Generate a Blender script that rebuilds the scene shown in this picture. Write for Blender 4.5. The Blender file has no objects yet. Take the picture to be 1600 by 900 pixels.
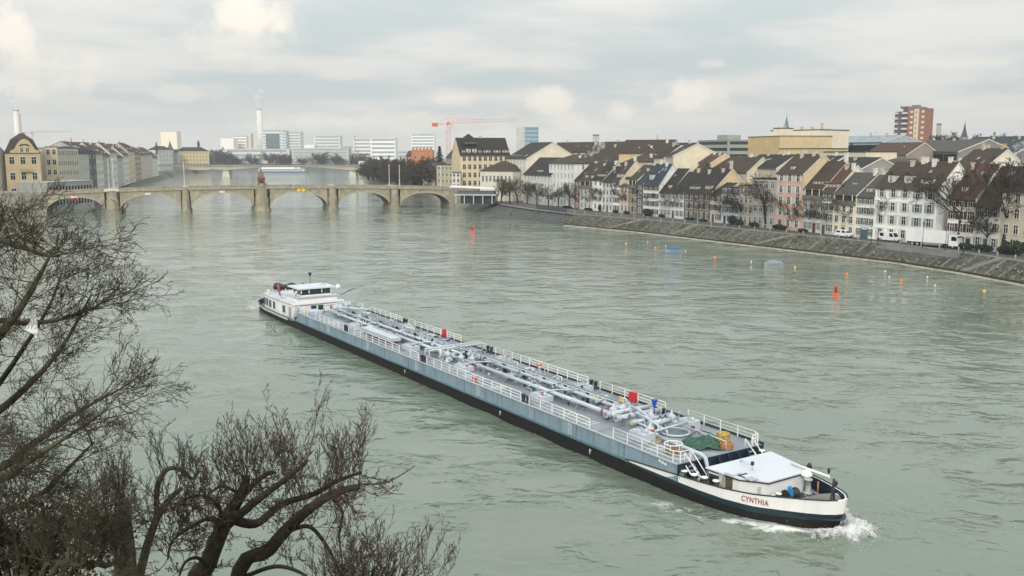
import bpy, bmesh, math, random
import numpy as np
from mathutils import Vector, Matrix

random.seed(7)
SC = bpy.context.scene
COL = SC.collection
R = math.radians

# ------------------------------------------------------------------ camera
CAM_H = 25.0
FPX = 1470.0
PITCH = math.atan(210.0 / FPX)
cam_d = bpy.data.cameras.new('camera')
cam = bpy.data.objects.new('camera', cam_d)
COL.objects.link(cam)
cam.location = (0, 0, CAM_H)
cam.rotation_euler = (R(90) - PITCH, 0, 0)
cam_d.sensor_width = 36.0
cam_d.lens = FPX / 1600.0 * 36.0
cam_d.clip_start = 0.5
cam_d.clip_end = 20000
SC.camera = cam

# ------------------------------------------------------------------ sun
SUN_AZ = (-0.17, -0.985)          # horizontal direction towards the sun
SUN_EL = R(27)
sd = bpy.data.lights.new('sun', 'SUN')
sd.energy = 1.9
sd.angle = R(14)
sd.color = (1.0, 0.93, 0.83)
sun = bpy.data.objects.new('sun', sd)
COL.objects.link(sun)
to_sun = Vector((SUN_AZ[0] * math.cos(SUN_EL), SUN_AZ[1] * math.cos(SUN_EL), math.sin(SUN_EL)))
sun.rotation_euler = to_sun.to_track_quat('Z', 'Y').to_euler()
sun.location = (60, -120, 120)

# ------------------------------------------------------------------ world
W = bpy.data.worlds.new('World')
SC.world = W
W.use_nodes = True
nt = W.node_tree
nt.nodes.clear()
def wn(t, **kw):
    n = nt.nodes.new(t)
    for k, v in kw.items(): setattr(n, k, v)
    return n
def wl(a, b): nt.links.new(a, b)
def wmath(op, a, b=None, c=None, clamp=False):
    n = wn('ShaderNodeMath', operation=op, use_clamp=clamp)
    for i, v in enumerate((a, b, c)):
        if v is None: continue
        if isinstance(v, (int, float)): n.inputs[i].default_value = v
        else: wl(v, n.inputs[i])
    return n.outputs[0]
def wmix(f, a, b):
    n = wn('ShaderNodeMix', data_type='RGBA')
    if isinstance(f, (int, float)): n.inputs[0].default_value = f
    else: wl(f, n.inputs[0])
    for i, v in ((6, a), (7, b)):
        if isinstance(v, tuple): n.inputs[i].default_value = (*v, 1)
        else: wl(v, n.inputs[i])
    return n.outputs[2]
def wsmooth(x, lo, hi):
    n = wn('ShaderNodeMapRange', interpolation_type='SMOOTHSTEP')
    wl(x, n.inputs[0]); n.inputs[1].default_value = lo; n.inputs[2].default_value = hi
    return n.outputs[0]
tc = wn('ShaderNodeTexCoord')
sep = wn('ShaderNodeSeparateXYZ'); wl(tc.outputs['Generated'], sep.inputs[0])
sx, sy, sz = sep.outputs
zc = wmath('MAXIMUM', sz, 0.0)
den = wmath('ADD', zc, 0.10)
pu = wmath('DIVIDE', sx, den); pv = wmath('DIVIDE', sy, den)
comb = wn('ShaderNodeCombineXYZ'); wl(pu, comb.inputs[0]); wl(pv, comb.inputs[1])
n1 = wn('ShaderNodeTexNoise'); n1.inputs['Scale'].default_value = 0.75; n1.inputs['Detail'].default_value = 7; n1.inputs['Roughness'].default_value = 0.52
wl(comb.outputs[0], n1.inputs['Vector'])
n2 = wn('ShaderNodeTexNoise'); n2.inputs['Scale'].default_value = 0.33; n2.inputs['Detail'].default_value = 5; n2.inputs['Roughness'].default_value = 0.5
mp = wn('ShaderNodeVectorMath', operation='ADD'); mp.inputs[1].default_value = (3.7, 9.1, 0); wl(comb.outputs[0], mp.inputs[0]); wl(mp.outputs[0], n2.inputs['Vector'])
sky = wn('ShaderNodeTexSky', sky_type='NISHITA')
sky.sun_disc = False
sky.sun_elevation = SUN_EL
sky.sun_rotation = math.atan2(SUN_AZ[0], SUN_AZ[1])
sky.altitude = 260; sky.air_density = 1.2; sky.dust_density = 2.0
# overcast deck: pale grey with bluer and brighter patches (values are x10, strength 0.1)
deck = wmix(wsmooth(n1.outputs[0], 0.41, 0.61), (4.95, 5.45, 5.5), (6.6, 6.55, 6.25))
gap = wsmooth(n2.outputs[0], 0.56, 0.72)
deck = wmix(wmath('MULTIPLY', gap, 0.42), deck, sky.outputs[0])
# warm brightening low over the horizon all round
low = wmath('SUBTRACT', 1.0, wsmooth(zc, 0.0, 0.085))
deck = wmix(wmath('MULTIPLY', low, 0.62), deck, (7.35, 6.9, 6.25))
# a few cumulus heads standing over the horizon (direction space)
ys = wmath('MAXIMUM', sy, 0.05)
qx = wmath('DIVIDE', sx, ys); qz = wmath('DIVIDE', sz, ys)
cq = wn('ShaderNodeCombineXYZ'); wl(qx, cq.inputs[0]); wl(qz, cq.inputs[1])
n3 = wn('ShaderNodeTexNoise'); n3.inputs['Scale'].default_value = 26; n3.inputs['Detail'].default_value = 6; n3.inputs['Roughness'].default_value = 0.55
wl(cq.outputs[0], n3.inputs['Vector'])
wob = wmath('MULTIPLY', wmath('SUBTRACT', n3.outputs[0], 0.5), 2.6)
total = None
for (bx_, by_, rx, ry, amp) in [(-0.520, 0.122, .040, .030, .9), (-0.50, 0.083, .075, .026, .5), (-0.270, 0.141, .046, .026, 1), (-0.285, 0.112, .060, .022, .45), (0.040, 0.052, .030, .017, .85), (0.055, 0.033, .032, .014, .7),
                           (0.190, 0.060, .042, .016, .9), (0.116, 0.042, .017, .010, .7), (-0.068, 0.056, .026, .007, .6), (-0.34, 0.062, .05, .008, .4), (0.21, 0.092, .02, .006, .4), (0.47, 0.096, .07, .008, .3), (-0.12, 0.031, .16, .011, .55), (0.02, 0.02, .12, .012, .5)]:
    ex = wmath('DIVIDE', wmath('SUBTRACT', qx, bx_), rx); ez = wmath('DIVIDE', wmath('SUBTRACT', qz, by_), ry)
    d2 = wmath('SQRT', wmath('ADD', wmath('MULTIPLY', ex, ex), wmath('MULTIPLY', ez, ez)))
    m = wsmooth(wmath('ADD', d2, wob), 1.25, 0.35)
    m = wmath('MULTIPLY', m, amp)
    total = m if total is None else wmath('MAXIMUM', total, m)
total = wmath('MULTIPLY', total, wmath('GREATER_THAN', sy, 0.1))
deck = wmix(wmath('MULTIPLY', total, 0.85), deck, (8.7, 8.0, 7.0))
# overcast sky: brighter towards the zenith (CIE overcast distribution, softened)
lum = wmath('ADD', 1.0, wmath('MULTIPLY', zc, 2.0))
vm_ = wn('ShaderNodeVectorMath', operation='SCALE'); wl(deck, vm_.inputs[0]); wl(lum, vm_.inputs['Scale']); deck = vm_.outputs[0]
below = wsmooth(sz, -0.02, -0.12)
deck = wmix(below, deck, (3.2, 3.4, 3.3))
bg = wn('ShaderNodeBackground'); bg.inputs[1].default_value = 0.093
wl(deck, bg.inputs[0])
wo = wn('ShaderNodeOutputWorld'); wl(bg.outputs[0], wo.inputs[0])

SC.view_settings.view_transform = 'Standard'
SC.view_settings.look = 'None'
SC.view_settings.gamma = 1.0
SC.view_settings.use_curve_mapping = False
SC.view_settings.exposure = 0.12
cy = SC.cycles
cy.use_denoising = True
cy.max_bounces = 5; cy.diffuse_bounces = 2; cy.glossy_bounces = 3; cy.transmission_bounces = 3; cy.transparent_max_bounces = 12
cy.volume_bounces = 3
cy.caustics_reflective = False; cy.caustics_refractive = False

# ------------------------------------------------------------------ helpers
_c, _s = math.cos(PITCH), math.sin(PITCH)
def ray(x, y):
    u = (x - 800) / FPX; v = -(y - 450) / FPX
    return (u, _c + v * _s, -_s + v * _c)
def atz(x, y, z=0.0):                # a direction of the survey met with the level z
    d = ray(x, y); t = (z - CAM_H) / d[2]
    return Vector((d[0] * t, d[1] * t, z))
def aty(x, y, Y):                    # ... met with the distance Y
    d = ray(x, y); t = Y / d[1]
    return Vector((d[0] * t, Y, CAM_H + d[2] * t))

def tag(o, label=None, cat=None, group=None, kind=None):
    if label: o['label'] = label
    if cat: o['category'] = cat
    if group: o['group'] = group
    if kind: o['kind'] = kind
    return o
def empty(name, loc=(0, 0, 0), rz=0.0, label=None, cat=None, group=None):
    o = bpy.data.objects.new(name, None); COL.objects.link(o)
    o.location = loc; o.rotation_euler = (0, 0, rz); o.empty_display_size = 0.3
    return tag(o, label, cat, group)
def link(name, me, parent=None, loc=(0, 0, 0), rot=(0, 0, 0), scale=(1, 1, 1)):
    o = bpy.data.objects.new(name, me); COL.objects.link(o)
    o.parent = parent; o.location = loc; o.rotation_euler = rot; o.scale = scale
    return o
def copy_tree(o, parent=None):
    c = o.copy(); COL.objects.link(c); c.parent = parent
    for ch in o.children: copy_tree(ch, c)
    return c

class MB:
    def __init__(s): s.v = []; s.f = []; s.m = []; s.sm = []
    def quad(s, pts, m=0, smooth=False):
        b = len(s.v); s.v += [tuple(p) for p in pts]; s.f.append(tuple(range(b, b + len(pts)))); s.m.append(m); s.sm.append(smooth); return s
    def box(s, x0, x1, y0, y1, z0, z1, m=0):
        b = len(s.v)
        s.v += [(x0, y0, z0), (x1, y0, z0), (x1, y1, z0), (x0, y1, z0), (x0, y0, z1), (x1, y0, z1), (x1, y1, z1), (x0, y1, z1)]
        for q in ((3, 2, 1, 0), (4, 5, 6, 7), (0, 1, 5, 4), (1, 2, 6, 5), (2, 3, 7, 6), (3, 0, 4, 7)):
            s.f.append(tuple(b + i for i in q)); s.m.append(m); s.sm.append(False)
        return s
    def hexa(s, p, m=0):               # 8 corner points: bottom 4 ccw, top 4 ccw
        b = len(s.v); s.v += [tuple(q) for q in p]
        for q in ((3, 2, 1, 0), (4, 5, 6, 7), (0, 1, 5, 4), (1, 2, 6, 5), (2, 3, 7, 6), (3, 0, 4, 7)):
            s.f.append(tuple(b + i for i in q)); s.m.append(m); s.sm.append(False)
        return s
    def prism(s, poly, axis, a0, a1, m=0):   # poly (p,q) extruded along axis 0/1/2
        def mk(p, q, a): return ((a, p, q), (p, a, q), (p, q, a))[axis]
        n = len(poly); b = len(s.v)
        s.v += [mk(p, q, a0) for p, q in poly] + [mk(p, q, a1) for p, q in poly]
        s.f.append(tuple(range(b, b + n))); s.f.append(tuple(range(b + 2 * n - 1, b + n - 1, -1)))
        for i in range(n):
            j = (i + 1) % n; s.f.append((b + i, b + n + i, b + n + j, b + j))
        s.m += [m] * (n + 2); s.sm += [False] * (n + 2)
        return s
    def tube(s, pts, r, n=8, m=0, cap=True, smooth=True):
        pts = [Vector(p) for p in pts]
        if isinstance(r, (int, float)): r = [r] * len(pts)
        b = len(s.v); up = None
        for i, p in enumerate(pts):
            t = (pts[min(i + 1, len(pts) - 1)] - pts[max(i - 1, 0)])
            if t.length < 1e-9: t = Vector((0, 0, 1))
            t.normalize()
            if up is None:
                up = t.orthogonal().normalized()
            else:
                up = (up - t * up.dot(t))
                up = up.normalized() if up.length > 1e-6 else t.orthogonal().normalized()
            w = t.cross(up)
            for k in range(n):
                a = 2 * math.pi * k / n
                q = p + (up * math.cos(a) + w * math.sin(a)) * r[i]
                s.v.append((q.x, q.y, q.z))
        for i in range(len(pts) - 1):
            for k in range(n):
                k2 = (k + 1) % n
                s.f.append((b + i * n + k, b + i * n + k2, b + (i + 1) * n + k2, b + (i + 1) * n + k)); s.m.append(m); s.sm.append(smooth)
        if cap:
            s.f.append(tuple(b + k for k in reversed(range(n)))); s.f.append(tuple(b + (len(pts) - 1) * n + k for k in range(n)))
            s.m += [m, m]; s.sm += [False, False]
        return s
    def lathe(s, prof, c=(0, 0, 0), n=12, m=0, smooth=True):      # prof: (r,z)
        b = len(s.v)
        for r_, z_ in prof:
            for k in range(n):
                a = 2 * math.pi * k / n; s.v.append((c[0] + r_ * math.cos(a), c[1] + r_ * math.sin(a), c[2] + z_))
        for i in range(len(prof) - 1):
            for k in range(n):
                k2 = (k + 1) % n
                s.f.append((b + i * n + k, b + i * n + k2, b + (i + 1) * n + k2, b + (i + 1) * n + k)); s.m.append(m); s.sm.append(smooth)
        s.f.append(tuple(b + k for k in reversed(range(n)))); s.f.append(tuple(b + (len(prof) - 1) * n + k for k in range(n)))
        s.m += [m, m]; s.sm += [False, False]
        return s
    def torus(s, c, R_, r_, n=20, k=6, m=0, squash=1.0):
        s.tube([(c[0] + R_ * math.cos(2 * math.pi * i / n), c[1] + R_ * squash * math.sin(2 * math.pi * i / n), c[2]) for i in range(n + 1)], r_, k, m, cap=False)
        return s
    def mesh(s, name, mats):
        me = bpy.data.meshes.new(name)
        me.from_pydata(s.v, [], s.f)
        for mm in (mats if isinstance(mats, (list, tuple)) else [mats]): me.materials.append(mm)
        me.polygons.foreach_set('material_index', s.m)
        me.polygons.foreach_set('use_smooth', s.sm)
        me.update()
        return me
    def build(s, name, mats, parent=None, loc=(0, 0, 0), rot=(0, 0, 0), scale=(1, 1, 1)):
        return link(name, s.mesh(name, mats), parent, loc, rot, scale)

# ------------------------------------------------------------------ materials
_M = {}
def mat(col, rough=0.8, var=0.12, scale=0.6, bump=0.0, bscale=8.0, metal=0.0, spec=0.3, col2=None, stretch=None, streak=0.0):
    key = (tuple(round(c, 3) for c in col), rough, var, scale, bump, bscale, metal, spec, col2, stretch, streak)
    if key in _M: return _M[key]
    m = bpy.data.materials.new('surface'); m.use_nodes = True
    t = m.node_tree; b = t.nodes['Principled BSDF']
    b.inputs['Roughness'].default_value = rough
    b.inputs['Metallic'].default_value = metal
    b.inputs['Specular IOR Level'].default_value = spec
    tcn = t.nodes.new('ShaderNodeTexCoord'); vec = tcn.outputs['Object']
    if stretch:
        mpn = t.nodes.new('ShaderNodeMapping'); mpn.inputs['Scale'].default_value = stretch
        t.links.new(vec, mpn.inputs[0]); vec = mpn.outputs[0]
    if var > 0:
        no = t.nodes.new('ShaderNodeTexNoise'); no.inputs['Scale'].default_value = scale; no.inputs['Detail'].default_value = 5; no.inputs['Roughness'].default_value = 0.62
        t.links.new(vec, no.inputs['Vector'])
        rp = t.nodes.new('ShaderNodeValToRGB')
        rp.color_ramp.elements[0].position = 0.3; rp.color_ramp.elements[1].position = 0.7
        c0 = col2 if col2 else tuple(max(0, c * (1 - var)) for c in col)
        c1 = tuple(min(1, c * (1 + var)) for c in col)
        rp.color_ramp.elements[0].color = (*c0, 1); rp.color_ramp.elements[1].color = (*c1, 1)
        t.links.new(no.outputs[0], rp.inputs[0])
        outc = rp.outputs[0]
        if streak > 0:                       # rain streaks and grime with their own shape
            mp2 = t.nodes.new('ShaderNodeMapping'); mp2.inputs['Scale'].default_value = (1.6, 1.6, 0.12)
            t.links.new(tcn.outputs['Object'], mp2.inputs[0])
            n5 = t.nodes.new('ShaderNodeTexNoise'); n5.inputs['Scale'].default_value = 1.7; n5.inputs['Detail'].default_value = 4
            t.links.new(mp2.outputs[0], n5.inputs['Vector'])
            r5 = t.nodes.new('ShaderNodeMapRange'); r5.inputs[1].default_value = 0.5; r5.inputs[2].default_value = 0.75; r5.inputs[3].default_value = 0; r5.inputs[4].default_value = streak
            t.links.new(n5.outputs[0], r5.inputs[0])
            mx = t.nodes.new('ShaderNodeMix'); mx.data_type = 'RGBA'; t.links.new(r5.outputs[0], mx.inputs[0]); t.links.new(outc, mx.inputs[6])
            mx.inputs[7].default_value = (col[0] * .35, col[1] * .34, col[2] * .32, 1); outc = mx.outputs[2]
        t.links.new(outc, b.inputs['Base Color'])
    else:
        b.inputs['Base Color'].default_value = (*col, 1)
    if bump > 0:
        nb = t.nodes.new('ShaderNodeTexNoise'); nb.inputs['Scale'].default_value = bscale; nb.inputs['Detail'].default_value = 3
        t.links.new(vec, nb.inputs['Vector'])
        bp = t.nodes.new('ShaderNodeBump'); bp.inputs['Strength'].default_value = bump; bp.inputs['Distance'].default_value = 0.1
        t.links.new(nb.outputs[0], bp.inputs['Height']); t.links.new(bp.outputs[0], b.inputs['Normal'])
    _M[key] = m
    return m

def plaster(col): return mat(col, 0.9, 0.10, 0.35, streak=0.16)
WHITE_T = mat((.72, .72, .69), .6, .05, 2)
GLASS = mat((.010, .012, .014), .22, 0, spec=.28)
FRAME = mat((.66, .65, .62), .6, .05, 3)
def tile_mat(col):                 # rows of tiles: fine courses across the slope, with lichen and replaced tiles
    key = ('tile', col)
    if key in _M: return _M[key]
    m = mat(tuple(c * 1.0001 for c in col), .85, .30, 1.1, bump=.7, bscale=2.2, stretch=(1, 2.6, 4))
    _M[key] = m
    return m
ROOF_BROWN = tile_mat((.050, .036, .028)); ROOF_DARK = tile_mat((.026, .023, .022)); ROOF_RED = tile_mat((.075, .040, .030)); ROOF_SLATE = tile_mat((.030, .040, .052)); ROOF_GREY = tile_mat((.065, .060, .055)); ROOF_TEAL = tile_mat((.026, .040, .048))
CHIM = mat((.52, .46, .37), .9, .2, 1.5)
CHIMW = mat((.66, .64, .6), .9, .12, 1.5)
# ================================================================== THE SETTING
# ---- river: one sheet, finer where the barge and the near water are; real wave relief near, bump beyond
BA = math.atan2(-0.841, 0.541)                      # heading of the barge
BO = (-13.3 + 0.841 * 4.55, 105.8 + 0.541 * 4.55)    # barge midship point on the centreline
def water_mesh():
    ys = [-30.0, -10, 5, 15, 25, 34]
    st = 0.5
    while ys[-1] < 190: ys.append(ys[-1] + (0.42 if ys[-1] < 100 else 0.42 + (ys[-1] - 100) * 0.006))
    while ys[-1] < 4000: ys.append(ys[-1] * 1.035 + .5)
    xs = [-2500, -900, -500, -350, -260, -200, -160, -130, -110, -95]
    xs += list(np.arange(-84, 100.1, 0.5)) + [105, 115, 130, 160, 220, 400, 900, 2500]
    X, Y = np.meshgrid(np.array(xs, float), np.array(ys, float))
    Z = np.zeros_like(X)
    rg = np.random.RandomState(3)
    for i in range(26):
        wl_ = 1.5 * 1.13 ** i if i < 18 else 3 + rg.rand() * 6
        th = rg.normal(0.6, 1.0); k = 2 * math.pi / wl_
        a = 0.0028 * wl_ * (0.6 + .8 * rg.rand())
        if wl_ > 6: a = 0.018
        wx = X + 1.3 * np.sin(Y * .11 + i) + .8 * np.sin(X * .17 + Y * .05 + 2 * i); wy = Y + 1.2 * np.sin(X * .13 + 1.7 * i)
        mod = .55 + .45 * np.sin(X * (.02 + .013 * (i % 5)) + i * 2.1) * np.sin(Y * (.017 + .011 * (i % 3)) + i)
        Z += a * mod * np.sin(k * (wx * math.cos(th) + wy * math.sin(th)) + rg.rand() * 6.28)
    ca, sa = math.cos(BA), math.sin(BA)
    S = (X - BO[0]) * ca + (Y - BO[1]) * sa; T = -(X - BO[0]) * sa + (Y - BO[1]) * ca
    b = 57.5 - S                                         # distance astern of the stem
    lat = np.abs(T) - 4.6 * np.clip(b / 8, 0, 1) ** .5
    pos = (b > -3)
    lat0 = np.clip(lat, 0, None)
    rid = np.where(pos, np.exp(-((lat - 0.16 * np.clip(b, 0, None) - .5) / (0.9 + .05 * np.clip(b, 0, 200))) ** 2), 0)
    Z += rid * 0.24 * np.exp(-np.clip(b, 0, None) / 60) * (1 + .6 * np.sin(b * 1.1) * np.sin(T * 1.4))
    feath = np.where(pos & (lat > 0), np.exp(-lat0 / (3 + .10 * np.clip(b, 0, 300))) * np.exp(-np.clip(b, 0, 400) / 160), 0)
    ph = (b * .8 + lat0 * 1.15) * 1.15
    Z += .055 * feath * np.sin(ph + .7 * np.sin(b * .3)) + .035 * feath * np.sin(ph * 1.9 + 1.3 + np.sin(lat0))
    # stern wash
    aft = -55 - S
    wash = np.where(aft > -2, np.exp(-(T / (4.2 + .06 * np.clip(aft, 0, 200))) ** 2) * np.exp(-np.clip(aft, 0, 300) / 60), 0)
    Z += wash * .13 * np.sin(S * 1.6 + np.sin(T * 1.3) * 2) * np.cos(T * 1.1 + S * .4)
    fade = np.clip((230 - Y) / 140, 0, 1) * np.clip((Y - 20) / 15, 0, 1) * np.clip((105 - np.abs(X)) / 8, 0, 1)
    Z *= fade
    nz = np.sin(S * 2.1 + 1.7 * np.sin(T * 1.9)) * np.sin(T * 2.7 + 1.3 * np.sin(S * 1.3)) * .5 + .5
    foam = np.zeros_like(X)
    hug = np.where((lat > -1.0) & (b > .5) & (b < 115), np.exp(-(np.clip(lat, 0, None) / .9) ** 2), 0)
    foam += hug * (.40 * np.exp(-np.clip(b, 0, 200) / 7) + .16)
    foam += rid * .5 * np.exp(-np.clip(b, 0, 200) / 6) * np.clip(b / 2, 0, 1)
    foam += rid * .42 * np.exp(-np.clip(b, 0, 200) / 55) * nz
    foam += wash * np.exp(-np.clip(aft, 0, 300) / 9) * .62 + wash * .22 * nz
    ny, nx = X.shape
    vs = np.stack([X.ravel(), Y.ravel(), Z.ravel()], 1)
    idx = np.arange(ny * nx).reshape(ny, nx)
    fs = np.stack([idx[:-1, :-1].ravel(), idx[:-1, 1:].ravel(), idx[1:, 1:].ravel(), idx[1:, :-1].ravel()], 1)
    me = bpy.data.meshes.new('river_water')
    me.vertices.add(len(vs)); me.vertices.foreach_set('co', vs.ravel())
    me.loops.add(fs.size); me.loops.foreach_set('vertex_index', fs.ravel())
    me.polygons.add(len(fs)); me.polygons.foreach_set('loop_start', np.arange(0, fs.size, 4)); me.polygons.foreach_set('loop_total', np.full(len(fs), 4))
    me.polygons.foreach_set('use_smooth', np.ones(len(fs), bool))
    me.update(); me.validate()
    at = me.attributes.new('foam', 'FLOAT', 'POINT'); at.data.foreach_set('value', np.clip(foam, 0, 1).ravel())
    return me
def water_mat():
    m = bpy.data.materials.new('river'); m.use_nodes = True
    t = m.node_tree; b = t.nodes['Principled BSDF']
    N = t.nodes.new; L = t.links.new
    tcn = N('ShaderNodeTexCoord')
    def noise(scale, detail, st, rough=.55, dist=0.0):
        mp = N('ShaderNodeMapping'); mp.inputs['Scale'].default_value = st; mp.inputs['Rotation'].default_value = (0, 0, R(24))
        L(tcn.outputs['Object'], mp.inputs[0])
        n = N('ShaderNodeTexNoise'); n.inputs['Scale'].default_value = scale; n.inputs['Detail'].default_value = detail; n.inputs['Roughness'].default_value = rough; n.inputs['Distortion'].default_value = dist
        L(mp.outputs[0], n.inputs['Vector']); return n.outputs[0]
    a = noise(0.20, 5, (1, 1.25, 1), .5, .5); e = noise(0.035, 3, (1, 1.5, 1), .5, .6)
    def mth(op, x, y):
        n = N('ShaderNodeMath'); n.operation = op
        for i, v in enumerate((x, y)):
            if isinstance(v, (int, float)): n.inputs[i].default_value = v
            else: L(v, n.inputs[i])
        return n.outputs[0]
    # calmer and rougher reaches of the current
    gust = N('ShaderNodeMapRange'); L(e, gust.inputs[0]); gust.inputs[1].default_value = .35; gust.inputs[2].default_value = .65; gust.inputs[3].default_value = .35; gust.inputs[4].default_value = 1.35
    # sharp little wavelet crests, broken up into short lengths
    def crest(sc, st, pw):
        n_ = noise(sc, 3, st, .5, .6); d_ = mth('ABSOLUTE', mth('MULTIPLY', mth('SUBTRACT', n_, .5), 4.5), 0)
        return mth('POWER', mth('MAXIMUM', mth('SUBTRACT', 1.0, d_), 0.0), pw)
    brk = noise(.12, 3, (1, 1.6, 1), .6, .3)
    bk = N('ShaderNodeMapRange'); bk.interpolation_type = 'SMOOTHSTEP'; L(brk, bk.inputs[0]); bk.inputs[1].default_value = .42; bk.inputs[2].default_value = .64
    cr = mth('ADD', mth('MULTIPLY', crest(.15, (1, 1.5, 1), 1.7), .15), mth('MULTIPLY', crest(.5, (1, 1.5, 1), 1.7), .055))
    cr = mth('MULTIPLY', cr, mth('ADD', mth('MULTIPLY', bk.outputs[0], 1.0), .12))
    h = mth('MULTIPLY', mth('ADD', mth('MULTIPLY', a, .15), cr), gust.outputs[0])
    bp = N('ShaderNodeBump'); bp.inputs['Strength'].default_value = 1.0; bp.inputs['Distance'].default_value = 1.0
    L(h, bp.inputs['Height']); L(bp.outputs[0], b.inputs['Normal'])
    fa = N('ShaderNodeAttribute'); fa.attribute_name = 'foam'
    fn = noise(1.1, 7, (1, 1, 1), .72, 1.2)
    fm = mth('ADD', mth('MULTIPLY', fa.outputs['Fac'], 1.15), mth('SUBTRACT', fn, 1.0))
    fr = N('ShaderNodeMapRange'); fr.inputs[1].default_value = -.12; fr.inputs[2].default_value = .30; L(fm, fr.inputs[0])
    silt = N('ShaderNodeMix'); silt.data_type = 'RGBA'
    L(e, silt.inputs[0]); silt.inputs[6].default_value = (.112, .146, .116, 1); silt.inputs[7].default_value = (.174, .204, .162, 1)
    mx = N('ShaderNodeMix'); mx.data_type = 'RGBA'; L(fr.outputs[0], mx.inputs[0]); L(silt.outputs[2], mx.inputs[6]); mx.inputs[7].default_value = (.78, .80, .78, 1)
    L(mx.outputs[2], b.inputs['Base Color'])
    rr = N('ShaderNodeMapRange'); L(fr.outputs[0], rr.inputs[0]); rr.inputs[3].default_value = .045; rr.inputs[4].default_value = .7
    L(rr.outputs[0], b.inputs['Roughness'])
    b.inputs['IOR'].default_value = 1.45
    return m
river = link('river_water', water_mesh()); river.data.materials.append(water_mat())
tag(river, 'grey green river with small ripples and the wake of the barge', kind='structure')

# ---- banks
WR = [(135, 60), (122, 110), (108, 150), (97.6, 177.6), (94, 196), (88, 214.5), (78.9, 231), (68.3, 250), (55.7, 272), (40.7, 299), (18, 331), (3, 362), (-10, 398), (-22, 432), (-30, 470), (-60, 600), (-128, 816), (-166, 1045), (-215, 1300), (-320, 1900), (-500, 3990)]
WLB = [(-24, 20), (-42, 42), (-82, 112), (-138, 222), (-190, 330), (-206, 392), (-216, 440), (-238, 520), (-281, 706), (-371, 1045), (-402, 1150), (-425, 1420), (-500, 1900), (-900, 3990)]
def offset(poly, dist):
    out = []
    for i, p in enumerate(poly):
        a = Vector(poly[max(i - 1, 0)]); b_ = Vector(poly[min(i + 1, len(poly) - 1)])
        t = (b_ - a).normalized(); out.append((p[0] + t.y * dist, p[1] - t.x * dist))
    return out
GROUND = mat((.10, .10, .095), .95, .25, .08, bump=.3, bscale=1.0)
ASPH = mat((.075, .076, .078), .92, .2, .3, bump=.2, bscale=4)
def strip(mb, P, zp, Q, zq, m=0):
    for i in range(len(P) - 1):
        mb.quad([(*P[i], zp), (*Q[i], zq), (*Q[i + 1], zq), (*P[i + 1], zp)], m)
ZQ = 3.8
def dens(poly, i0, i1, n):
    out = []
    for i in range(len(poly) - 1):
        k = n if i0 <= i < i1 else 1
        for j in range(k):
            f = j / k; out.append((poly[i][0] * (1 - f) + poly[i + 1][0] * f, poly[i][1] * (1 - f) + poly[i + 1][1] * f))
    out.append(poly[-1]); return out
TR = offset(WR, 5.2); TL = offset(WLB, -8)
mb = MB(); strip(mb, TR, ZQ - .02, [(2480, p[1]) for p in TR], ZQ - .02)
tag(mb.build('right_bank_ground', GROUND), kind='structure')
mb = MB(); TLZ = [3.0] * len(TL)
strip(mb, [(-2480, p[1]) for p in TL], 5.0, TL, 5.0)
strip(mb, TL, 5.0, WLB, -.4)
tag(mb.build('left_bank_ground', mat((.11, .105, .085), .95, .3, .15, bump=.4, bscale=1)), kind='structure')
mb = MB(); mb.quad([(-440, 1400, -.5), (-190, 1400, -.5), (-190, 1412, 4.4), (-440, 1412, 4.4)]); mb.quad([(-440, 1412, 4.4), (-190, 1412, 4.4), (-190, 3990, 4.4), (-440, 3990, 4.4)])
tag(mb.build('far_bank_ground', GROUND), kind='structure')
mb = MB(); mb.quad([(-2480, 3985, 3.6), (2480, 3985, 3.6), (2480, 4120, 3.6), (-2480, 4120, 3.6)])
tag(mb.build('far_plain_ground', GROUND), kind='structure')
# promenade road along the right bank
mb = MB(); R1 = offset(WR, 5.9); R2 = offset(WR, 13.5); strip(mb, R1[:14], ZQ + .004, R2[:14], ZQ + .004)
tag(mb.build('promenade_road', ASPH), kind='structure')

# ---- right embankment: toe wall, rough stone slope, coping, posts
def rubble_slope(i0, i1, name, col, amp, nu, nv, ztop=ZQ, toe=.9, z0=.55, mt=None):
    P = dens(WR[i0:i1 + 1], 0, 99, nu); A = offset(P, toe); B = offset(P, 5.2)
    mb = MB(); rg = random.Random(i0 * 31 + 5)
    rows = []
    for i in range(len(P)):
        row = []
        for j in range(nv + 1):
            f = j / nv; a = amp * (0 if j in (0, nv) else 1)
            row.append((A[i][0] * (1 - f) + B[i][0] * f + rg.uniform(-a, a), A[i][1] * (1 - f) + B[i][1] * f + rg.uniform(-a, a), z0 + (ztop - z0) * f ** .92 + rg.uniform(-a, a) * .6))
        rows.append(row)
    for i in range(len(P) - 1):
        for j in range(nv):
            mb.quad([rows[i][j], rows[i][j + 1], rows[i + 1][j + 1], rows[i + 1][j]])
    o = mb.build(name, mt); return o
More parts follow.
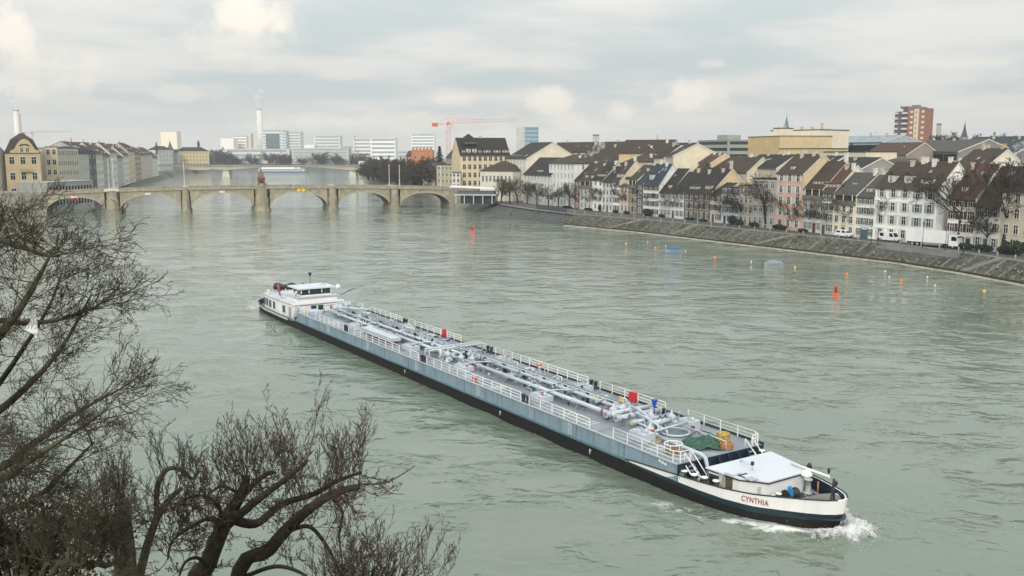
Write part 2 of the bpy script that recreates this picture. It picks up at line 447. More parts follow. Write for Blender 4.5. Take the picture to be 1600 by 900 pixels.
def stone_mat(c1, c2, c3, sc=1.3):
    m = bpy.data.materials.new('stone'); m.use_nodes = True
    t = m.node_tree; b = t.nodes['Principled BSDF']; N = t.nodes.new; L = t.links.new
    b.inputs['Roughness'].default_value = .95; b.inputs['Specular IOR Level'].default_value = .2
    tcn = N('ShaderNodeTexCoord')
    v = N('ShaderNodeTexVoronoi'); v.inputs['Scale'].default_value = sc; L(tcn.outputs['Object'], v.inputs['Vector'])
    n = N('ShaderNodeTexNoise'); n.inputs['Scale'].default_value = .16; n.inputs['Detail'].default_value = 8; n.inputs['Roughness'].default_value = .7; L(tcn.outputs['Object'], n.inputs['Vector'])
    sep_ = N('ShaderNodeSeparateColor'); L(v.outputs['Color'], sep_.inputs[0])
    m1 = N('ShaderNodeMix'); m1.data_type = 'RGBA'; L(sep_.outputs[0], m1.inputs[0]); m1.inputs[6].default_value = (*c1, 1); m1.inputs[7].default_value = (*c2, 1)
    r = N('ShaderNodeMapRange'); L(n.outputs[0], r.inputs[0]); r.inputs[1].default_value = .42; r.inputs[2].default_value = .62
    m2 = N('ShaderNodeMix'); m2.data_type = 'RGBA'; L(r.outputs[0], m2.inputs[0]); L(m1.outputs[2], m2.inputs[6]); m2.inputs[7].default_value = (*c3, 1)
    L(m2.outputs[2], b.inputs['Base Color'])
    bp = N('ShaderNodeBump'); bp.inputs['Strength'].default_value = .9; bp.inputs['Distance'].default_value = .25; L(v.outputs['Distance'], bp.inputs['Height']); L(bp.outputs[0], b.inputs['Normal'])
    return m
ST1 = stone_mat((.060, .060, .052), (.135, .132, .115), (.050, .052, .036))
ST2 = stone_mat((.12, .12, .11), (.27, .26, .23), (.13, .125, .10), .8)
emb = empty('embankment', (0, 0, 0)); tag(emb, 'sloping rubble stone embankment along the right bank below the houses', 'embankment', kind='structure')
o = rubble_slope(2, 10, 'rubble_slope', None, .20, 22, 9, mt=ST1); o.parent = emb
# gravel foot and toe wall
P = WR[1:11]
mb = MB(); strip(mb, offset(P, -1.4), -.25, offset(P, .55), .22); mb.build('gravel_foot', mat((.30, .28, .22), .95, .35, .7, bump=.8, bscale=3), emb)
mb = MB(); a = offset(P, .55); b_ = offset(P, .95); strip(mb, a, -.3, a, .62); strip(mb, a, .62, b_, .62)
mb.build('toe_wall', mat((.045, .045, .042), .95, .3, .8), emb)
mb = MB(); a = offset(WR[1:13], 5.1); b_ = offset(WR[1:13], 5.9); strip(mb, a, ZQ - .3, a, ZQ + .12); strip(mb, a, ZQ + .12, b_, ZQ + .12); strip(mb, b_, ZQ + .12, b_, ZQ - .1)
mb.build('coping', mat((.24, .23, .20), .9, .25, .5), emb)
# stairs running obliquely down the slope
stair_m = mat((.25, .24, .21), .9, .2, .6)
def bank_pt(y, off):
    for i in range(len(WR) - 1):
        if WR[i][1] <= y <= WR[i + 1][1]:
            f = (y - WR[i][1]) / (WR[i + 1][1] - WR[i][1]); q0, q1 = offset(WR, off)[i], offset(WR, off)[i + 1]
            return Vector((q0[0] * (1 - f) + q1[0] * f, q0[1] * (1 - f) + q1[1] * f))
for y0, y1 in ((255, 246), (312, 303), (196, 190), (286, 280)):
    mb = MB(); n_ = 16
    for i in range(n_):
        f = i / (n_ - 1); y = y0 + (y1 - y0) * f; p = bank_pt(y, .9 + 4.0 * f); z = .6 + 3.2 * f
        t = Vector((-.425, .905)); w = Vector((.905, .425))
        c = [p - t * .55 - w * .2, p + t * .55 - w * .2, p + t * .55 + w * .25, p - t * .55 + w * .25]
        mb.hexa([(*q, z - .5) for q in reversed(c)] + [(*q, z + .22) for q in reversed(c)])
    mb.build('bank_stairs', stair_m, emb)
# stone ribs running down the slope between the rubble panels
rib_m = mat((.15, .148, .128), .95, .3, .6)
y = 181.0; k = 0
while y < 322:
    p0_, p1_ = bank_pt(y + 1.2, .95), bank_pt(y, 5.15); t = Vector((-.425, .905)) * (.16 + .05 * (k % 3))
    mb = MB(); c0_, c1_ = .62, ZQ + .02
    mb.hexa([(*(p0_ - t), c0_ - .5), (*(p1_ - t), c1_ - .5), (*(p1_ + t), c1_ - .5), (*(p0_ + t), c0_ - .5), (*(p0_ - t), c0_ + .12), (*(p1_ - t), c1_ + .10), (*(p1_ + t), c1_ + .10), (*(p0_ + t), c0_ + .12)])
    mb.build('slope_rib', rib_m, emb); y += 3.4 + 1.3 * ((k * 7) % 5) / 4; k += 1
# smooth retaining panel below the truck
mb = MB(); wa, wb = bank_pt(200, 3.4), bank_pt(222, 3.4); wa2, wb2 = bank_pt(201, 4.9), bank_pt(221, 4.9)
mb.hexa([(*wa, 1.2), (*wa2, 1.2), (*wb2, 1.2), (*wb, 1.2), (*wa, 2.75), (*wa2, ZQ), (*wb2, ZQ), (*wb, 2.75)]); mb.build('retaining_wall', mat((.13, .135, .135), .9, .25, .4, streak=.3), emb)
# loose boulders on the lower slope
rb = MB(); rg = random.Random(11)
for i in range(260):
    y = rg.uniform(178, 320); f = rg.random() ** 1.6; p = bank_pt(y, 1.0 + 4 * f); z = .6 + 3.1 * f; r_ = rg.uniform(.15, .5)
    pr = [(r_ * rg.uniform(.2, .4), -r_ * .3), (r_ * rg.uniform(.8, 1.1), 0), (r_ * rg.uniform(.6, .9), r_ * .45), (r_ * .2, r_ * rg.uniform(.55, .8))]
    rb.lathe(pr, (p.x, p.y, z), 6, smooth=False)
tag(rb.build('boulder_field', mat((.17, .165, .14), .95, .4, .5), emb), kind='stuff')
# broad river steps and paved apron near the bridge
stp = empty('river_steps', (0, 0, 0)); tag(stp, 'broad grey stone steps going down to the river below the terrace trees', 'steps', kind='structure')
P = dens(WR[10:14], 0, 9, 3)
stepm = mat((.15, .155, .15), .92, .25, .4); stepm2 = mat((.10, .105, .10), .92, .25, .4)
for k in range(9):
    z = .1 + k * .42; a = offset(P, -1.0 + k * .85); b_ = offset(P, -1.0 + (k + 1) * .85 + .05)
    mb = MB(); strip(mb, a, z - .5, a, z, 1); strip(mb, a, z, b_, z, 0)
    mb.build('step', [stepm, stepm2], stp)
mb = MB(); strip(mb, offset(P, 6.6), ZQ - .02, offset(P, 14), ZQ + .008); mb.build('terrace_paving', mat((.14, .14, .135), .9, .2, .4), stp)
# right bank beyond the bridge
mb = MB(); strip(mb, WR[13:], -.3, TR[13:], ZQ, 0)
tag(mb.build('far_right_bank', mat((.17, .16, .135), .95, .3, .2)), kind='structure')

# posts along the embankment edge
post_me = MB().lathe([(.16, 0), (.16, .85), (.10, .98), (.02, 1.0)], n=8).mesh('quay_post', mat((.38, .36, .31), .9, .2, 2))
y = 182.0
while y < 345:
    p = bank_pt(y, 6.1)
    o = link('quay_post', post_me, None, (p.x, p.y, ZQ)); tag(o, 'short pale stone post on the promenade edge above the embankment', 'bollard', 'stone posts along the promenade edge')
    y += 5.2

# ================================================================== BRIDGES
STONE_B = stone_mat((.25, .225, .165), (.42, .38, .285), (.29, .26, .19), .55)
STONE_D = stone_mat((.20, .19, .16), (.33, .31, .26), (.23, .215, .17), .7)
px_piers = [175, 290, 409, 520, 617]
b0 = Vector((-167.9, 396.5)); bdir = Vector((.951, .309)); bn = Vector((-.309, .951))
def bridge_s(xp):                      # distance along the bridge front seen in direction xp
    u = (xp - 800) / FPX
    # X = u*depth , depth ~ Y*c+18*s
    # solve (b0.x + s*dx) = u*((b0.y+s*dy)*_c + 17*_s)
    return (u * (b0.y * _c + 17 * _s) - b0.x) / (bdir.x - u * bdir.y * _c)
ps = [bridge_s(x) for x in px_piers]
s_l, s_r = bridge_s(62), bridge_s(706)
br = empty('arch_bridge', (b0.x, b0.y, 0), math.atan2(bdir.y, bdir.x)); tag(br, 'pale stone bridge of low arches crossing the river', 'bridge')
BW_ = 17.0
smid = (s_l + s_r) / 2
def ztop(s_): return 9.75 - 1.5 * ((s_ - smid) / (s_r - smid)) ** 2
edges = [s_l] + ps + [s_r]
hw = [2.2, 3.0, 2.0, 3.4, 2.4, 2.4, 1.2]
for i in range(6):
    a, b_ = edges[i] + hw[i], edges[i + 1] - hw[i + 1]
    mb = MB(); n_ = 22; zs = 3.4
    crown = ztop((a + b_) / 2) - 1.75
    pr = []
    for k in range(n_ + 1):
        f = k / n_; q = 2 * f - 1
        pr.append((a + (b_ - a) * f, zs - 1.2 + (crown - zs + 1.2) * (1 - abs(q) ** 2.35) ** .72))
    for k in range(n_):
        (x0, z0), (x1, z1) = pr[k], pr[k + 1]
        mb.quad([(x0, 0, z0), (x1, 0, z1), (x1, 0, ztop(x1)), (x0, 0, ztop(x0))], 0)
        mb.quad([(x1, BW_, z1), (x0, BW_, z0), (x0, BW_, ztop(x0)), (x1, BW_, ztop(x1))], 0)
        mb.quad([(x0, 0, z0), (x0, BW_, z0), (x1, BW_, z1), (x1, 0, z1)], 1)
        mb.quad([(x0, 0, ztop(x0)), (x1, 0, ztop(x1)), (x1, BW_, ztop(x1)), (x0, BW_, ztop(x0))], 2)
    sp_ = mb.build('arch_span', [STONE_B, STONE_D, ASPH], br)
    ring = MB()
    for k in range(n_):
        (x0, z0), (x1, z1) = pr[k], pr[k + 1]
        ring.hexa([(x0, -.12, z0), (x1, -.12, z1), (x1, .02, z1), (x0, .02, z0), (x0, -.12, z0 + .75), (x1, -.12, z1 + .75), (x1, .02, z1 + .75), (x0, .02, z0 + .75)])
    ring.build('arch_ring', mat((.36, .33, .25), .9, .2, .8), sp_)
    for yy in (-.25, BW_ - .2):
        pa = MB()
        for k in range(6):
            x0 = a - hw[i] + (b_ + hw[i + 1] - a + hw[i]) * k / 6; x1 = a - hw[i] + (b_ + hw[i + 1] - a + hw[i]) * (k + 1) / 6
            for (ya, yb, za, zb) in ((yy - .2, yy + .5, -.05, .28), (yy, yy + .38, .28, 1.0), (yy - .08, yy + .46, 1.0, 1.18)):
                pa.hexa([(x0, ya, ztop(x0) + za), (x1, ya, ztop(x1) + za), (x1, yb, ztop(x1) + za), (x0, yb, ztop(x0) + za), (x0, ya, ztop(x0) + zb), (x1, ya, ztop(x1) + zb), (x1, yb, ztop(x1) + zb), (x0, yb, ztop(x0) + zb)])
        pa.build('parapet', mat((.33, .30, .235), .9, .25, .6, bump=.4, bscale=3), sp_)
for i in range(5):
    w = hw[i + 1]; x = ps[i]; mb = MB()
    nose = [(x - w, 1.6), (x - w * .72, -.6), (x - w * .25, -1.7), (x + w * .25, -1.7), (x + w * .72, -.6), (x + w, 1.6), (x + w, BW_), (x - w, BW_)]
    zt = ztop(x) + (1.25 if i == 2 else .2)
    fo = [(x + (p - x) * 1.14, q - .35 if q < 3 else q + .3) for p, q in nose]
    mb.prism(fo, 2, -3, .9); mb.prism(nose, 2, .9, 5.6)
    up_ = [(x + (p - x) * .8, q * .55 if q < 3 else q - .2) for p, q in nose]
    mb.prism(up_, 2, 5.6, zt)
    pi = mb.build('pier', STONE_B, br)
    cap_ = MB(); c2 = [(x + (p - x) * .9, q * .62 - .1 if q < 3 else q - .15) for p, q in nose]
    cap_.prism(c2, 2, zt, zt + .35); cap_.prism([(x + (p - x) * .66, q * .4 if q < 3 else q - .5) for p, q in nose], 2, zt + .35, zt + 1.1)
    cap_.build('pier_head', mat((.34, .30, .22), .9, .2, .8), pi)
# abutments
mb = MB(); mb.box(s_r - 1.3, s_r + 16, -.4, BW_ + .4, -2, ztop(s_r) + 1.1); mb.build('abutment', STONE_D, br)
mb = MB(); mb.box(s_l - 40, s_l + 2.3, -.4, BW_ + .4, -2, ztop(s_l) + 1.1); mb.build('abutment', STONE_D, br)
# chapel on the middle pier
def bpt(s_, off, z): v = b0 + bdir * s_ + bn * off; return (v.x, v.y, z)
ch = empty('bridge_chapel', bpt(ps[2], .6, ztop(ps[2]) + 1.2), math.atan2(bdir.y, bdir.x), 'small red sandstone chapel with steep patterned roof on the middle pier', 'chapel')
mb = MB(); mb.box(-1.5, 1.5, -1.2, 1.6, 0, 3.2); mb.build('wall', mat((.16, .075, .055), .9, .2, 1.5), ch)
mb = MB(); mb.box(-1.65, 1.65, -1.35, 1.75, 3.2, 3.42); mb.build('cornice', mat((.24, .13, .10), .9, .2, 1.5), ch)
mb = MB()
for (r0, z0, r1, z1) in ((1.75, 3.42, 1.05, 4.9), (1.05, 4.9, .12, 7.6)):
    p0 = [(-r0, .2 - r0), (r0, .2 - r0), (r0, .2 + r0), (-r0, .2 + r0)]; p1 = [(-r1, .2 - r1), (r1, .2 - r1), (r1, .2 + r1), (-r1, .2 + r1)]
    for k in range(4):
        j = (k + 1) % 4; mb.quad([(*p0[k], z0), (*p0[j], z0), (*p1[j], z1), (*p1[k], z1)])
mb.build('roof', mat((.20, .12, .075), .8, .5, 3, col2=(.07, .06, .045)), ch)
mb = MB(); mb.box(-.4, .4, -1.23, -1.1, .3, 2.3); mb.build('window', GLASS, ch)
mb = MB(); mb.tube([(0, .2, 7.4), (0, .2, 8.5)], .05, 6); mb.lathe([(.02, 0), (.14, .12), (.02, .25)], (0, .2, 8.0), 8); mb.build('finial', mat((.3, .25, .12), .5, .1, 2), ch)
# bridge lamps
def bridge_lamp(xp, h, label, off=-.1):
    s_ = bridge_s(xp); z = ztop(s_) + 1.1
    r_ = empty('lamp_post', bpt(s_, off, z), 0, label, 'lamp post', 'tall pale lamp posts on the bridge')
    MB().lathe([(.34, 0), (.34, .5), (.2, .7), (.17, h * .5), (.12, h - .6)], n=8).build('post', mat((.5, .5, .46), .6, .1, 2), r_)
    MB().lathe([(.1, -.6), (.26, -.45), (.30, -.1), (.1, .1), (.03, .3)], (0, 0, h), 8).build('lantern', mat((.55, .55, .5), .4, .1, 2), r_)
for xp, h, lb in ((171.5, 12.5, 'left one of the two tall lamp posts on the leftmost bridge pier'), (178.5, 12.5, 'right one of the two tall lamp posts on the leftmost bridge pier'),
                  (289, 10.5, 'tall pale lamp post alone on the second bridge pier from the left'), (608.5, 9.6, 'tall lamp post on the bridge just left of the rightmost pier'),
                  (624.5, 9.6, 'tall lamp post on the bridge above the rightmost pier'), (688.5, 9.4, 'tall lamp post at the right end of the bridge near the yellow block')):
    bridge_lamp(xp, h, lb)
mb = MB(); mb.box(-2.9, 2.9, -.5, .5, 0, 1.0); o = mb.build('lamp_plinth', mat((.6, .59, .54), .8, .1, 2), None, bpt(ps[0], -.3, ztop(ps[0]) + .25), (0, 0, math.atan2(bdir.y, bdir.x))); tag(o, 'white stone plinth under the pair of lamps on the bridge', 'plinth')
# navigation signs on the arches
def nav_sign(xp, yz, kind, label):
    s_ = bridge_s(xp); r_ = empty('navigation_sign', bpt(s_, -.35, yz), math.atan2(bdir.y, bdir.x), label, 'sign', 'navigation signs on the bridge arches')
    if kind == 'diamond':
        MB().prism([(0, -1.05), (1.05, 0), (0, 1.05), (-1.05, 0)], 1, -.06, .06).build('board', mat((.75, .5, .03), .5, .05, 2), r_)
        MB().box(-.06, .06, .06, .3, -.4, .4).build('bracket', mat((.2, .2, .2), .6, .1, 2), r_)
    elif kind == 'red':
        b2 = MB().box(-1.3, 1.3, -.06, .06, -.9, .9).build('board', mat((.55, .09, .05), .5, .05, 2), r_)
        MB().box(-1.3, 1.3, -.075, -.062, -.35, .35).build('white_band', WHITE_T, b2)
    else:
        b2 = MB().box(-1.1, 1.1, -.06, .06, -.45, .45).build('board', WHITE_T, r_)
        MB().box(-.9, .9, -.075, -.062, -.06, .06).build('band', mat((.4, .1, .08), .5, .05, 2), b2)
nav_sign(467, 8.9, 'diamond', 'left one of the two yellow diamond signs on the arch'); nav_sign(474, 8.9, 'diamond', 'right one of the two yellow diamond signs on the arch')
nav_sign(116, 7.2, 'red', 'red and white sign over the leftmost bridge arch'); nav_sign(231, 8.1, 'white', 'small white board over the second arch from the left'); nav_sign(347, 8.6, 'white', 'small white board over the arch left of the chapel pier')

# ---- the farther bridge
p0 = atz(236, 277.5); p1 = atz(575, 276.5)
fb = empty('girder_bridge', (p0.x, 1015, 0), 0, 'slender pale concrete girder bridge far behind the arch bridge', 'bridge')
Lb = 1015 * (575 - 236) / FPX + 12
FBM = mat((.46, .42, .34), .9, .12, .1)
pier_x = [(340 - 236) * 1025 / FPX, (535 - 236) * 1025 / FPX]
mb = MB(); n_ = 60; zt0 = 12.6
def gird(x):
    d = min(abs(x - q) for q in pier_x); return 1.7 + 3.6 * max(0, 1 - d / 55) ** 1.7
for k in range(n_):
    x0, x1 = -10 + (Lb + 20) * k / n_, -10 + (Lb + 20) * (k + 1) / n_
    mb.hexa([(x0, 1.5, zt0 - gird(x0)), (x1, 1.5, zt0 - gird(x1)), (x1, 15.5, zt0 - gird(x1)), (x0, 15.5, zt0 - gird(x0)), (x0, 1.5, zt0 - .6), (x1, 1.5, zt0 - .6), (x1, 15.5, zt0 - .6), (x0, 15.5, zt0 - .6)])
mb.build('girder', FBM, fb)
MB().box(-14, Lb + 14, 0, 17, zt0 - .6, zt0).build('deck', FBM, fb)
MB().box(-14, Lb + 14, -.05, .12, zt0, zt0 + 1.0).build('railing', mat((.10, .105, .11), .7, .1, 1), fb)
for q in pier_x:
    MB().hexa([(q - 4.2, 3, -2), (q + 4.2, 3, -2), (q + 4.2, 14, -2), (q - 4.2, 14, -2), (q - 2.9, 3, zt0 - 5), (q + 2.9, 3, zt0 - 5), (q + 2.9, 14, zt0 - 5), (q - 2.9, 14, zt0 - 5)]).build('pier', mat((.6, .56, .48), .9, .1, .3), fb)
fl_m = MB().lathe([(.16, 0), (.12, 9.5), (.05, 10)], n=6).mesh('lamp_post', mat((.42, .42, .4), .6, .1, 1))
for xp in (310, 323, 382, 421, 459, 470, 573 - 14):
    o = link('lamp_post', fl_m, None, (p0.x + (xp - 236) * 1020 / FPX, 1018, zt0)); tag(o, 'thin lamp post standing on the far girder bridge', 'lamp post', 'lamp posts on the far bridge')
# ================================================================== BUILDINGS
_mesh = {}
def shared(key, fn):
    if key not in _mesh: _mesh[key] = fn()
    return _mesh[key]
SHUT = {'green': mat((.05, .085, .07), .8, .15, 2), 'grey': mat((.30, .31, .31), .8, .12, 2), 'blue': mat((.07, .12, .16), .8, .15, 2), 'red': mat((.10, .03, .03), .8, .15, 2), 'dark': mat((.045, .045, .05), .8, .15, 2), 'white': mat((.55, .55, .53), .8, .1, 2), 'brown': mat((.08, .05, .035), .8, .15, 2)}
def window_mesh(w, h, style, fm=None):
    def mk():
        m = MB(); fr = .09
        if style == 'pane':
            m.box(-w / 2, w / 2, -.03, .05, 0, h, 1)
        else:
            m.box(-w / 2, w / 2, -.01, .04, 0, h, 1)
            m.box(-w / 2 - fr, -w / 2 + .03, -.10, .05, -fr, h + fr); m.box(w / 2 - .03, w / 2 + fr, -.10, .05, -fr, h + fr)
            m.box(-w / 2 + .03, w / 2 - .03, -.10, .05, h - .02, h + fr); m.box(-w / 2 - .15, w / 2 + .15, -.20, .05, -fr - .08, -fr + .02)
            m.box(-.05, .05, -.06, .0, 0, h - .02)
            if h > 1.3: m.box(-w / 2 + .03, w / 2 - .03, -.055, .0, h * .62, h * .62 + .08)
            if style == 'arch': m.tube([(-w / 2, -.04, h), (-w * .36, -.04, h + w * .34), (0, -.04, h + w * .5), (w * .36, -.04, h + w * .34), (w / 2, -.04, h)], .09, 5)
        return m.mesh('window', [fm or FRAME, GLASS])
    return shared(('win', round(w, 2), round(h, 2), style, id(fm) if fm else 0), mk)
def shutter_mesh(w, h, c):
    return shared(('shut', round(w, 2), round(h, 2), c), lambda: MB().box(-w / 2, w / 2, -.09, -.03, -.03, h + .03).box(-w / 2 + .06, w / 2 - .06, -.11, -.09, .05, h * .46).box(-w / 2 + .06, w / 2 - .06, -.11, -.09, h * .52, h - .05).mesh('shutter', SHUT[c]))

def win_row(root, x0, x1, n, z, w, h, style, shut=None, face='front', depth=0, skip=(), fm=None):
    rot = {'front': 0, 'right': R(90), 'left': R(-90)}[face]
    for k in range(n):
        if k in skip: continue
        u = x0 + (x1 - x0) * (k + .5) / n
        loc = {'front': (u, -.0, z), 'right': (depth, u, z), 'left': (0, u, z)}[face]
        o = link('window', window_mesh(w, h, style, fm), root, loc, (0, 0, rot))
        if shut:
            sw = min(w * .52, ((x1 - x0) / n - w) / 2 - .06)
            if sw > .15:
                for sg in (-1, 1): link('shutter', shutter_mesh(sw, h, shut), o, (sg * (w / 2 + .1 + sw / 2), 0, 0))

def building(name, label, A, B, z0, ze, depth, roof='gable', rise=5.0, wall=(.6, .58, .52), roofm=None, floors=4, cols=3, ww=1.05, wh=1.6, style='win', shut=None,
             side=None, sidecol=None, dormers=(), chim=(), door=None, ridge=.5, win=True, strips=False, overhang=.35, ground=None, cat='house', group=None, skyl=(), loggia=False, stripc=None, band=False, sideface='right'):
    A = Vector((A[0], A[1])); B = Vector((B[0], B[1])); d = B - A; Wd = d.length; rz = math.atan2(d.y, d.x)
    root = empty(name, (A.x, A.y, z0), rz, label, cat, group)
    H = ze - z0; roofm = roofm or ROOF_BROWN; wm = plaster(wall); sm = plaster(sidecol) if sidecol else wm
    yr = depth * ridge
    mb = MB()
    if roof in ('gable', 'shed'):
        poly = [(0, -1), (depth, -1), (depth, H), (yr, H + rise), (0, H)]
        n5 = len(poly)
        mb.quad([(0, p, q) for p, q in reversed(poly)], 1); mb.quad([(Wd, p, q) for p, q in poly], 1)
        mb.quad([(0, 0, -1), (Wd, 0, -1), (Wd, 0, H), (0, 0, H)], 0); mb.quad([(Wd, depth, -1), (0, depth, -1), (0, depth, H), (Wd, depth, H)], 0)
    else:
        mb.box(0, Wd, 0, depth, -1, H)
        if sidecol:
            for i in (3, 5): mb.m[-6 + i] = 1
    mb.build('wall', [wm, sm], root)
    rf = MB(); t = .22; oh = overhang
    if roof == 'gable':
        k1 = rise / yr; k2 = rise / (depth - yr); e = .12
        for (ya, za, yb, zb) in ((-oh, H - oh * k1, yr, H + rise), (depth + oh, H - oh * k2, yr, H + rise)):
            a = [(-e, ya, za), (Wd + e, ya, za), (Wd + e, yb, zb), (-e, yb, zb)]
            if ya > yb: a = a[::-1]
            rf.hexa([(p[0], p[1], p[2] + .03) for p in a] + [(p[0], p[1], p[2] + t) for p in a])
    elif roof == 'hip':
        i = min(depth / 2, Wd / 2) * .98; e = oh
        c = [(-e, -e, H), (Wd + e, -e, H), (Wd + e, depth + e, H), (-e, depth + e, H)]
        r1, r2 = ((i, depth / 2, H + rise), (Wd - i, depth / 2, H + rise)) if Wd >= depth else ((Wd / 2, i, H + rise), (Wd / 2, depth - i, H + rise))
        if Wd >= depth:
            rf.quad([c[0], c[1], r2, r1]); rf.quad([c[1], c[2], r2]); rf.quad([c[2], c[3], r1, r2]); rf.quad([c[3], c[0], r1])
        else:
            rf.quad([c[0], c[1], r1]); rf.quad([c[1], c[2], r2, r1]); rf.quad([c[2], c[3], r2]); rf.quad([c[3], c[0], r1, r2])
        rf.box(-e, Wd + e, -e, depth + e, H - .18, H - .01)
    elif roof == 'mansard':
        e = .3; m_ = rise * .68; i = m_ * .42; i2 = min(Wd, depth) * .45
        c = [(-e, -e, H), (Wd + e, -e, H), (Wd + e, depth + e, H), (-e, depth + e, H)]
        g = [(i, i, H + m_), (Wd - i, i, H + m_), (Wd - i, depth - i, H + m_), (i, depth - i, H + m_)]
        k = [(i2, depth / 2, H + rise), (Wd - i2, depth / 2, H + rise)]
        for q in range(4):
            j = (q + 1) % 4; rf.quad([c[q], c[j], g[j], g[q]])
        rf.quad([g[0], g[1], k[1], k[0]]); rf.quad([g[1], g[2], k[1]]); rf.quad([g[2], g[3], k[0], k[1]]); rf.quad([g[3], g[0], k[0]])
        rf.box(-e, Wd + e, -e, depth + e, H - .2, H - .01)
    elif roof == 'flat':
        rf.box(-.15, Wd + .15, -.15, depth + .15, H, H + .35)
        if rise > .5: rf.box(Wd * .3, Wd * .62, depth * .3, depth * .7, H + .35, H + rise)
    ro = rf.build('roof', roofm, root)
    if roof == 'gable':
        gt = MB(); gt.tube([(0, -oh - .06, H - oh * rise / yr + .06), (Wd, -oh - .06, H - oh * rise / yr + .06)], .08, 6); gt.build('gutter', mat((.12, .10, .085), .6, .1, 2), ro)
    if roof == 'gable' and Wd > 3:      # pale verge along the visible gable edge
        k1 = rise / yr; e0 = Wd + .125
        for (ya, za, yb, zb) in ((-oh, H - oh * k1, yr, H + rise), (depth + oh, H - oh * rise / (depth - yr), yr, H + rise)):
            a = [(e0, ya, za - .22), (e0 + .07, ya, za - .22), (e0 + .07, yb, zb - .22), (e0, yb, zb - .22)]
            rv = MB(); rv.hexa((a if ya < yb else a[::-1]) + [(p[0], p[1], p[2] + .38) for p in (a if ya < yb else a[::-1])]); rv.build('verge_board', mat((.62, .60, .54), .8, .1, 1), ro)
    fh = H / max(floors, 1)
    wh = min(wh, fh * .62)
    if loggia:                       # open top storey behind posts
        z1 = H - fh * .92
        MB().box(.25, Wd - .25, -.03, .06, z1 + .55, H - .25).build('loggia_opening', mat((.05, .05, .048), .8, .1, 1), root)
        MB().box(-.02, Wd + .02, -.55, .02, z1 - .12, z1 + .1).box(-.02, Wd + .02, -.55, -.47, z1 + .1, z1 + .95).build('balcony', mat((.16, .14, .12), .8, .2, 2), root)
        for u in (.12, .5, .88): MB().box(Wd * u - .09, Wd * u + .09, -.5, -.36, z1 + .1, H - .05).build('balcony_post', WHITE_T, root)
    if strips:
        sc_ = stripc or GLASS
        for f in range(floors):
            MB().box(Wd * .03, Wd * .97, -.06, .1, f * fh + fh * .38, f * fh + fh * .86).build('window_strip', sc_, root)
            if cols > 1:
                MB().tube([(0, 0, 0), (0, 0, .01)], .01, 3)
            if side: MB().box(Wd - .1, Wd + .06, depth * .05, depth * .95, f * fh + fh * .38, f * fh + fh * .86).build('window_strip', sc_, root)
    elif win:
        for f in range(floors - (1 if loggia else 0)):
            gd = (f == 0 and door is not None)
            w_, h_ = (ww, wh)
            win_row(root, Wd * .03, Wd * .97, cols, f * fh + fh * .30, w_, h_, style if f or style != 'arch' else 'arch', shut if not gd else shut, skip=(door,) if gd else ())
            if gd:
                u = Wd * .03 + Wd * .94 * (door + .5) / cols; dw = 1.1 if ground != 'garage' else 2.6
                dd = MB().box(u - dw / 2, u + dw / 2, -.06, .06, -.05, min(2.6, fh * .85)).build('door', SHUT['blue' if ground == 'garage' else random.choice(['dark', 'brown', 'green'])], root)
                MB().box(u - dw / 2 - .14, u - dw / 2, -.1, .05, -.05, 2.65).box(u + dw / 2, u + dw / 2 + .14, -.1, .05, -.05, 2.65).box(u - dw / 2 - .14, u + dw / 2 + .14, -.1, .05, 2.65, 2.82).build('door_frame', mat((.4, .38, .35), .85, .1, 2), dd)
    if band:
        for f in range(1, floors): MB().box(-.02, Wd + .02, -.12, .02, f * fh - .1, f * fh + .06).build('cornice_band', mat(tuple(min(.85, c * 1.1) for c in wall), .85, .08, 1), root)
    if side and not strips:
        for (n_, f0, f1, sh) in side:
            for f in range(f0, f1):
                dp = depth if f * fh + fh < H else depth
                if f * fh >= H - .3: win_row(root, depth * .36, depth * .64, n_, f * fh + .4, ww * .9, wh * .9, 'win', sh, sideface, Wd)
                else: win_row(root, depth * .1, depth * .9, n_, f * fh + fh * .3, ww, wh, style, sh, sideface, Wd)
    for (u, kind) in dormers:
        if roof == 'mansard': y_ = .35; zz = H + .35
        elif roof == 'hip': y_ = 1.2; zz = H + 1.2 * rise / (depth / 2)
        else: y_ = 1.3; zz = H + 1.3 * rise / yr
        x = Wd * u; dr = empty('dormer', (x, y_, zz)); dr.parent = root
        w = {'small': .75, 'wide': 1.7, 'strip': 2.6, 'big': 1.05}[kind]; h = {'small': 1.1, 'wide': 1.15, 'strip': .9, 'big': 1.9}[kind]
        bk = (h + 1.0) * yr / max(rise, .1) + .4 if roof == 'gable' else 2.6
        MB().box(-w, w, 0, bk, -.6, h).build('cheeks', mat((.55, .53, .48), .85, .1, 1), dr)
        if kind in ('small', 'big'):
            MB().prism([(-w - .22, h - .05), (w + .22, h - .05), (0, h + w * .85)], 1, -.2, bk + .6).build('dormer_roof', roofm, dr)
        else:
            MB().hexa([(-w - .2, -.3, h), (w + .2, -.3, h), (w + .2, bk + .8, h + .75), (-w - .2, bk + .8, h + .75), (-w - .2, -.3, h + .15), (w + .2, -.3, h + .15), (w + .2, bk + .8, h + .95), (-w - .2, bk + .8, h + .95)]).build('dormer_roof', roofm, dr)
        n_ = {'small': 1, 'wide': 2, 'strip': 4, 'big': 1}[kind]
        for q in range(n_):
            link('window', window_mesh(min(.8, 2 * w / n_ - .35), h * .7, 'win'), dr, (-w + 2 * w * (q + .5) / n_, -.02, h * .12))
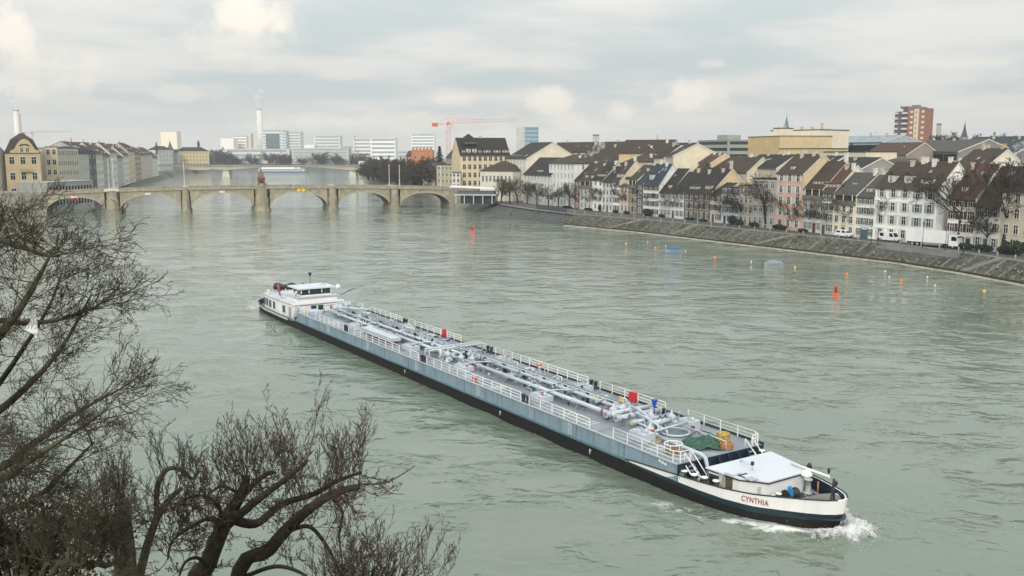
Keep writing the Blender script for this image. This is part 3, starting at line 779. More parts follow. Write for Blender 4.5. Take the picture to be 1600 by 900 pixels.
    if roof == 'gable' and group in ('riverside houses on the right bank', 'buildings behind the front row on the right bank') and rise > 2:
        rq = random.Random(int(A.x * 13 + A.y * 7))
        chim = list(chim) + [(rq.uniform(.1, .9), rq.uniform(.35, .7), rq.uniform(.7, 1.6), rq.choice(['tan', 'white', 'tan'])) for _ in range(1 + int(Wd > 9))]
        skyl = list(skyl) + [(rq.uniform(.12, .88), rq.uniform(.3, .8), .75, 1.0) for _ in range(rq.choice((0, 0, 1)) + int(Wd > 16))]
        if rq.random() < .5:
            ax = Wd * rq.uniform(.2, .8); MB().tube([(ax, yr, H + rise), (ax, yr, H + rise + 2.4)], .04, 4).tube([(ax - .6, yr, H + rise + 2.1), (ax + .6, yr, H + rise + 2.1)], .03, 4).tube([(ax - .4, yr, H + rise + 1.7), (ax + .4, yr, H + rise + 1.7)], .03, 4).build('roof_antenna', mat((.2, .2, .2), .6, .1, 2), ro)
    for (u, v, h, kind) in chim:
        x, y = Wd * u, depth * v
        zb = H + (rise * (1 - abs(y - yr) / max(yr, depth - yr)) if roof != 'flat' else 0) - .6
        s_ = .45 if kind != 'big' else .8
        cm = MB(); cm.box(x - s_, x + s_, y - s_ * .7, y + s_ * .7, zb, zb + .6 + h); cm.box(x - s_ - .1, x + s_ + .1, y - s_ * .7 - .1, y + s_ * .7 + .1, zb + .6 + h, zb + .75 + h)
        cm.build('chimney', CHIMW if kind == 'white' else CHIM, ro)
    for (u, v, w, h) in skyl:
        y = yr * v; z = H + rise * v; k = rise / yr; ln = math.hypot(1, k); a = math.atan(k)
        MB().box(-w / 2, w / 2, -h / 2, h / 2, .0, .1).build('skylight', mat((.16, .19, .21), .2, .05, 1, spec=.4), ro, (Wd * u, y, z + t + .02), (a, 0, 0))
    return root

# ---- the front row on the right bank: line of the house fronts in plan
FL = [(112, 178), (106.5, 200), (101.0, 214), (96.5, 222), (90.5, 234), (84.5, 249), (79.5, 260), (68.8, 281), (58, 305), (47, 325), (36, 345), (24, 368), (12, 400), (0, 440), (-6, 462)]
def front(xp, z=9.0):
    u = (xp - 800) / FPX
    for i in range(len(FL) - 1):
        def g(f):
            X = FL[i][0] * (1 - f) + FL[i + 1][0] * f; Y = FL[i][1] * (1 - f) + FL[i + 1][1] * f
            return X - u * (Y * _c + (CAM_H - z) * _s), X, Y
        g0, g1 = g(0)[0], g(1)[0]
        if g0 * g1 <= 0:
            f = g0 / (g0 - g1); _, X, Y = g(f); return Vector((X, Y))
    raise ValueError(xp)
def zpix(y, Y): return aty(800, y, Y).z
CREAM = (.60, .55, .42); WHT = (.82, .82, .80); TAN = (.56, .44, .27); PINK = (.60, .39, .33); GRY = (.46, .47, .46); BEI = (.50, .45, .36); OCH = (.62, .47, .23); BRW = (.20, .17, .14)
G1 = 'riverside houses on the right bank'
row = [
 # xl xr ye depth rise wall roof floors cols shutters extra label
 (898, 906.5, 282, 15, 6.4, (.22, .08, .07), ROOF_DARK, 4, 1, None, dict(), 'very narrow dark red house beside the tall white block'),
 (906.5, 926, 283, 15, 6.6, GRY, ROOF_BROWN, 4, 3, None, dict(loggia=True, dormers=[(.3, 'small'), (.75, 'small')], skyl=[(.5, .6, .9, 1.3)], sidecol=CREAM), 'grey white house with balcony storey right of the narrow red house'),
 (926, 942, 281, 13, 6.2, WHT, ROOF_DARK, 4, 2, None, dict(dormers=[(.5, 'strip')], chim=[(.9, .45, 1.2, 'white')], sidecol=(.68, .63, .5)), 'white house with a strip dormer and stepped pale gable edge'),
 (942, 958.7, 284, 12.5, 5.4, (.56, .56, .55), ROOF_DARK, 4, 3, None, dict(sidecol=(.68, .64, .52), door=1), 'pale grey house with light blue door behind a bare tree'),
 (958.7, 969, 283, 14, 7.2, WHT, ROOF_BROWN, 4, 2, 'dark', dict(dormers=[(.5, 'wide')], chim=[(.85, .5, 1.6, 'white'), (.5, .62, 1.2, 'tan')], sidecol=(.66, .58, .42)), 'white house with dark shutters and long cream side wall'),
 (969, 981, 291, 12, 2.6, (.55, .45, .38), ROOF_BROWN, 3, 2, None, dict(dormers=[(.45, 'big')]), 'low rosy house with one arched dormer'),
 (981, 995, 281, 13, 5.0, (.36, .28, .16), ROOF_BROWN, 4, 2, 'brown', dict(loggia=True), 'brown house with ochre upper storey and dark tiled roof'),
 (995, 1006, 287, 12, 6.0, (.12, .13, .14), ROOF_SLATE, 4, 1, None, dict(), 'narrow slate clad house left of the blue roofed house'),
 (1006, 1031, 289, 11, 7.0, (.62, .63, .63), ROOF_SLATE, 4, 3, 'brown', dict(dormers=[(.3, 'big')], skyl=[(.62, .72, .9, 1.2), (.8, .72, .9, 1.2)], chim=[(.3, .5, 1.5, 'white')]), 'white house with steep blue slate roof and two skylights'),
 (1031, 1049, 300, 15, 7.6, (.44, .46, .46), ROOF_DARK, 3, 3, 'grey', dict(dormers=[(.6, 'small')], sidecol=(.7, .67, .58)), 'grey house with an orange dormer below the tan fire wall'),
 (1049, 1069, 301, 14, 6.5, (.58, .62, .64), ROOF_DARK, 3, 3, 'grey', dict(door=0, sidecol=CREAM, chim=[(.8, .5, 1.3, 'tan')]), 'bluish white low house with pale blue door'),
 (1069, 1093, 302, 16, 8.0, BRW, ROOF_DARK, 3, 3, 'dark', dict(dormers=[(.45, 'strip')], chim=[(.4, .7, 1.2, 'white')], door=2), 'brown stone house with three small dormer windows in a row'),
 (1093, 1111, 302, 16, 7.6, (.24, .20, .16), ROOF_DARK, 3, 2, 'dark', dict(dormers=[(.5, 'wide')], sidecol=(.58, .47, .29), chim=[(.9, .5, 2.4, 'tan')]), 'brown stone house with tan side wall and tall tan chimney'),
 (1111, 1128, 304, 12, 3.4, (.46, .44, .40), ROOF_DARK, 3, 2, 'brown', dict(door=0), 'small narrow house with brown shutters behind a thin trunk'),
 (1128, 1154, 294, 12, .4, (.50, .54, .58), ROOF_RED, 4, 3, 'blue', dict(roof='flat', chim=[(.75, .7, 1.3, 'tan')], band=True, door=0), 'bluish house with dark blue shutters and salmon roof terrace'),
 (1154, 1176.5, 291, 13, .4, (.46, .40, .33), ROOF_BROWN, 4, 3, None, dict(roof='flat', door=0), 'beige flat topped house left of the big tree'),
 (1176.5, 1212.5, 280, 13, .4, (.40, .38, .35), ROOF_DARK, 4, 4, 'grey', dict(roof='flat'), 'grey beige house with dark base hidden by the big tree'),
 (1212.5, 1254, 271, 14, 5.2, PINK, ROOF_BROWN, 5, 3, 'white', dict(sidecol=(.62, .52, .33), chim=[(.35, .4, 1.4, 'tan'), (.72, .45, 1.8, 'tan'), (.98, .45, 1.4, 'tan')], door=0, band=True, dormers=[(.45, 'small')]), 'pink house with white shutters and tan gable'),
 (1254, 1283, 295, 16, 7.2, (.60, .62, .62), ROOF_BROWN, 4, 4, 'grey', dict(loggia=True, dormers=[(.62, 'strip')], chim=[(.95, .5, 2.4, 'white')], door=2), 'grey shuttered house with timber balcony right of the pink house'),
 (1283, 1302, 300, 15, 7.0, (.52, .49, .42), ROOF_RED, 4, 2, 'green', dict(dormers=[(.4, 'strip')], sidecol=(.68, .66, .6), chim=[(.98, .42, 1.6, 'white')], door=0), 'narrow beige house with long dormer and white stepped gable edge'),
 (1302, 1338, 304, 14, 5.4, (.68, .63, .50), ROOF_GREY, 4, 3, None, dict(loggia=True, skyl=[(.5, .45, 1.8, .5)], door=1, chim=[(.92, .45, 1.8, 'white')]), 'cream house with dark door behind the small white van'),
 (1338, 1365, 307, 13, 5.2, (.70, .70, .67), ROOF_GREY, 4, 3, 'blue', dict(dormers=[(.55, 'wide')], door=1, ground='garage'), 'off white house with blue garage door'),
 (1365, 1422.5, 293.5, 13.5, 6.0, (.76, .75, .70), ROOF_BROWN, 4, 3, 'white', dict(dormers=[(.32, 'big'), (.76, 'big')], chim=[(.8, .5, 1.3, 'white')], band=True), 'white four storey house with two white gabled dormers'),
 (1422.5, 1463, 296, 13.5, 6.2, (.78, .78, .76), ROOF_BROWN, 4, 2, 'grey', dict(dormers=[(.45, 'wide')], chim=[(.2, .42, 1.8, 'white'), (.7, .5, 1.2, 'white')], side=[(2, 4, 5, 'grey')], skyl=[]), 'white house with broad white gable behind the truck'),
 (1480, 1522, 309, 14, 7.4, (.72, .70, .65), ROOF_RED, 4, 3, 'red', dict(dormers=[(.4, 'small')], sidecol=(.68, .66, .6), door=2, skyl=[(.6, .7, .8, 1.2)], chim=[(.9, .55, 1.2, 'tan')]), 'white house with dark red shutters and steep brown roof'),
 (1522, 1562, 322, 15, 8.4, (.60, .60, .58), ROOF_BROWN, 3, 3, 'grey', dict(door=1, chim=[(.6, .6, 1.5, 'tan')], skyl=[(.6, .8, 1.4, 1.4)], sidecol=CREAM), 'grey house with very steep brown roof near the right edge'),
 (1562, 1612, 300, 13, 4.5, BEI, ROOF_DARK, 4, 3, None, dict(skyl=[(.5, .6, 1.6, 1.4)]), 'beige house behind the large tree at the right edge'),
]
HOUSES = {}
for (xl, xr, ye, dep, rise, wall, rm, fl_, co, sh, ex, lab) in row:
    A, B = front(xl), front(xr)
    # the fronts are not one wall: each stands a little forward or back
    jit = random.uniform(-.35, .35); nrm = Vector((.905, .425)) * jit
    A = A + nrm; B = B + nrm
    Ym = (A.y + B.y) / 2
    ex = dict(ex); rf = ex.pop('roof', 'gable')
    w_ = min(1.2, (B - A).length / co * .5)
    if min(wall) > .35: wall = tuple(min(.83, c * 1.13) for c in wall)
    o = building('town_house', lab, A, B, ZQ, zpix(ye, Ym), dep, rf, rise, wall, rm, fl_, co, w_, 1.9, 'win', sh, group=G1, **ex)
    HOUSES[(xl + xr) / 2] = lab
# orange cladding on the one dormer is paint on its cheeks
# ---- buildings near the bridge head and behind the row
def far_b(name, label, xl, Yl, xr, Yr, ybase, ye, depth, **kw):
    A = aty(xl, 250, Yl); B = aty(xr, 250, Yr)
    Ym = (Yl + Yr) / 2; z0 = kw.pop('z0', None)
    if z0 is None: z0 = zpix(ybase, Ym)
    return building(name, label, A, B, z0, zpix(ye, Ym), depth, **kw)
G2 = 'buildings behind the front row on the right bank'
cb_ = far_b('corner_block', 'tall yellow corner block with dark mansard roof at the right bridge end', 719, 452, 797, 459, 294, 242.5, 18, roof='gable', rise=8.2, wall=(.62, .52, .33), roofm=ROOF_DARK, floors=5, cols=9, ww=1.5, wh=2.2, z0=5, dormers=[(.08, 'small'), (.18, 'big'), (.30, 'big'), (.41, 'small'), (.55, 'wide'), (.75, 'wide'), (.93, 'wide')], side=[(3, 0, 5, None)], sideface='left', band=True, cat='building', chim=[(.5, .5, 1.0, 'tan')])
rt_ = far_b('roof_turret', 'pointed dark roof turret on top of the yellow corner block', 726, 456, 745, 458, 222, 219.5, 8, roof='hip', rise=3.2, wall=(.1, .09, .08), roofm=ROOF_DARK, floors=1, cols=1, win=False, cat='turret')
far_b('terrace_house', 'low white house with arched windows and brown hipped roof by the bridge', 750, 432, 801, 424, 297, 267, 15, roof='hip', rise=4.4, wall=(.62, .59, .5), roofm=ROOF_BROWN, floors=2, cols=8, ww=1.0, wh=2.4, style='arch', z0=4, cat='house')
far_b('office_house', 'white block with a grid of small windows and huge blank cream gable', 791, 446, 823, 425, 300, 247.5, 26, roof='gable', rise=7.2, wall=(.66, .66, .63), sidecol=(.68, .63, .5), roofm=ROOF_DARK, floors=6, cols=6, ww=.85, wh=1.7, z0=4, skyl=[(.12, .15, .6, 1.5), (.2, .15, .5, 1.5), (.3, .15, .5, 1.5), (.42, .15, .5, 1.5), (.55, .15, .5, 1.5), (.8, .15, 1.4, 1.5)], cat='building')
far_b('white_house', 'white house with big dark roof and wide white dormer behind the terrace trees', 818, 412, 862, 388, 310, 273, 16, roof='gable', rise=7.0, wall=(.60, .60, .57), roofm=ROOF_DARK, floors=4, cols=8, ww=.9, wh=1.6, z0=ZQ, dormers=[(.5, 'strip')], chim=[(.85, .35, 1.6, 'white')], cat='house')
far_b('white_block', 'tall white five storey block with a row of small attic windows', 858, 392, 899, 371, 318, 254.5, 15, roof='hip', rise=3.4, wall=(.70, .71, .70), roofm=ROOF_BROWN, floors=5, cols=7, ww=.85, wh=1.9, z0=ZQ, side=[(3, 0, 5, None)], chim=[(.5, .6, 1.0, 'white'), (.8, .3, .8, 'white')], overhang=.6, cat='building')
far_b('long_house', 'long building with broad brown roof and three round topped dormers', 850, 470, 1012, 415, 262, 249, 18, roof='gable', rise=8.0, wall=(.5, .45, .36), roofm=ROOF_BROWN, floors=2, cols=14, z0=6, dormers=[(.22, 'big'), (.30, 'big'), (.37, 'big')], skyl=[(.1, .5, .8, .9), (.25, .75, .8, .9), (.34, .75, .8, .9), (.45, .75, .8, .9)], chim=[(.1, .5, .8, 'tan'), (.6, .5, .8, 'tan')], group=G2, cat='building')
far_b('barn_house', 'broad brown roofed house with ochre wall and grey shingled gable', 967, 392, 1046, 380, 262, 239, 13, roof='gable', rise=5.2, wall=(.62, .48, .28), sidecol=(.40, .39, .33), roofm=ROOF_BROWN, floors=2, cols=3, win=False, z0=6, chim=[(.6, .2, .7, 'white')], skyl=[(.65, .25, .5, .6)], group=G2)
far_b('cream_house', 'cream house with low blank gable wall and dark roof edge', 1036, 352, 1052, 334, 272, 243, 17, roof='gable', rise=4.2, wall=(.55, .5, .48), sidecol=(.68, .62, .47), roofm=ROOF_DARK, floors=4, cols=2, win=False, z0=5, group=G2)
far_b('cream_wing', 'cream wing with twin sloping parapets left of the cream house', 1022, 356, 1038, 346, 270, 246, 13, roof='gable', rise=4.4, wall=(.66, .61, .48), roofm=ROOF_DARK, floors=3, cols=2, win=False, z0=5, group=G2)
far_b('hip_house', 'small house with brown pyramid roof behind the cream walled house', 976, 376, 1014, 364, 262, 252.5, 12, roof='hip', rise=3.2, wall=(.55, .47, .36), roofm=ROOF_BROWN, floors=2, cols=3, win=False, z0=6, chim=[(.8, .3, 1.0, 'white'), (.2, .2, 1.4, 'tan')], group=G2)
far_b('fire_wall_house', 'house with tall blank tan fire wall right of the slate roof', 1024, 352, 1033, 344, 300, 262, 12, roof='flat', rise=.3, wall=(.5, .46, .38), sidecol=(.58, .46, .27), roofm=ROOF_DARK, floors=3, cols=1, win=False, z0=ZQ, group=G2)
far_b('skylight_house', 'brown roofed house with a row of slanted skylights', 1038, 352, 1080, 336, 268, 258, 8, roof='gable', rise=2.3, wall=(.5, .46, .38), sidecol=(.6, .58, .5), roofm=ROOF_DARK, floors=3, cols=2, win=False, z0=5, skyl=[(.25, .35, .7, 2), (.5, .35, .7, 2), (.75, .35, .7, 2)], chim=[(.55, .5, .8, 'tan')], group=G2)
far_b('tan_gable_house', 'small tan house with plain gable below the glass building', 1092, 335, 1111, 316, 270, 254, 9, roof='gable', rise=3.0, wall=(.45, .3, .2), sidecol=(.60, .47, .30), roofm=ROOF_RED, floors=2, cols=1, win=False, z0=5, group=G2)
far_b('glass_office', 'modern office with rows of greenish glass and roof terraces', 1090, 432, 1137, 410, 262, 220, 18, roof='flat', rise=2.6, wall=(.34, .36, .33), roofm=mat((.30, .31, .29), .7, .1, .5), floors=9, cols=6, strips=True, side=True, stripc=mat((.03, .05, .05), .2, .2, .4, spec=.6), z0=6, group=G2, cat='building')
far_b('department_store', 'large windowless tan building with stepped roof', 1168, 385, 1217, 360, 252, 214, 22, roof='flat', rise=.3, wall=(.58, .44, .24), sidecol=(.56, .45, .27), roofm=mat((.2, .17, .13), .8, .1, .5), floors=1, cols=1, win=False, z0=5, group=G2, cat='building')
far_b('store_wing', 'long low tan wing below the cream penthouse block', 1216, 358, 1290, 344, 252, 233, 16, roof='flat', rise=.3, wall=(.58, .45, .25), roofm=mat((.06, .07, .065), .8, .1, .5), floors=1, cols=1, win=False, z0=5, group=G2, cat='building')
ph_ = far_b('penthouse_block', 'cream blocky building with dark flat roof edge', 1203, 392, 1281, 374, 246, 204, 20, roof='flat', rise=.2, wall=(.72, .66, .52), roofm=mat((.09, .075, .06), .8, .1, .5), floors=1, cols=1, win=False, z0=5, chim=[(.1, .3, 2.2, 'tan'), (.9, .2, 2.6, 'tan'), (.72, .2, 1.2, 'tan'), (.45, .3, 1.5, 'tan')], group=G2, cat='building')
st2_ = far_b('stair_tower', 'narrow cream stair tower rising on the cream block', 1207, 370, 1219, 367, 236, 201, 7, roof='flat', rise=.2, wall=(.72, .66, .52), roofm=mat((.09, .075, .06), .8, .1, .5), floors=1, cols=1, win=False, z0=5, group=G2, cat='building')
gh_ = far_b('glass_hall', 'low building with pale blue glass roofs', 1282, 470, 1378, 432, 250, 223, 24, roof='gable', rise=3.2, wall=(.35, .42, .45), roofm=mat((.13, .19, .23), .3, .3, .2, spec=.5), floors=3, cols=8, strips=True, z0=6, chim=[(.5, .5, 1.4, 'tan'), (.75, .5, 1.0, 'tan')], group=G2, cat='building')
rs_ = far_b('rooftop_storey', 'rust red rooftop storey above the pale blue glass roofs', 1308, 480, 1333, 476, 222, 214, 8, roof='flat', rise=.2, wall=(.36, .15, .10), roofm=ROOF_RED, floors=1, cols=2, win=False, z0=24, group=G2, cat='building')
far_b('parapet_house', 'long low house with a pale cream wall under the blue roofs', 1286, 330, 1352, 308, 262, 238, 12, roof='flat', rise=.2, wall=(.68, .62, .48), roofm=ROOF_GREY, floors=1, cols=1, win=False, z0=5, group=G2)
far_b('rear_house', 'grey rear house with wide brown hipped roof behind the white dormers', 1343, 300, 1420, 276, 290, 263, 15, roof='hip', rise=3.0, wall=(.36, .36, .31), roofm=ROOF_GREY, floors=3, cols=6, ww=.9, wh=1.3, z0=5, chim=[(.15, .3, 1.2, 'white'), (.9, .4, 1.0, 'tan')], group=G2)
far_b('dark_house', 'house with broad dark brown roof in front of the cream wall', 1292, 300, 1345, 282, 280, 264, 14, roof='gable', rise=3.4, wall=(.3, .28, .26), roofm=ROOF_DARK, floors=2, cols=3, win=False, z0=5, group=G2)
far_b('russet_house', 'house with long russet roof left of the red tower', 1350, 395, 1416, 372, 256, 242, 17, roof='gable', rise=4.8, wall=(.3, .26, .22), roofm=ROOF_RED, floors=2, cols=5, z0=6, group=G2)
far_b('grey_roof_block', 'block with long dark grey roof below the red brick tower', 1408, 400, 1497, 360, 258, 237, 24, roof='gable', rise=4.6, wall=(.24, .22, .2), roofm=ROOF_GREY, floors=3, cols=10, strips=True, z0=6, group=G2, cat='building')
far_b('dark_hall', 'long dark teal hall roof on the skyline at the right', 1482, 440, 1640, 392, 256, 236, 30, roof='gable', rise=6.4, wall=(.13, .14, .14), roofm=ROOF_TEAL, floors=2, cols=4, win=False, z0=6, group=G2, cat='building')
far_b('orange_canopy', 'orange yellow roof beam in front of the dark hall', 1527, 380, 1565, 372, 234, 226, 3, roof='flat', rise=.2, wall=(.60, .33, .06), roofm=mat((.60, .33, .06), .7, .1, .5), floors=1, cols=1, win=False, z0=5, group=G2, cat='canopy')
far_b('teal_roof_house', 'house with dark teal roof and skylights right of the chimneys', 1500, 330, 1562, 306, 275, 252, 16, roof='gable', rise=4.2, wall=(.2, .2, .19), roofm=ROOF_TEAL, floors=2, cols=4, win=False, z0=5, skyl=[(.45, .6, 2.4, 1.2), (.7, .5, 2.0, 1.2)], chim=[(.1, .4, 2.6, 'tan')], group=G2)
far_b('slate_roof_house', 'house with plain slate roof at the far right edge', 1560, 320, 1640, 296, 275, 254, 16, roof='gable', rise=5.6, wall=(.2, .2, .19), roofm=ROOF_TEAL, floors=2, cols=4, win=False, z0=5, skyl=[(.4, .5, 2.2, 1.4)], group=G2)
far_b('brown_roof_house', 'house with wide brown roof and white gable behind the red shuttered house', 1478, 262, 1526, 242, 300, 272, 15, roof='gable', rise=6.4, wall=(.3, .28, .25), sidecol=(.66, .63, .55), roofm=ROOF_BROWN, floors=3, cols=3, win=False, z0=5, skyl=[(.5, .6, 1.4, 1.0)], chim=[(.3, .5, 1.2, 'tan')], group=G2)
for i, (xl, Yl, xr, Yr, ye, rise, rm, lab) in enumerate([
    (1085, 322, 1168, 300, 268, 4.6, ROOF_BROWN, 'house with brown roof and skylight strip left of the tan store'),
    (1160, 312, 1214, 292, 262, 4.0, ROOF_DARK, 'house with dark roof and cream gable left of the pink house'),
    (935, 402, 990, 376, 262, 3.4, ROOF_DARK, 'rear house with low dark roof behind the cream side walls'),
    (1420, 300, 1482, 280, 271, 3.4, ROOF_GREY, 'rear house with dark roof behind the truck house'),
    (1226, 330, 1290, 300, 262, 3.8, ROOF_DARK, 'rear house with dark roof right of the pink house'),
    (1000, 520, 1100, 480, 240, 5.5, ROOF_DARK, 'long far house with dark roof left of the glass office')]):
    far_b('rear_house', lab, xl, Yl, xr, Yr, 280, ye, 13, roof='gable', rise=rise, wall=(.5, .46, .38), sidecol=(.66, .60, .46), roofm=rm, floors=3, cols=4, win=False, z0=5, chim=[(.3, .45, 1.0, 'tan'), (.8, .5, 1.2, 'white')], skyl=[(.5, .6, .8, 1.0)], group=G2)
# turret, stair tower and rooftop storey belong to the buildings that carry them
bpy.context.view_layer.update()
for ch_, pa_ in ((rt_, cb_), (st2_, ph_), (rs_, gh_)):
    ch_.parent = pa_; ch_.matrix_parent_inverse = pa_.matrix_world.inverted()
    for k_ in ('category', 'group', 'short', 'label'):
        if k_ in ch_: del ch_[k_]
# ---- red brick tower on the right skyline
tA, tB = aty(1417, 200, 700), aty(1446, 200, 690)
tw = building('brick_tower', 'tall red brick apartment tower on the right skyline', tA, tB, 8, zpix(170, 695), 12, roof='flat', rise=.3, wall=(.31, .15, .105), roofm=mat((.2, .2, .2), .8, .1, 1), floors=11, cols=3, ww=1.6, wh=1.7, style='pane', win=False, cat='tower')
Wt = (Vector((tB.x, tB.y)) - Vector((tA.x, tA.y))).length; Ht = zpix(170, 695) - 8
MB().box(Wt * .36, Wt * .62, -.12, .1, 0, Ht).build('pale_bay', plaster((.62, .56, .42)), tw)
lm = shared('lightwin', lambda: MB().box(-1.0, 1.0, -.12, .05, 0, 1.6, 0).box(-.12, .12, -.16, -.1, 0, 1.6, 1).mesh('window', [mat((.66, .6, .48), .4, .15, .5), FRAME]))
n_f = 13
for f in range(n_f):
    z = Ht * (f + .25) / n_f
    link('window', lm, tw, (Wt * .22, 0, z)); link('window', lm, tw, (Wt * .83, 0, z))
    link('window', shared('smallw', lambda: MB().box(-.35, .35, -.2, .05, 0, .9).mesh('window', GLASS)), tw, (Wt * .47, 0, z))
MB().box(-Wt * .30, -.02, 1.5, 11, -1, Ht * 1.02).build('stair_core', mat((.13, .09, .10), .9, .15, .5), tw)
MB().box(-Wt * .80, -Wt * .30, 3, 12, -1, Ht * .97).build('left_wing', mat((.15, .13, .14), .9, .15, .5), tw)
for f in range(n_f):
    z = Ht * (f + .1) / n_f
    for (u0, u1, y_) in ((-Wt * .33, -.3, 0.2), (-Wt * .86, -Wt * .60, 1.7)):
        b2 = MB().box(u0, u1, y_, y_ + 1.4, z, z + 1.25).build('balcony', mat((.60, .60, .60), .8, .1, 1), tw)
MB().box(-Wt * .45, Wt * .78, 1.5, 8, Ht + .35, Ht + 1.4).build('roof_plant', mat((.22, .19, .17), .8, .1, 1), tw)
MB().box(-Wt * .48, -Wt * .02, 1.2, 6, Ht + 1.41, Ht + 2.2).box(Wt * .15, Wt * .5, 1.2, 6, Ht + 1.41, Ht + 2.9).build('lift_house', mat((.25, .2, .16), .8, .1, 1), tw)
# ---- spires, chimneys, glass tower
def spire(xp, Y, yt, yb, r, col, label):
    p = aty(xp, yb, Y); zt = zpix(yt, Y); h = zt - p.z
    o = empty('church_spire', (p.x, p.y, p.z - 6), 0, label, 'spire', 'church spires on the skyline')
    MB().box(-r, r, -r, r, -14, 6).build('tower', mat((.33, .30, .26), .9, .1, .5), o)
    MB().lathe([(r * 1.25, 6), (r * .95, 6 + h * .12), (r * .5, 6 + h * .42), (r * .12, 6 + h * .86), (.05, 6 + h * .9)], n=8, smooth=False).build('roof', mat(col, .7, .2, .6), o)
    MB().tube([(0, 0, 6 + h * .85), (0, 0, 6 + h * 1.12)], .12, 5).build('finial', mat((.2, .2, .18), .6, .1, 1), o)
spire(1228.5, 620, 180, 207, 2.6, (.10, .20, .19), 'slender green copper church spire above the cream block')
spire(1506.5, 600, 190, 214, 1.9, (.06, .07, .08), 'small dark pointed spire left of the dark hall')
spire(1027, 560, 214, 226, 1.3, (.22, .32, .28), 'little pale green turret top behind the brown roofs')
def stack(xp, Y, yt, r, label, col=(.45, .44, .42), n=10, w2=None):
    p = aty(xp, yt, Y); o = empty('factory_chimney', (p.x, p.y, 4), 0, label, 'chimney', 'chimneys on the skyline'); h = p.z - 4
    MB().lathe([(r * 1.25, -1), (r, h - .8)], n=n).build('shaft', mat(col, .85, .12, .1), o)
    MB().lathe([(r * 1.08, h - .8), (r * 1.08, h)], n=n).build('rim', mat(tuple(c * .5 for c in col), .85, .1, .5), o)
    return o, h
stack(1467.5, 640, 193, 1.5, 'thin grey brick chimney between red tower and dark spire', (.3, .28, .25))
st_, h_ = stack(929, 600, 210, 1.1, 'left pipe of the grey twin chimney above the brown roof', (.36, .37, .38)); st_, h_ = stack(933.5, 600, 210, 1.1, 'right pipe of the grey twin chimney above the brown roof', (.36, .37, .38))
gt = far_b('glass_tower', 'blue glass office tower behind the cream gable', 820, 800, 841.5, 800, 250, 199, 14, roof='flat', rise=.2, wall=(.30, .40, .45), sidecol=(.55, .57, .56), roofm=mat((.3, .35, .37), .6, .1, .5), floors=12, strips=True, stripc=mat((.16, .27, .33), .15, .15, .3, spec=.7), z0=6, cat='tower')
MB().box(-7.2, -.05, 1, 13, -1, zpix(198.5, 800) - 6).build('concrete_core', mat((.50, .51, .50), .8, .12, .15), gt)
# ---- buildings right of the far bridge: brick castle like house, beige flats, crane
ob = far_b('brick_house', 'orange brick house with stepped battlement gables above the bare trees', 643, 640, 676, 640, 270, 236, 14, roof='flat', rise=.3, wall=(.52, .21, .10), roofm=mat((.40, .17, .09), .8, .1, .5), floors=3, cols=3, ww=1.5, wh=2.0, z0=6, cat='house')
wb = 33 * 640 / FPX; hb = zpix(236, 640) - 6
mm = shared('merlon', lambda: MB().box(-.8, .8, -.35, .5, 0, 1.4).prism([(-.8, 1.4), (.8, 1.4), (0, 2.3)], 1, -.35, .5).mesh('merlon', mat((.50, .20, .10), .9, .15, 1)))
for k in range(6): link('merlon', mm, ob, (wb * (k + .5) / 6, .2, hb + .36))
far_b('brick_wing', 'thin pale red gabled wing left of the orange brick house', 634, 650, 644, 648, 270, 244, 9, roof='gable', rise=3.5, wall=(.5, .3, .24), roofm=ROOF_RED, floors=3, cols=2, win=True, z0=6)
far_b('beige_flats', 'beige flats with balconies left of the yellow corner block', 682, 500, 708, 490, 296, 258, 12, roof='flat', rise=.3, wall=(.45, .40, .30), roofm=ROOF_DARK, floors=4, cols=4, ww=1.4, wh=1.3, z0=6, band=True)
far_b('gable_house', 'house with tall brown roof between crane and yellow block', 697, 540, 716, 530, 270, 246, 14, roof='gable', rise=6.5, wall=(.3, .26, .22), roofm=ROOF_BROWN, floors=2, cols=2, z0=6)
far_b('low_house', 'low brown roofed house among bare trees by the far bridge head', 660, 560, 700, 530, 285, 268, 14, roof='gable', rise=5.0, wall=(.5, .46, .4), roofm=ROOF_BROWN, floors=2, cols=4, z0=5)
far_b('white_annex', 'narrow white annex at the foot of the yellow corner block', 706, 446, 719, 446, 296, 270, 8, roof='flat', rise=.2, wall=(.62, .6, .55), roofm=ROOF_GREY, floors=4, cols=2, z0=6)

# ---- left bank
G3 = 'houses on the left bank'
yb_ = far_b('ornate_house', 'yellow stone house with curved ornate gable on the left bank', 8, 409, 63, 415, 300, 239, 16, roof='mansard', rise=8.6, wall=(.45, .37, .23), sidecol=(.20, .17, .14), roofm=ROOF_BROWN, floors=3, cols=3, ww=1.9, wh=3.0, z0=5, band=True, side=[(3, 0, 3, None)], group=G3, dormers=[])
Wy = 55 * 414 / FPX; Hy = zpix(239, 414) - 5
gp = [(-3.0, 0), (3.0, 0)]
prof = [(Wy * .13, 0), (Wy * .87, 0), (Wy * .86, 1.0), (Wy * .76, 1.6), (Wy * .70, 3.4), (Wy * .64, 4.8), (Wy * .56, 5.8), (Wy * .5, 6.1), (Wy * .44, 5.8), (Wy * .36, 4.8), (Wy * .30, 3.4), (Wy * .24, 1.6), (Wy * .14, 1.0)]
MB().prism([(p, Hy + q) for p, q in prof], 1, -.5, .6).build('ornate_gable', plaster((.45, .37, .23)), yb_)
for u in (.43, .57): link('window', window_mesh(1.2, 1.7, 'win'), yb_, (Wy * u, -.52, Hy + .5))
MB().tube([(Wy * .38, -.55, Hy + 3.0), (Wy * .44, -.55, Hy + 3.6), (Wy * .56, -.55, Hy + 3.6), (Wy * .62, -.55, Hy + 3.0)], .3, 6).build('arched_hood', mat((.06, .055, .05), .7, .1, 1), yb_)
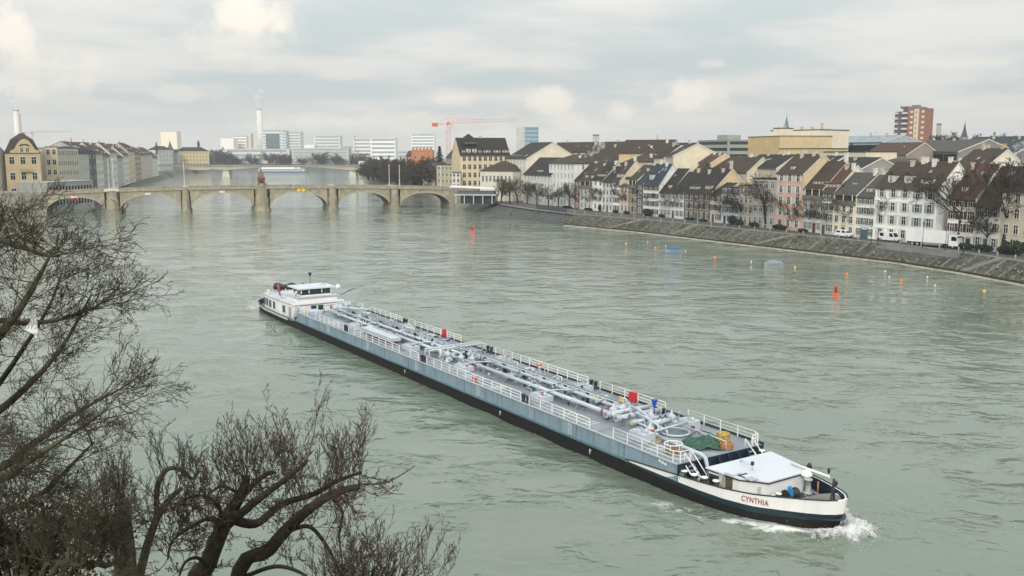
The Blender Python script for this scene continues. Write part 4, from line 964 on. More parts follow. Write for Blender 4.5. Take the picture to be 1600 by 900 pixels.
MB().box(Wy * .36, Wy * .64, -1.3, .05, Hy * .60, Hy * .60 + .25).box(Wy * .36, Wy * .64, -1.3, -1.2, Hy * .60 + .25, Hy * .60 + 1.1).build('balcony', mat((.36, .28, .15), .8, .15, 1), yb_)
far_b('left_edge_house', 'pale house behind the tree at the left edge of the view', -60, 400, -18, 400, 300, 240, 14, roof='gable', rise=4.5, wall=(.62, .58, .48), roofm=ROOF_BROWN, floors=4, cols=4, z0=5, group=G3)
far_b('cream_hotel', 'cream flat roofed hotel with many windows beside the ornate yellow house', 71, 430, 90, 432, 300, 230, 16, roof='flat', rise=.3, wall=(.58, .50, .34), roofm=mat((.07, .08, .10), .7, .1, .5), floors=5, cols=2, ww=1.4, wh=2.2, z0=5, group=G3, cat='building')
far_b('hotel_wing', 'grey cream hotel wing with close rows of windows and a terrace', 90, 434, 123, 452, 300, 232, 16, roof='flat', rise=.3, wall=(.50, .47, .38), roofm=mat((.07, .08, .10), .7, .1, .5), floors=5, cols=9, ww=1.15, wh=2.0, z0=5, group=G3, cat='building', band=True)
far_b('awning_house', 'grey house with dark attic and awnings right of the hotel', 123, 456, 139, 480, 300, 240, 14, roof='mansard', rise=3.6, wall=(.44, .43, .38), roofm=ROOF_SLATE, floors=4, cols=3, ww=1.2, wh=1.4, z0=5, group=G3, dormers=[(.3, 'small'), (.7, 'small')])
ter = far_b('river_terrace', 'curved grey terrace over the river below the hotel', 71, 408, 143, 440, 300, 284, 14, roof='flat', rise=.2, wall=(.32, .33, .30), roofm=mat((.4, .4, .36), .8, .1, .5), floors=2, cols=14, ww=1.2, wh=2.2, style='pane', z0=1.0, group=G3, cat='terrace')
far_b('slim_tower_house', 'dark narrow house with tall blank side beside the white gables', 138, 484, 150, 505, 296, 236, 12, roof='gable', rise=3, wall=(.10, .10, .10), sidecol=(.36, .34, .29), roofm=ROOF_DARK, floors=4, cols=2, z0=5, group=G3)
lb = [(150, 510), (161, 545), (172, 585), (183, 625), (192, 660), (201, 700), (211, 745), (220, 790), (229, 835), (238, 880), (247, 930)]
lspec = [((.60, .58, .52), ROOF_RED, 'white house with long white gable left of the bridge lamps'), ((.34, .32, .30), ROOF_BROWN, 'grey house between white gables behind the bridge lamps'), ((.64, .62, .56), ROOF_RED, 'tall white house right behind the bridge lamps'), ((.40, .40, .38), ROOF_BROWN, 'grey house with bay front right of the bridge lamps'),
         ((.62, .62, .6), ROOF_BROWN, 'white house with steep gable above the moored boats'), ((.56, .47, .28), ROOF_DARK, 'yellow house with dark hip roof in the left row'), ((.30, .20, .15), ROOF_RED, 'dark red brown house in the left row'), ((.55, .42, .36), ROOF_RED, 'rosy house in the left row'), ((.5, .45, .36), ROOF_BROWN, 'beige house near the far end of the left row'), ((.62, .6, .55), ROOF_BROWN, 'last pale house of the left row before the far bridge')]
for i in range(10):
    (xa, Ya), (xb, Yb) = lb[i], lb[i + 1]
    ye = [240, 243, 238, 246, 242, 236, 240, 242, 241, 246][i]
    far_b('row_house', lspec[i][2], xa, Ya, xb, Yb, 290, ye, 13, roof='gable', rise=6.0, wall=lspec[i][0], sidecol=(.66, .6, .5) if i % 2 == 0 else (.42, .38, .33), roofm=lspec[i][1], floors=5, cols=9, ww=1.7, wh=2.1, z0=4, chim=[(.2, .5, 1.6, 'tan'), (.7, .4, 1.4, 'white')], group=G3, dormers=[(.25, 'wide'), (.7, 'wide')])
far_b('long_roof_block', 'long block with dark roof behind the left row of houses', 118, 640, 216, 880, 262, 233, 18, roof='gable', rise=4.5, wall=(.42, .4, .36), roofm=ROOF_DARK, floors=3, cols=10, z0=6, skyl=[(.5, .5, 5, 1)], chim=[(.05, .5, 1.0, 'tan')], group=G3, cat='building')
far_b('pale_block', 'pale block left of the turret beyond the left row', 248, 1130, 270, 1160, 268, 234, 14, roof='hip', rise=4.5, wall=(.56, .57, .55), roofm=ROOF_DARK, floors=5, cols=4, ww=1.4, wh=1.8, z0=5, group=G3, cat='building')
far_b('yellow_block', 'long yellow block with dark hip roof beyond the left row', 279, 1215, 327, 1235, 268, 236, 16, roof='hip', rise=5, wall=(.56, .45, .27), roofm=ROOF_DARK, floors=5, cols=9, ww=1.3, wh=1.8, z0=5, group=G3, cat='building')
far_b('slate_block', 'slate grey block between the turret and the yellow block', 268, 1195, 280, 1200, 268, 238, 12, roof='gable', rise=3.5, wall=(.3, .34, .36), roofm=ROOF_DARK, floors=4, cols=2, z0=5, group=G3, cat='building')
spire(266, 1190, 219, 233, 3.6, (.09, .09, .10), 'squat pointed gate tower roof in front of the white high rise')

# ---- distant skyline across the river bend
G4 = 'distant skyline blocks'
PALE = mat((.30, .34, .36), .4, .1, .1, spec=.5)
for (xl, xr, yt, Y, wall, fl_, dep, st, lab) in [
    (253, 278, 206, 1500, (0.86, 0.78, 0.66), 14, 20, False, 'pale cream high rise behind the pointed gate tower'),
    (346, 366, 216, 1900, (0.86, 0.83, 0.76), 8, 30, False, 'low white block left of the tall chimney'),
    (366, 386, 211, 1950, (0.86, 0.83, 0.76), 10, 30, True, 'white block with fine floor lines left of the tall chimney'),
    (387, 393, 209, 1960, (0.71, 0.59, 0.53), 1, 20, False, 'thin dark edged shaft left of the tall chimney'),
    (411, 442, 203, 1750, (0.73, 0.73, 0.71), 12, 30, True, 'tall white framed office with dark glass right of the chimney'),
    (442, 448, 204, 1745, (0.59, 0.63, 0.64), 12, 30, True, 'narrow glass slab in the middle of the office cluster'),
    (449, 470, 206, 1760, (0.71, 0.71, 0.68), 12, 30, True, 'right office block of the cluster with fine window bands'),
    (492, 532, 212, 1900, (0.68, 0.70, 0.68), 9, 30, True, 'twin grey white office blocks behind the long flats'),
    (475, 492, 226, 1880, (0.83, 0.83, 0.79), 4, 30, False, 'low pale hall left of the twin office blocks'),
    (354, 452, 233, 1500, (0.65, 0.66, 0.65), 4, 30, True, 'long low grey building right above the far bridge trees'),
    (456, 545, 232, 1450, (0.50, 0.50, 0.48), 6, 25, True, 'long flats with balcony bands behind the far bridge'),
    (553, 580, 217, 1480, (0.80, 0.79, 0.77), 8, 30, True, 'white banded block with a mast'),
    (580, 618, 216, 1470, (0.86, 0.86, 0.84), 7, 30, True, 'white banded block at the right end of the skyline'),
    (532, 553, 228, 1700, (0.65, 0.65, 0.64), 5, 30, True, 'low grey block between the banded offices'),
    (643, 679, 209, 1900, (0.83, 0.84, 0.84), 10, 30, True, 'hazy white high rise behind the orange brick house'),
    (618, 645, 236, 1600, (0.57, 0.59, 0.59), 4, 30, True, 'low hazy block right of the white offices'),
    (560, 600, 252, 1150, (0.71, 0.71, 0.68), 2, 10, True, 'low white shed on the far river bank')]:
    o = far_b('distant_block', lab, xl, Y, xr, Y, 255, yt, dep, roof='flat', rise=1.0, wall=wall, roofm=mat((.5, .5, .49), .8, .1, .3), floors=fl_, cols=4, strips=st, stripc=PALE, win=False, z0=4, group=G4, cat='building')
    if xl == 411: MB().box(31 * 1750 / FPX * .18, 31 * 1750 / FPX * .86, -.3, .05, 8, zpix(209, 1750) - 4).build('glass_front', mat((.12, .16, .19), .2, .2, .1, spec=.6), o)
mast = aty(554.5, 212, 1480)
o = MB().lathe([(.5, 0), (.3, mast.z - 4)], n=6).lathe([(.1, 0), (1.6, .8), (1.6, 2), (.2, 3)], (0, 0, mast.z - 6), 8).build('radio_mast', mat((.35, .35, .35), .7, .1, 1), None, (mast.x, 1478, 4)); tag(o, 'thin mast with dark head at the left edge of the banded block', 'mast')
# the tall tapering chimney with a slanted wedge
ck, hk = stack(405, 1800, 171, 5.0, 'tall pale tapering chimney with dark rim in the middle of the skyline', (.66, .64, .61), 12)
MB().prism([(-8, 0), (14, 0), (4.8, hk * .66), (4.8, hk * .9)], 1, -3, 3).build('slanted_buttress', mat((.6, .58, .57), .9, .1, .1), ck)
ck2, hk2 = stack(25, 1100, 172, 3.0, 'pale chimney with plume behind the ornate yellow house', (.68, .64, .6), 12)
MB().box(3.4, 4.6, -.6, .6, 0, hk2 - 4).build('ladder_mast', mat((.45, .45, .45), .8, .1, .3), ck2)

# ---- crane
def crane(xp, Y, yb, yt, jl, jr, yjl, yjr, label, col, w=1.0):
    p = aty(xp, yb, Y); root = empty('tower_crane', (p.x, Y, 4), 0, label, 'crane')
    w_keep = w; m_ = mat(col, .6, .1, .5); zt = zpix(yt, Y) - 4; zj = zpix((yjl + yjr) / 2, Y) - 4
    mb = MB(); w2 = w; k = 0; r_ = .085 * w
    for (a, b_) in ((-w2, -w2), (w2, -w2), (w2, w2), (-w2, w2)): mb.tube([(a, b_, 0), (a, b_, zj)], r_, 4)
    z = 0.0
    while z < zj - 2 * w2:
        s = 1 if k % 2 else -1
        for yy in (-w2, w2): mb.tube([(-w2 * s, yy, z), (w2 * s, yy, z + 2 * w2)], r_ * .6, 3)
        for xx in (-w2, w2): mb.tube([(xx, -w2 * s, z), (xx, w2 * s, z + 2 * w2)], r_ * .6, 3)
        z += 2 * w2; k += 1
    mb.build('mast', m_, root)
    mb = MB(); mb.tube([(-w2 * .8, 0, zj), (0, 0, zt)], r_, 4).tube([(w2 * .8, 0, zj), (0, 0, zt)], r_, 4).box(-w2 * .8, w2 * .8, -w2 * .6, w2 * .6, zj - 1, zj + 1); mb.build('tower_head', m_, root)
    xl, xr = (jl - xp) * Y / FPX, (jr - xp) * Y / FPX; dz = (yjl - yjr) * Y / FPX; sl = dz / (xr - xl)
    mb = MB(); zz = lambda x: zj + sl * x
    for (yy, dz_) in ((-w2 * .6, 0), (w2 * .6, 0), (0, w2 * 1.4)): mb.tube([(0, yy, zz(0) + dz_), (xr, yy, zz(xr) + dz_)], r_, 4)
    n_ = int(xr / (2 * w2))
    for i in range(n_):
        x0 = xr * i / n_; x1 = xr * (i + .5) / n_; x2 = xr * (i + 1) / n_
        for yy in (-w2 * .6, w2 * .6): mb.tube([(x0, yy, zz(x0)), (x1, 0, zz(x1) + w2 * 1.4), (x2, yy, zz(x2))], r_ * .6, 3, cap=False)
    mb.build('jib', m_, root)
    MB().box(xl, 0, -w2 * .6, w2 * .6, zz(xl) - .3, zz(xl) + .2).build('counter_jib', m_, root)
    MB().box(xl, xl * .66, -w2 * .7, w2 * .7, zz(xl) - 1.5 * w, zz(xl) + .5 * w).build('counterweight', mat((.62, .12, .07), .6, .1, .5), root)
    MB().tube([(0, 0, zt), (xr * .55, 0, zz(xr * .55) + w2 * 1.4)], .08 * w, 3).tube([(0, 0, zt), (xl * .8, 0, zz(xl) + .2)], .08 * w, 3).build('tie_bars', m_, root)
    MB().box(w2 * .9, w2 * .9 + 1.6 * w, -w2, w2 * .2, zj - 2.4 * w, zj - .2).build('cab', mat((.6, .5, .45), .5, .1, .5), root)
crane(701, 620, 240, 184.5, 676, 808, 195, 190.5, 'red tower crane with long level jib above the yellow corner block', (.62, .27, .21), 1.15)
crane(52, 1250, 240, 205, 36, 116, 208, 206.5, 'faint grey crane jib behind the ornate yellow house', (.34, .34, .34), 1.0)
# ================================================================== THE BARGE
M_BLACK = mat((.010, .013, .014), .6, .6, .35, col2=(.024, .021, .018), stretch=(.25, 1, 2.5), spec=.12)
M_TEAL = mat((.008, .030, .042), .5, .3, .6, spec=.4, col2=(.02, .035, .042), stretch=(.3, 1, 2))
M_HULL = mat((.225, .305, .37), .5, .14, .5, streak=.42, spec=.4)
M_DECK = mat((.225, .25, .285), .45, .22, .35, bump=.12, bscale=5, spec=.45, col2=(.14, .16, .185))
M_DECKD = mat((.16, .19, .22), .6, .25, .5, spec=.3)
M_PIPE = mat((.45, .50, .545), .38, .12, 1.0, spec=.5)
M_PIPED = mat((.20, .24, .27), .5, .15, 1.0)
M_WB = mat((.80, .80, .80), .45, .05, .8, streak=.09)
M_WR = mat((.80, .80, .79), .5, .03, 2)
M_ROOFW = mat((.54, .57, .62), .5, .05, .5)
M_NAVY = mat((.012, .024, .042), .5, .25, 1.0)
M_DARK = mat((.03, .032, .036), .6, .2, 2)
M_RED = mat((.52, .035, .03), .5, .1, 2)
M_YEL = mat((.75, .45, .03), .5, .1, 2)
M_BLUE = mat((.02, .10, .42), .5, .1, 2)
M_GLB = mat((.015, .04, .038), .06, .1, 1, spec=.7)
barge = empty('tank_barge', (BO[0], BO[1], 0), BA, 'long grey tank barge with white bow and deck full of pipes', 'barge')
def lerp_tab(tab, s_):
    if s_ <= tab[0][0]: return tab[0][1]
    for (a, u), (b_, v) in zip(tab, tab[1:]):
        if s_ <= b_: f = (s_ - a) / (b_ - a); return u + (v - u) * f
    return tab[-1][1]
HBT = [(-56, 0), (-55.9, 1.2), (-55.3, 2.5), (-54, 3.4), (-51.5, 4.05), (-48, 4.4), (-40, 4.55), (44, 4.55), (47, 4.5), (49, 4.32), (51, 3.98), (52.4, 3.5), (53.85, 2.95), (55.2, 2.32), (56.5, 1.65), (57.4, 1.05), (57.9, .5), (58.1, 0)]
STN = [-56, -55.9, -55.6, -55.3, -54.7, -54, -53, -51.5, -50, -48, -45, -40, -36.5, -33, -31.6, -20, -10, 0, 10, 20, 30, 36, 41, 42, 44, 47, 48, 49, 50, 51, 52.4, 53.1, 53.85, 54.5, 55.2, 55.9, 56.5, 57, 57.4, 57.7, 57.9, 58.05, 58.1]
def hb_(s_, flare=0.0):
    # flare pulls the lower rings in at bow and stern
    s2 = s_
    if s_ > 47: s2 = min(58.1, s_)
    return lerp_tab(HBT, s2)
def ring(s_, z, pull):
    x = s_
    if s_ > 47: x = 47 + (s_ - 47) * (1 - pull * .16)
    if s_ < -44: x = -44 + (s_ + 44) * (1 - pull * .12)
    return x, hb_(s_) * (1 - pull * (.05 if abs(s_) < 46 else .10) * (0 if abs(s_) < 44 else 1)), z
def shell(name, zlo, zhi, plo, phi, m, s0=-57, s1=59, parent=barge, thick=0, top=False):
    mb = MB(); st = [q for q in STN if s0 <= q <= s1]
    for sg in (-1, 1):
        for a, b_ in zip(st, st[1:]):
            pa = []
            for (q, zf, pl) in ((a, zlo, plo), (b_, zlo, plo), (b_, zhi, phi), (a, zhi, phi)):
                x, h, z = ring(q, zf(q), pl); pa.append((x, sg * h, z))
            if sg > 0: pa = pa[::-1]
            mb.quad(pa, 0, True)
            if thick:
                pb = [(p[0] - (thick * .8 if p[0] > 50 else 0), p[1] - sg * min(thick, abs(p[1])), p[2]) for p in pa]
                mb.quad(pb[::-1], 1, True)
                tp = [i for i in range(4)]
                if sg < 0: mb.quad([pa[3], pa[2], pb[2], pb[3]], 0)
                else: mb.quad([pa[1], pa[0], pb[0], pb[1]], 0)
    return mb.build(name, [m, M_NAVY], parent)
K = lambda v: (lambda s_: v)
z_wtop = lambda s_: lerp_tab([(-56, 1.25), (-50, 1.1), (-37, 1.05), (-36, 1.16), (41, 1.2), (42, 1.32), (47, 1.65), (53, 1.85), (58.1, 2.4)], s_)
z_wbot = lambda s_: lerp_tab([(-56, .75), (-48, .66), (-37, .72), (41, 1.15), (47, 1.15), (53, 1.0), (58.1, 1.4)], s_)
z_tbot = lambda s_: lerp_tab([(-56, .74), (41, 1.0), (46, .85), (53, .55), (58.1, .85)], s_)
shell('lower_hull', K(-.9), lambda s_: z_tbot(s_) if s_ > 40 else (z_wbot(s_) if s_ < -36 else 1.15), 0.55, .2, M_BLACK)
shell('boot_band', z_tbot, z_wbot, .2, .06, M_TEAL, 40.5)
shell('bow_bulwark', z_wbot, z_wtop, .06, 0, M_WB, 41, thick=.12)
shell('stern_bulwark', z_wbot, z_wtop, .2, .1, mat((.52, .55, .57), .5, .1, .8, streak=.2), -57, -36, thick=.12)
def rail_cap(name, s0, s1, dz, m, r):
    for sg in (-1, 1):
        MB().tube([(lambda t: (t[0], sg * t[1], t[2] + dz))(ring(q, z_wtop(q), 0 if q > 0 else .1)) for q in STN if s0 <= q <= s1], r, 6).build(name, m, barge)
rail_cap('gunwale', 41, 57.95, .03, M_DARK, .055); rail_cap('gunwale', -55.9, -36, .03, M_DARK, .07)
# grey trunk side between s=-33 and 47
ZD = 2.45
mb = MB()
for sg in (-1, 1):
    y = sg * 4.50
    q = [(-33.2, y, 1.15), (46.9, y, 1.15), (46.9, y, ZD), (-31.6, y, ZD)]
    mb.quad(q if sg < 0 else q[::-1])
mb.build('trunk_side', M_HULL, barge)
for sg in (-1, 1):
    MB().box(-36, 41.5, sg * 4.56 - .06, sg * 4.56 + .06, 1.10, 1.24).build('rubbing_strake', mat((.04, .10, .13), .6, .5, .4, col2=(.16, .22, .26), stretch=(.6, 1, 1)), barge)
    for k in range(12): MB().box(-28.5 + k * 6.3, -28.44 + k * 6.3, sg * 4.505 - .012, sg * 4.505 + .012, 1.25, ZD - .06).build('weld_seam', mat((.10, .14, .17), .6, .2, 1), barge)
MB().quad([(-33.2, -4.5, 1.15), (-33.2, 4.5, 1.15), (-31.6, 4.5, ZD), (-31.6, -4.5, ZD)][::-1]).build('trunk_end', M_HULL, barge)
# deck in welded plates
dm = [shared(('plate', i), lambda: MB().box(-4.86, 4.86, -4.5, 4.5, -.06, .0).mesh('deck_plate', M_DECK)) for i in range(1)][0]
for k in range(8): link('deck_plate', dm, barge, (-31.6 + 4.9 + k * 9.815, 0, ZD), (0, 0, 0))
MB().box(-31.6, 46.9, 4.42, 4.58, ZD - .05, ZD + .16).build('deck_edge', M_DARK, barge)
MB().box(-31.6, 46.9, -4.60, -4.50, ZD - .02, ZD + .07).build('deck_edge', mat((.45, .5, .54), .5, .1, 1), barge)
# front bulkhead (navy, ribbed) and bow deck
MB().box(46.88, 46.96, -4.5, 4.5, .6, ZD - .02).build('front_bulkhead', M_NAVY, barge)
for y in np.linspace(-3.6, 3.6, 8): MB().hexa([(46.95, y - .05, .9), (48.0, y - .05, .9), (48.0, y + .05, .9), (46.95, y + .05, .9), (46.95, y - .05, 2.4), (47.1, y - .05, 2.4), (47.1, y + .05, 2.4), (46.95, y + .05, 2.4)]).build('bulkhead_rib', M_NAVY, barge)
mb = MB(); st = [q for q in STN if q >= 44]
for a, b_ in zip(st, st[1:]):
    ha, hb2 = hb_(a) * .985, hb_(b_) * .985; mb.quad([(a, -ha, 1.0), (b_, -hb2, 1.0), (b_, hb2, 1.0), (a, ha, 1.0)])
mb.build('bow_deck', mat((.06, .085, .11), .6, .3, .6), barge)
mb = MB(); st = [q for q in STN if q <= -31]
for a, b_ in zip(st, st[1:]):
    ha, hb2 = hb_(a) * .97, hb_(b_) * .97; mb.quad([(a, -ha, .62), (b_, -hb2, .62), (b_, hb2, .62), (a, ha, .62)])
mb.build('stern_deck', mat((.10, .12, .14), .6, .3, .6), barge)

# ---- railings
def railing(path, label=None, h=.86, gap=1.75):
    pts = [Vector(p) for p in path]; mb = MB()
    for dz in (h, h * .66, h * .33): mb.tube([p + Vector((0, 0, dz)) for p in pts], .026 if dz < h else .034, 5)
    ro = mb.build('railing', M_WR, barge)
    pm = shared('railpost', lambda: MB().box(-.036, .036, -.03, .03, 0, h + .03).mesh('rail_post', M_WR))
    for a, b_ in zip(pts, pts[1:]):
        L_ = (b_ - a).length; n_ = max(1, round(L_ / gap))
        for k in range(n_ + 1):
            if k == n_ and b_ is not pts[-1]: continue
            p = a.lerp(b_, k / n_); link('rail_post', pm, ro, p)
yn, yf = -4.38, 4.38
for a, b_ in ((-31.3, -28.6), (-25.6, -15.8), (-14.1, .5), (3.3, 5.3), (7.2, 25.8), (27.2, 36.2)): railing([(a, yn, ZD), (b_, yn, ZD)])
railing([(39.3, yn, ZD), (46.3, yn, ZD), (46.75, yn + .3, ZD), (46.8, yn + 1.2, ZD)])
for a, b_ in ((-31, -29.5), (-27.0, -16.6), (-14.5, -.6), (3.4, 5.2), (7.3, 24.5), (26.4, 35.7)): railing([(a, yf, ZD), (b_, yf, ZD)])
railing([(38.6, yf, ZD), (46.2, yf, ZD), (46.7, yf - .3, ZD), (46.75, yf - .9, ZD)])
# bollard pairs
bol = shared('bollard', lambda: MB().lathe([(.22, 0), (.22, .08), (.17, .1), (.17, .62), (.24, .68), (.24, .76)], n=10).mesh('bollard', M_DARK))
for s_ in (-15.3, -14.6, 6.0, 6.75, 26.2, 26.95): link('bollard', bol, barge, (s_, yn + .05, ZD)); 
for s_ in (-15.7, -15.0, 5.8, 6.6, 25.2, 25.9): link('bollard', bol, barge, (s_, yf - .15, ZD))
link('bollard', bol, barge, (-33.2, -4.1, .7)); link('bollard', bol, barge, (-34.0, -4.15, .7))
# ladder rungs / side marks on the hull
lad = shared('hull_ladder', lambda: MB().box(-.32, -.24, -.10, 0, -1.0, .0).box(.0, .09, -.10, 0, -1.0, -.05).box(-.3, .05, -.14, -.06, -.1, .0).mesh('hull_ladder', M_PIPE))
for s_ in (-20.5, -7.8, 5.2, 18.5, 33.8): link('hull_ladder', lad, barge, (s_, -4.5, ZD - .12))
# load-line marks and bow numbers
for s_, z in ((2.2, .55), (36.5, .55), (22.5, .52)):
    MB().box(-.12, .12, -.02, 0, .12, .17).box(-.03, .03, -.02, 0, -.15, .3).box(.08, .2, -.02, 0, .2, .24).build('draught_mark', M_WR, barge, (s_, -4.56, z))

# ---- cargo pipes
def pipe(name, path, r, m=M_PIPE, n=10): return MB().tube(path, r, n).build(name, m, barge)
ZP = ZD
pipe('cargo_pipe', [(-28, -1.45, ZP + .62), (-12.6, -1.45, ZP + .62)], .17); pipe('cargo_pipe', [(-12.6, -1.45, ZP + .62), (8.2, -1.45, ZP + .62)], .17); pipe('cargo_pipe', [(10.5, -1.45, ZP + .62), (36.0, -1.45, ZP + .62)], .19)
pipe('cargo_pipe', [(-27, -1.0, ZP + .42), (8, -1.0, ZP + .42)], .13); pipe('cargo_pipe', [(10.5, -1.0, ZP + .42), (35.6, -1.0, ZP + .42)], .15)
pipe('cargo_pipe', [(-27.5, -.35, ZP + .75), (7.6, -.35, ZP + .75)], .15); pipe('cargo_pipe', [(8, .25, ZP + .70), (35, .25, ZP + .70)], .16)
pipe('cargo_pipe', [(-27, .9, ZP + .5), (34.8, .9, ZP + .5)], .13); pipe('cargo_pipe', [(-24, 1.5, ZP + .4), (34, 1.5, ZP + .4)], .10)
pipe('steam_pipe', [(-26, 2.6, ZP + .22), (34, 2.6, ZP + .22)], .07, M_PIPE, 8); pipe('steam_pipe', [(-26, -2.5, ZP + .16), (-14, -2.5, ZP + .16)], .06, M_PIPE, 8)
# longitudinal catwalk handrail on dark stanchions
MB().box(-26, 34.5, .42, .58, ZD + 1.05, ZD + 1.16).build('catwalk_beam', M_PIPED, barge)
MB().tube([(-26, .05, ZD + 1.16), (34.5, .05, ZD + 1.16)], .05, 6).build('catwalk_rail', M_PIPE, barge)
pst = shared('stanchion', lambda: MB().box(-.11, .11, -.11, .11, 0, 1.06).box(-.2, .2, -.2, .2, 0, .06).mesh('stanchion', M_DARK))
for s_ in (-24, -19.5, -15, -10.2, -5.2, -.6, 3.5, 7.4, 11.4, 15.3, 18.9, 22.5, 26, 29.5, 33): link('stanchion', pst, barge, (s_, .5, ZD))
# saddles under the pipes
sad = shared('saddle', lambda: MB().box(-.08, .08, -1.75, 1.8, 0, .26).box(-.06, .06, -1.65, -1.25, .26, .5).box(-.06, .06, .1, .4, .26, .58).mesh('pipe_saddle', M_PIPED))
for s_ in range(-26, 35, 4): link('pipe_saddle', sad, barge, (s_ + .7, 0, ZD))
# flanges
flg = shared('flange', lambda: MB().lathe([(.29, -.06), (.29, .06)], n=12).mesh('flange', M_PIPE))
for s_ in list(range(-24, 8, 6)) + [13.5, 19, 24.5, 30]: link('flange', flg, barge, (s_, -1.45, ZP + .62), (0, R(90), 0)); link('flange', flg, barge, (s_ + 1.5, .9, ZP + .5), (0, R(90), 0), (.75, .75, 1))
# cross stripping lines in a flat V between near and far hatch boxes
for s_ in (-15.0, -.2, 12.2, 26.2):
    for (y0, y1) in ((-2.6, .2), (.6, 3.2)):
        MB().tube([(s_ + .2, y0, ZD + .75), (s_ + .9, (y0 + y1) / 2, ZD + .95), (s_ - 1.0 if y0 > 0 else s_ + 1.8, y1, ZD + .9)], .06, 6).build('stripping_line', M_PIPE, barge)
    MB().box(s_ + .55, s_ + .72, -2.7, -2.53, ZD + .6, ZD + .77).build('valve_wheel', M_RED, barge)
    MB().box(s_ - .7, s_ - .55, 3.2, 3.35, ZD + .6, ZD + .76).build('valve_wheel', M_RED, barge)
# hatch boxes
def hatch_box(x, y, w=1.0, d=.65, h=.55):
    o = MB().box(-w, w, -d, d, 0, h).build('hatch_box', M_PIPE, barge, (x, y, ZD))
    MB().box(-w * .8, w * .2, -d * .8, d * .8, h, h + .12).build('lid', M_PIPE, o)
    MB().lathe([(.16, 0), (.16, .2), (.1, .28)], (w * .55, 0, h), 10).build('vent', M_PIPE, o)
    MB().torus((-w * .3, 0, h + .3), .18, .03, 12, 5).build('hand_wheel', M_PIPED, o)
    for xx in (-w * .6, w * .1): MB().tube([(xx, -.2, h + .1), (xx, -.2, h + .24), (xx, .2, h + .24), (xx, .2, h + .1)], .03, 5).build('handle', M_PIPED, o)
for s_ in (-16.2, -.2, 12.2, 26.5): hatch_box(s_, -2.55)
hatch_box(40.9, -2.75, .9, .6, .7)
for s_ in (-12.3, -27.5, 11.0, 25.6): hatch_box(s_, 3.05, .8, .55, .5)
hatch_box(40.7, 2.5, .7, .55, .8)
# expansion loops
for s_ in (-23, -9.5, -4, 17.5):
    MB().tube([(s_ - 1.6, .9, ZD + .62), (s_ - .4, .9, ZD + .66), (s_, 1.3, ZD + .7), (s_ + .1, 2.1, ZD + .7), (s_ + .55, 2.35, ZD + .7), (s_ + 1.0, 2.1, ZD + .7), (s_ + 1.1, 1.2, ZD + .66)], .12, 8).build('expansion_loop', M_PIPE, barge)
# hose crane box (long tray) on the near side
tr = MB().box(-12.2, -3.2, -3.55, -2.35, ZD + .55, ZD + .95).build('hose_tray', M_PIPE, barge)
for s_ in (-11.6, -9, -6.5, -3.9): MB().box(s_ - .08, s_ + .08, -3.4, -2.5, ZD, ZD + .55).build('tray_leg', M_PIPED, tr)
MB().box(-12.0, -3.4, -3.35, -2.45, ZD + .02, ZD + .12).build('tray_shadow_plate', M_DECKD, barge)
# midship manifold and pumps around s=6
def pump(x, y, h=1.0):
    o = MB().lathe([(.42, 0), (.42, .12), (.30, .16), (.30, h * .7), (.36, h * .74), (.36, h), (.12, h + .18), (.04, h + .45)], n=12).build('cargo_pump', M_PIPE, barge, (x, y, ZD))
    MB().tube([(.0, 0, h * .45), (.75, 0, h * .45)], .18, 8).lathe([(.3, -.05), (.3, .05)], (.0, 0, h * .9), 10).build('pump_outlet', M_PIPE, o)
for p in ((7.7, -2.0, 1.0), (9.2, -1.2, .8), (10.2, -.4, .75), (8.6, .3, .9), (-21, .2, .8), (-17.5, .2, .7), (-8.0, .2, .8), (-3, .3, .8), (1.2, -.3, .7), (17.0, .4, .7), (20.5, .5, .6)): pump(*p)
o = MB().lathe([(.52, -.12), (.52, .12)], n=14).lathe([(.2, .12), (.2, .135)], n=12, m=1).build('blind_flange', [mat((.55, .54, .46), .5, .1, 2), M_DARK], barge, (6.9, -2.55, ZD + .85), (R(90), 0, R(-20)))
MB().box(6.7, 7.1, -2.6, -2.2, ZD, ZD + .7).build('flange_foot', M_PIPE, barge)
for (x0, x1) in ((4.6, 4.6), (5.6, 5.6)):
    MB().tube([(x0, -3.2, ZD), (x0, -3.2, ZD + 1.0), (x1 + .2, 3.4, ZD + 1.15), (x1 + .2, 3.6, ZD)], .12, 8).build('cross_gantry', M_PIPE, barge)
MB().tube([(4.0, -2.9, ZD + .55), (4.0, 3.2, ZD + .55)], .14, 8).build('crossover_pipe', M_PIPE, barge)
MB().tube([(6.4, -2.4, ZD + .5), (6.4, 3.0, ZD + .5)], .14, 8).build('crossover_pipe', M_PIPE, barge)
MB().box(4.9, 6.2, -1.6, -.9, ZD, ZD + .5).build('junction_box', mat((.35, .36, .34), .6, .1, 1), barge)
MB().box(-.3, .0, 2.2, 2.5, ZD + .5, ZD + .9).build('blue_valve', M_BLUE, barge); MB().box(1.2, 1.5, .9, 1.2, ZD + .75, ZD + 1.05).build('blue_valve', M_BLUE, barge)
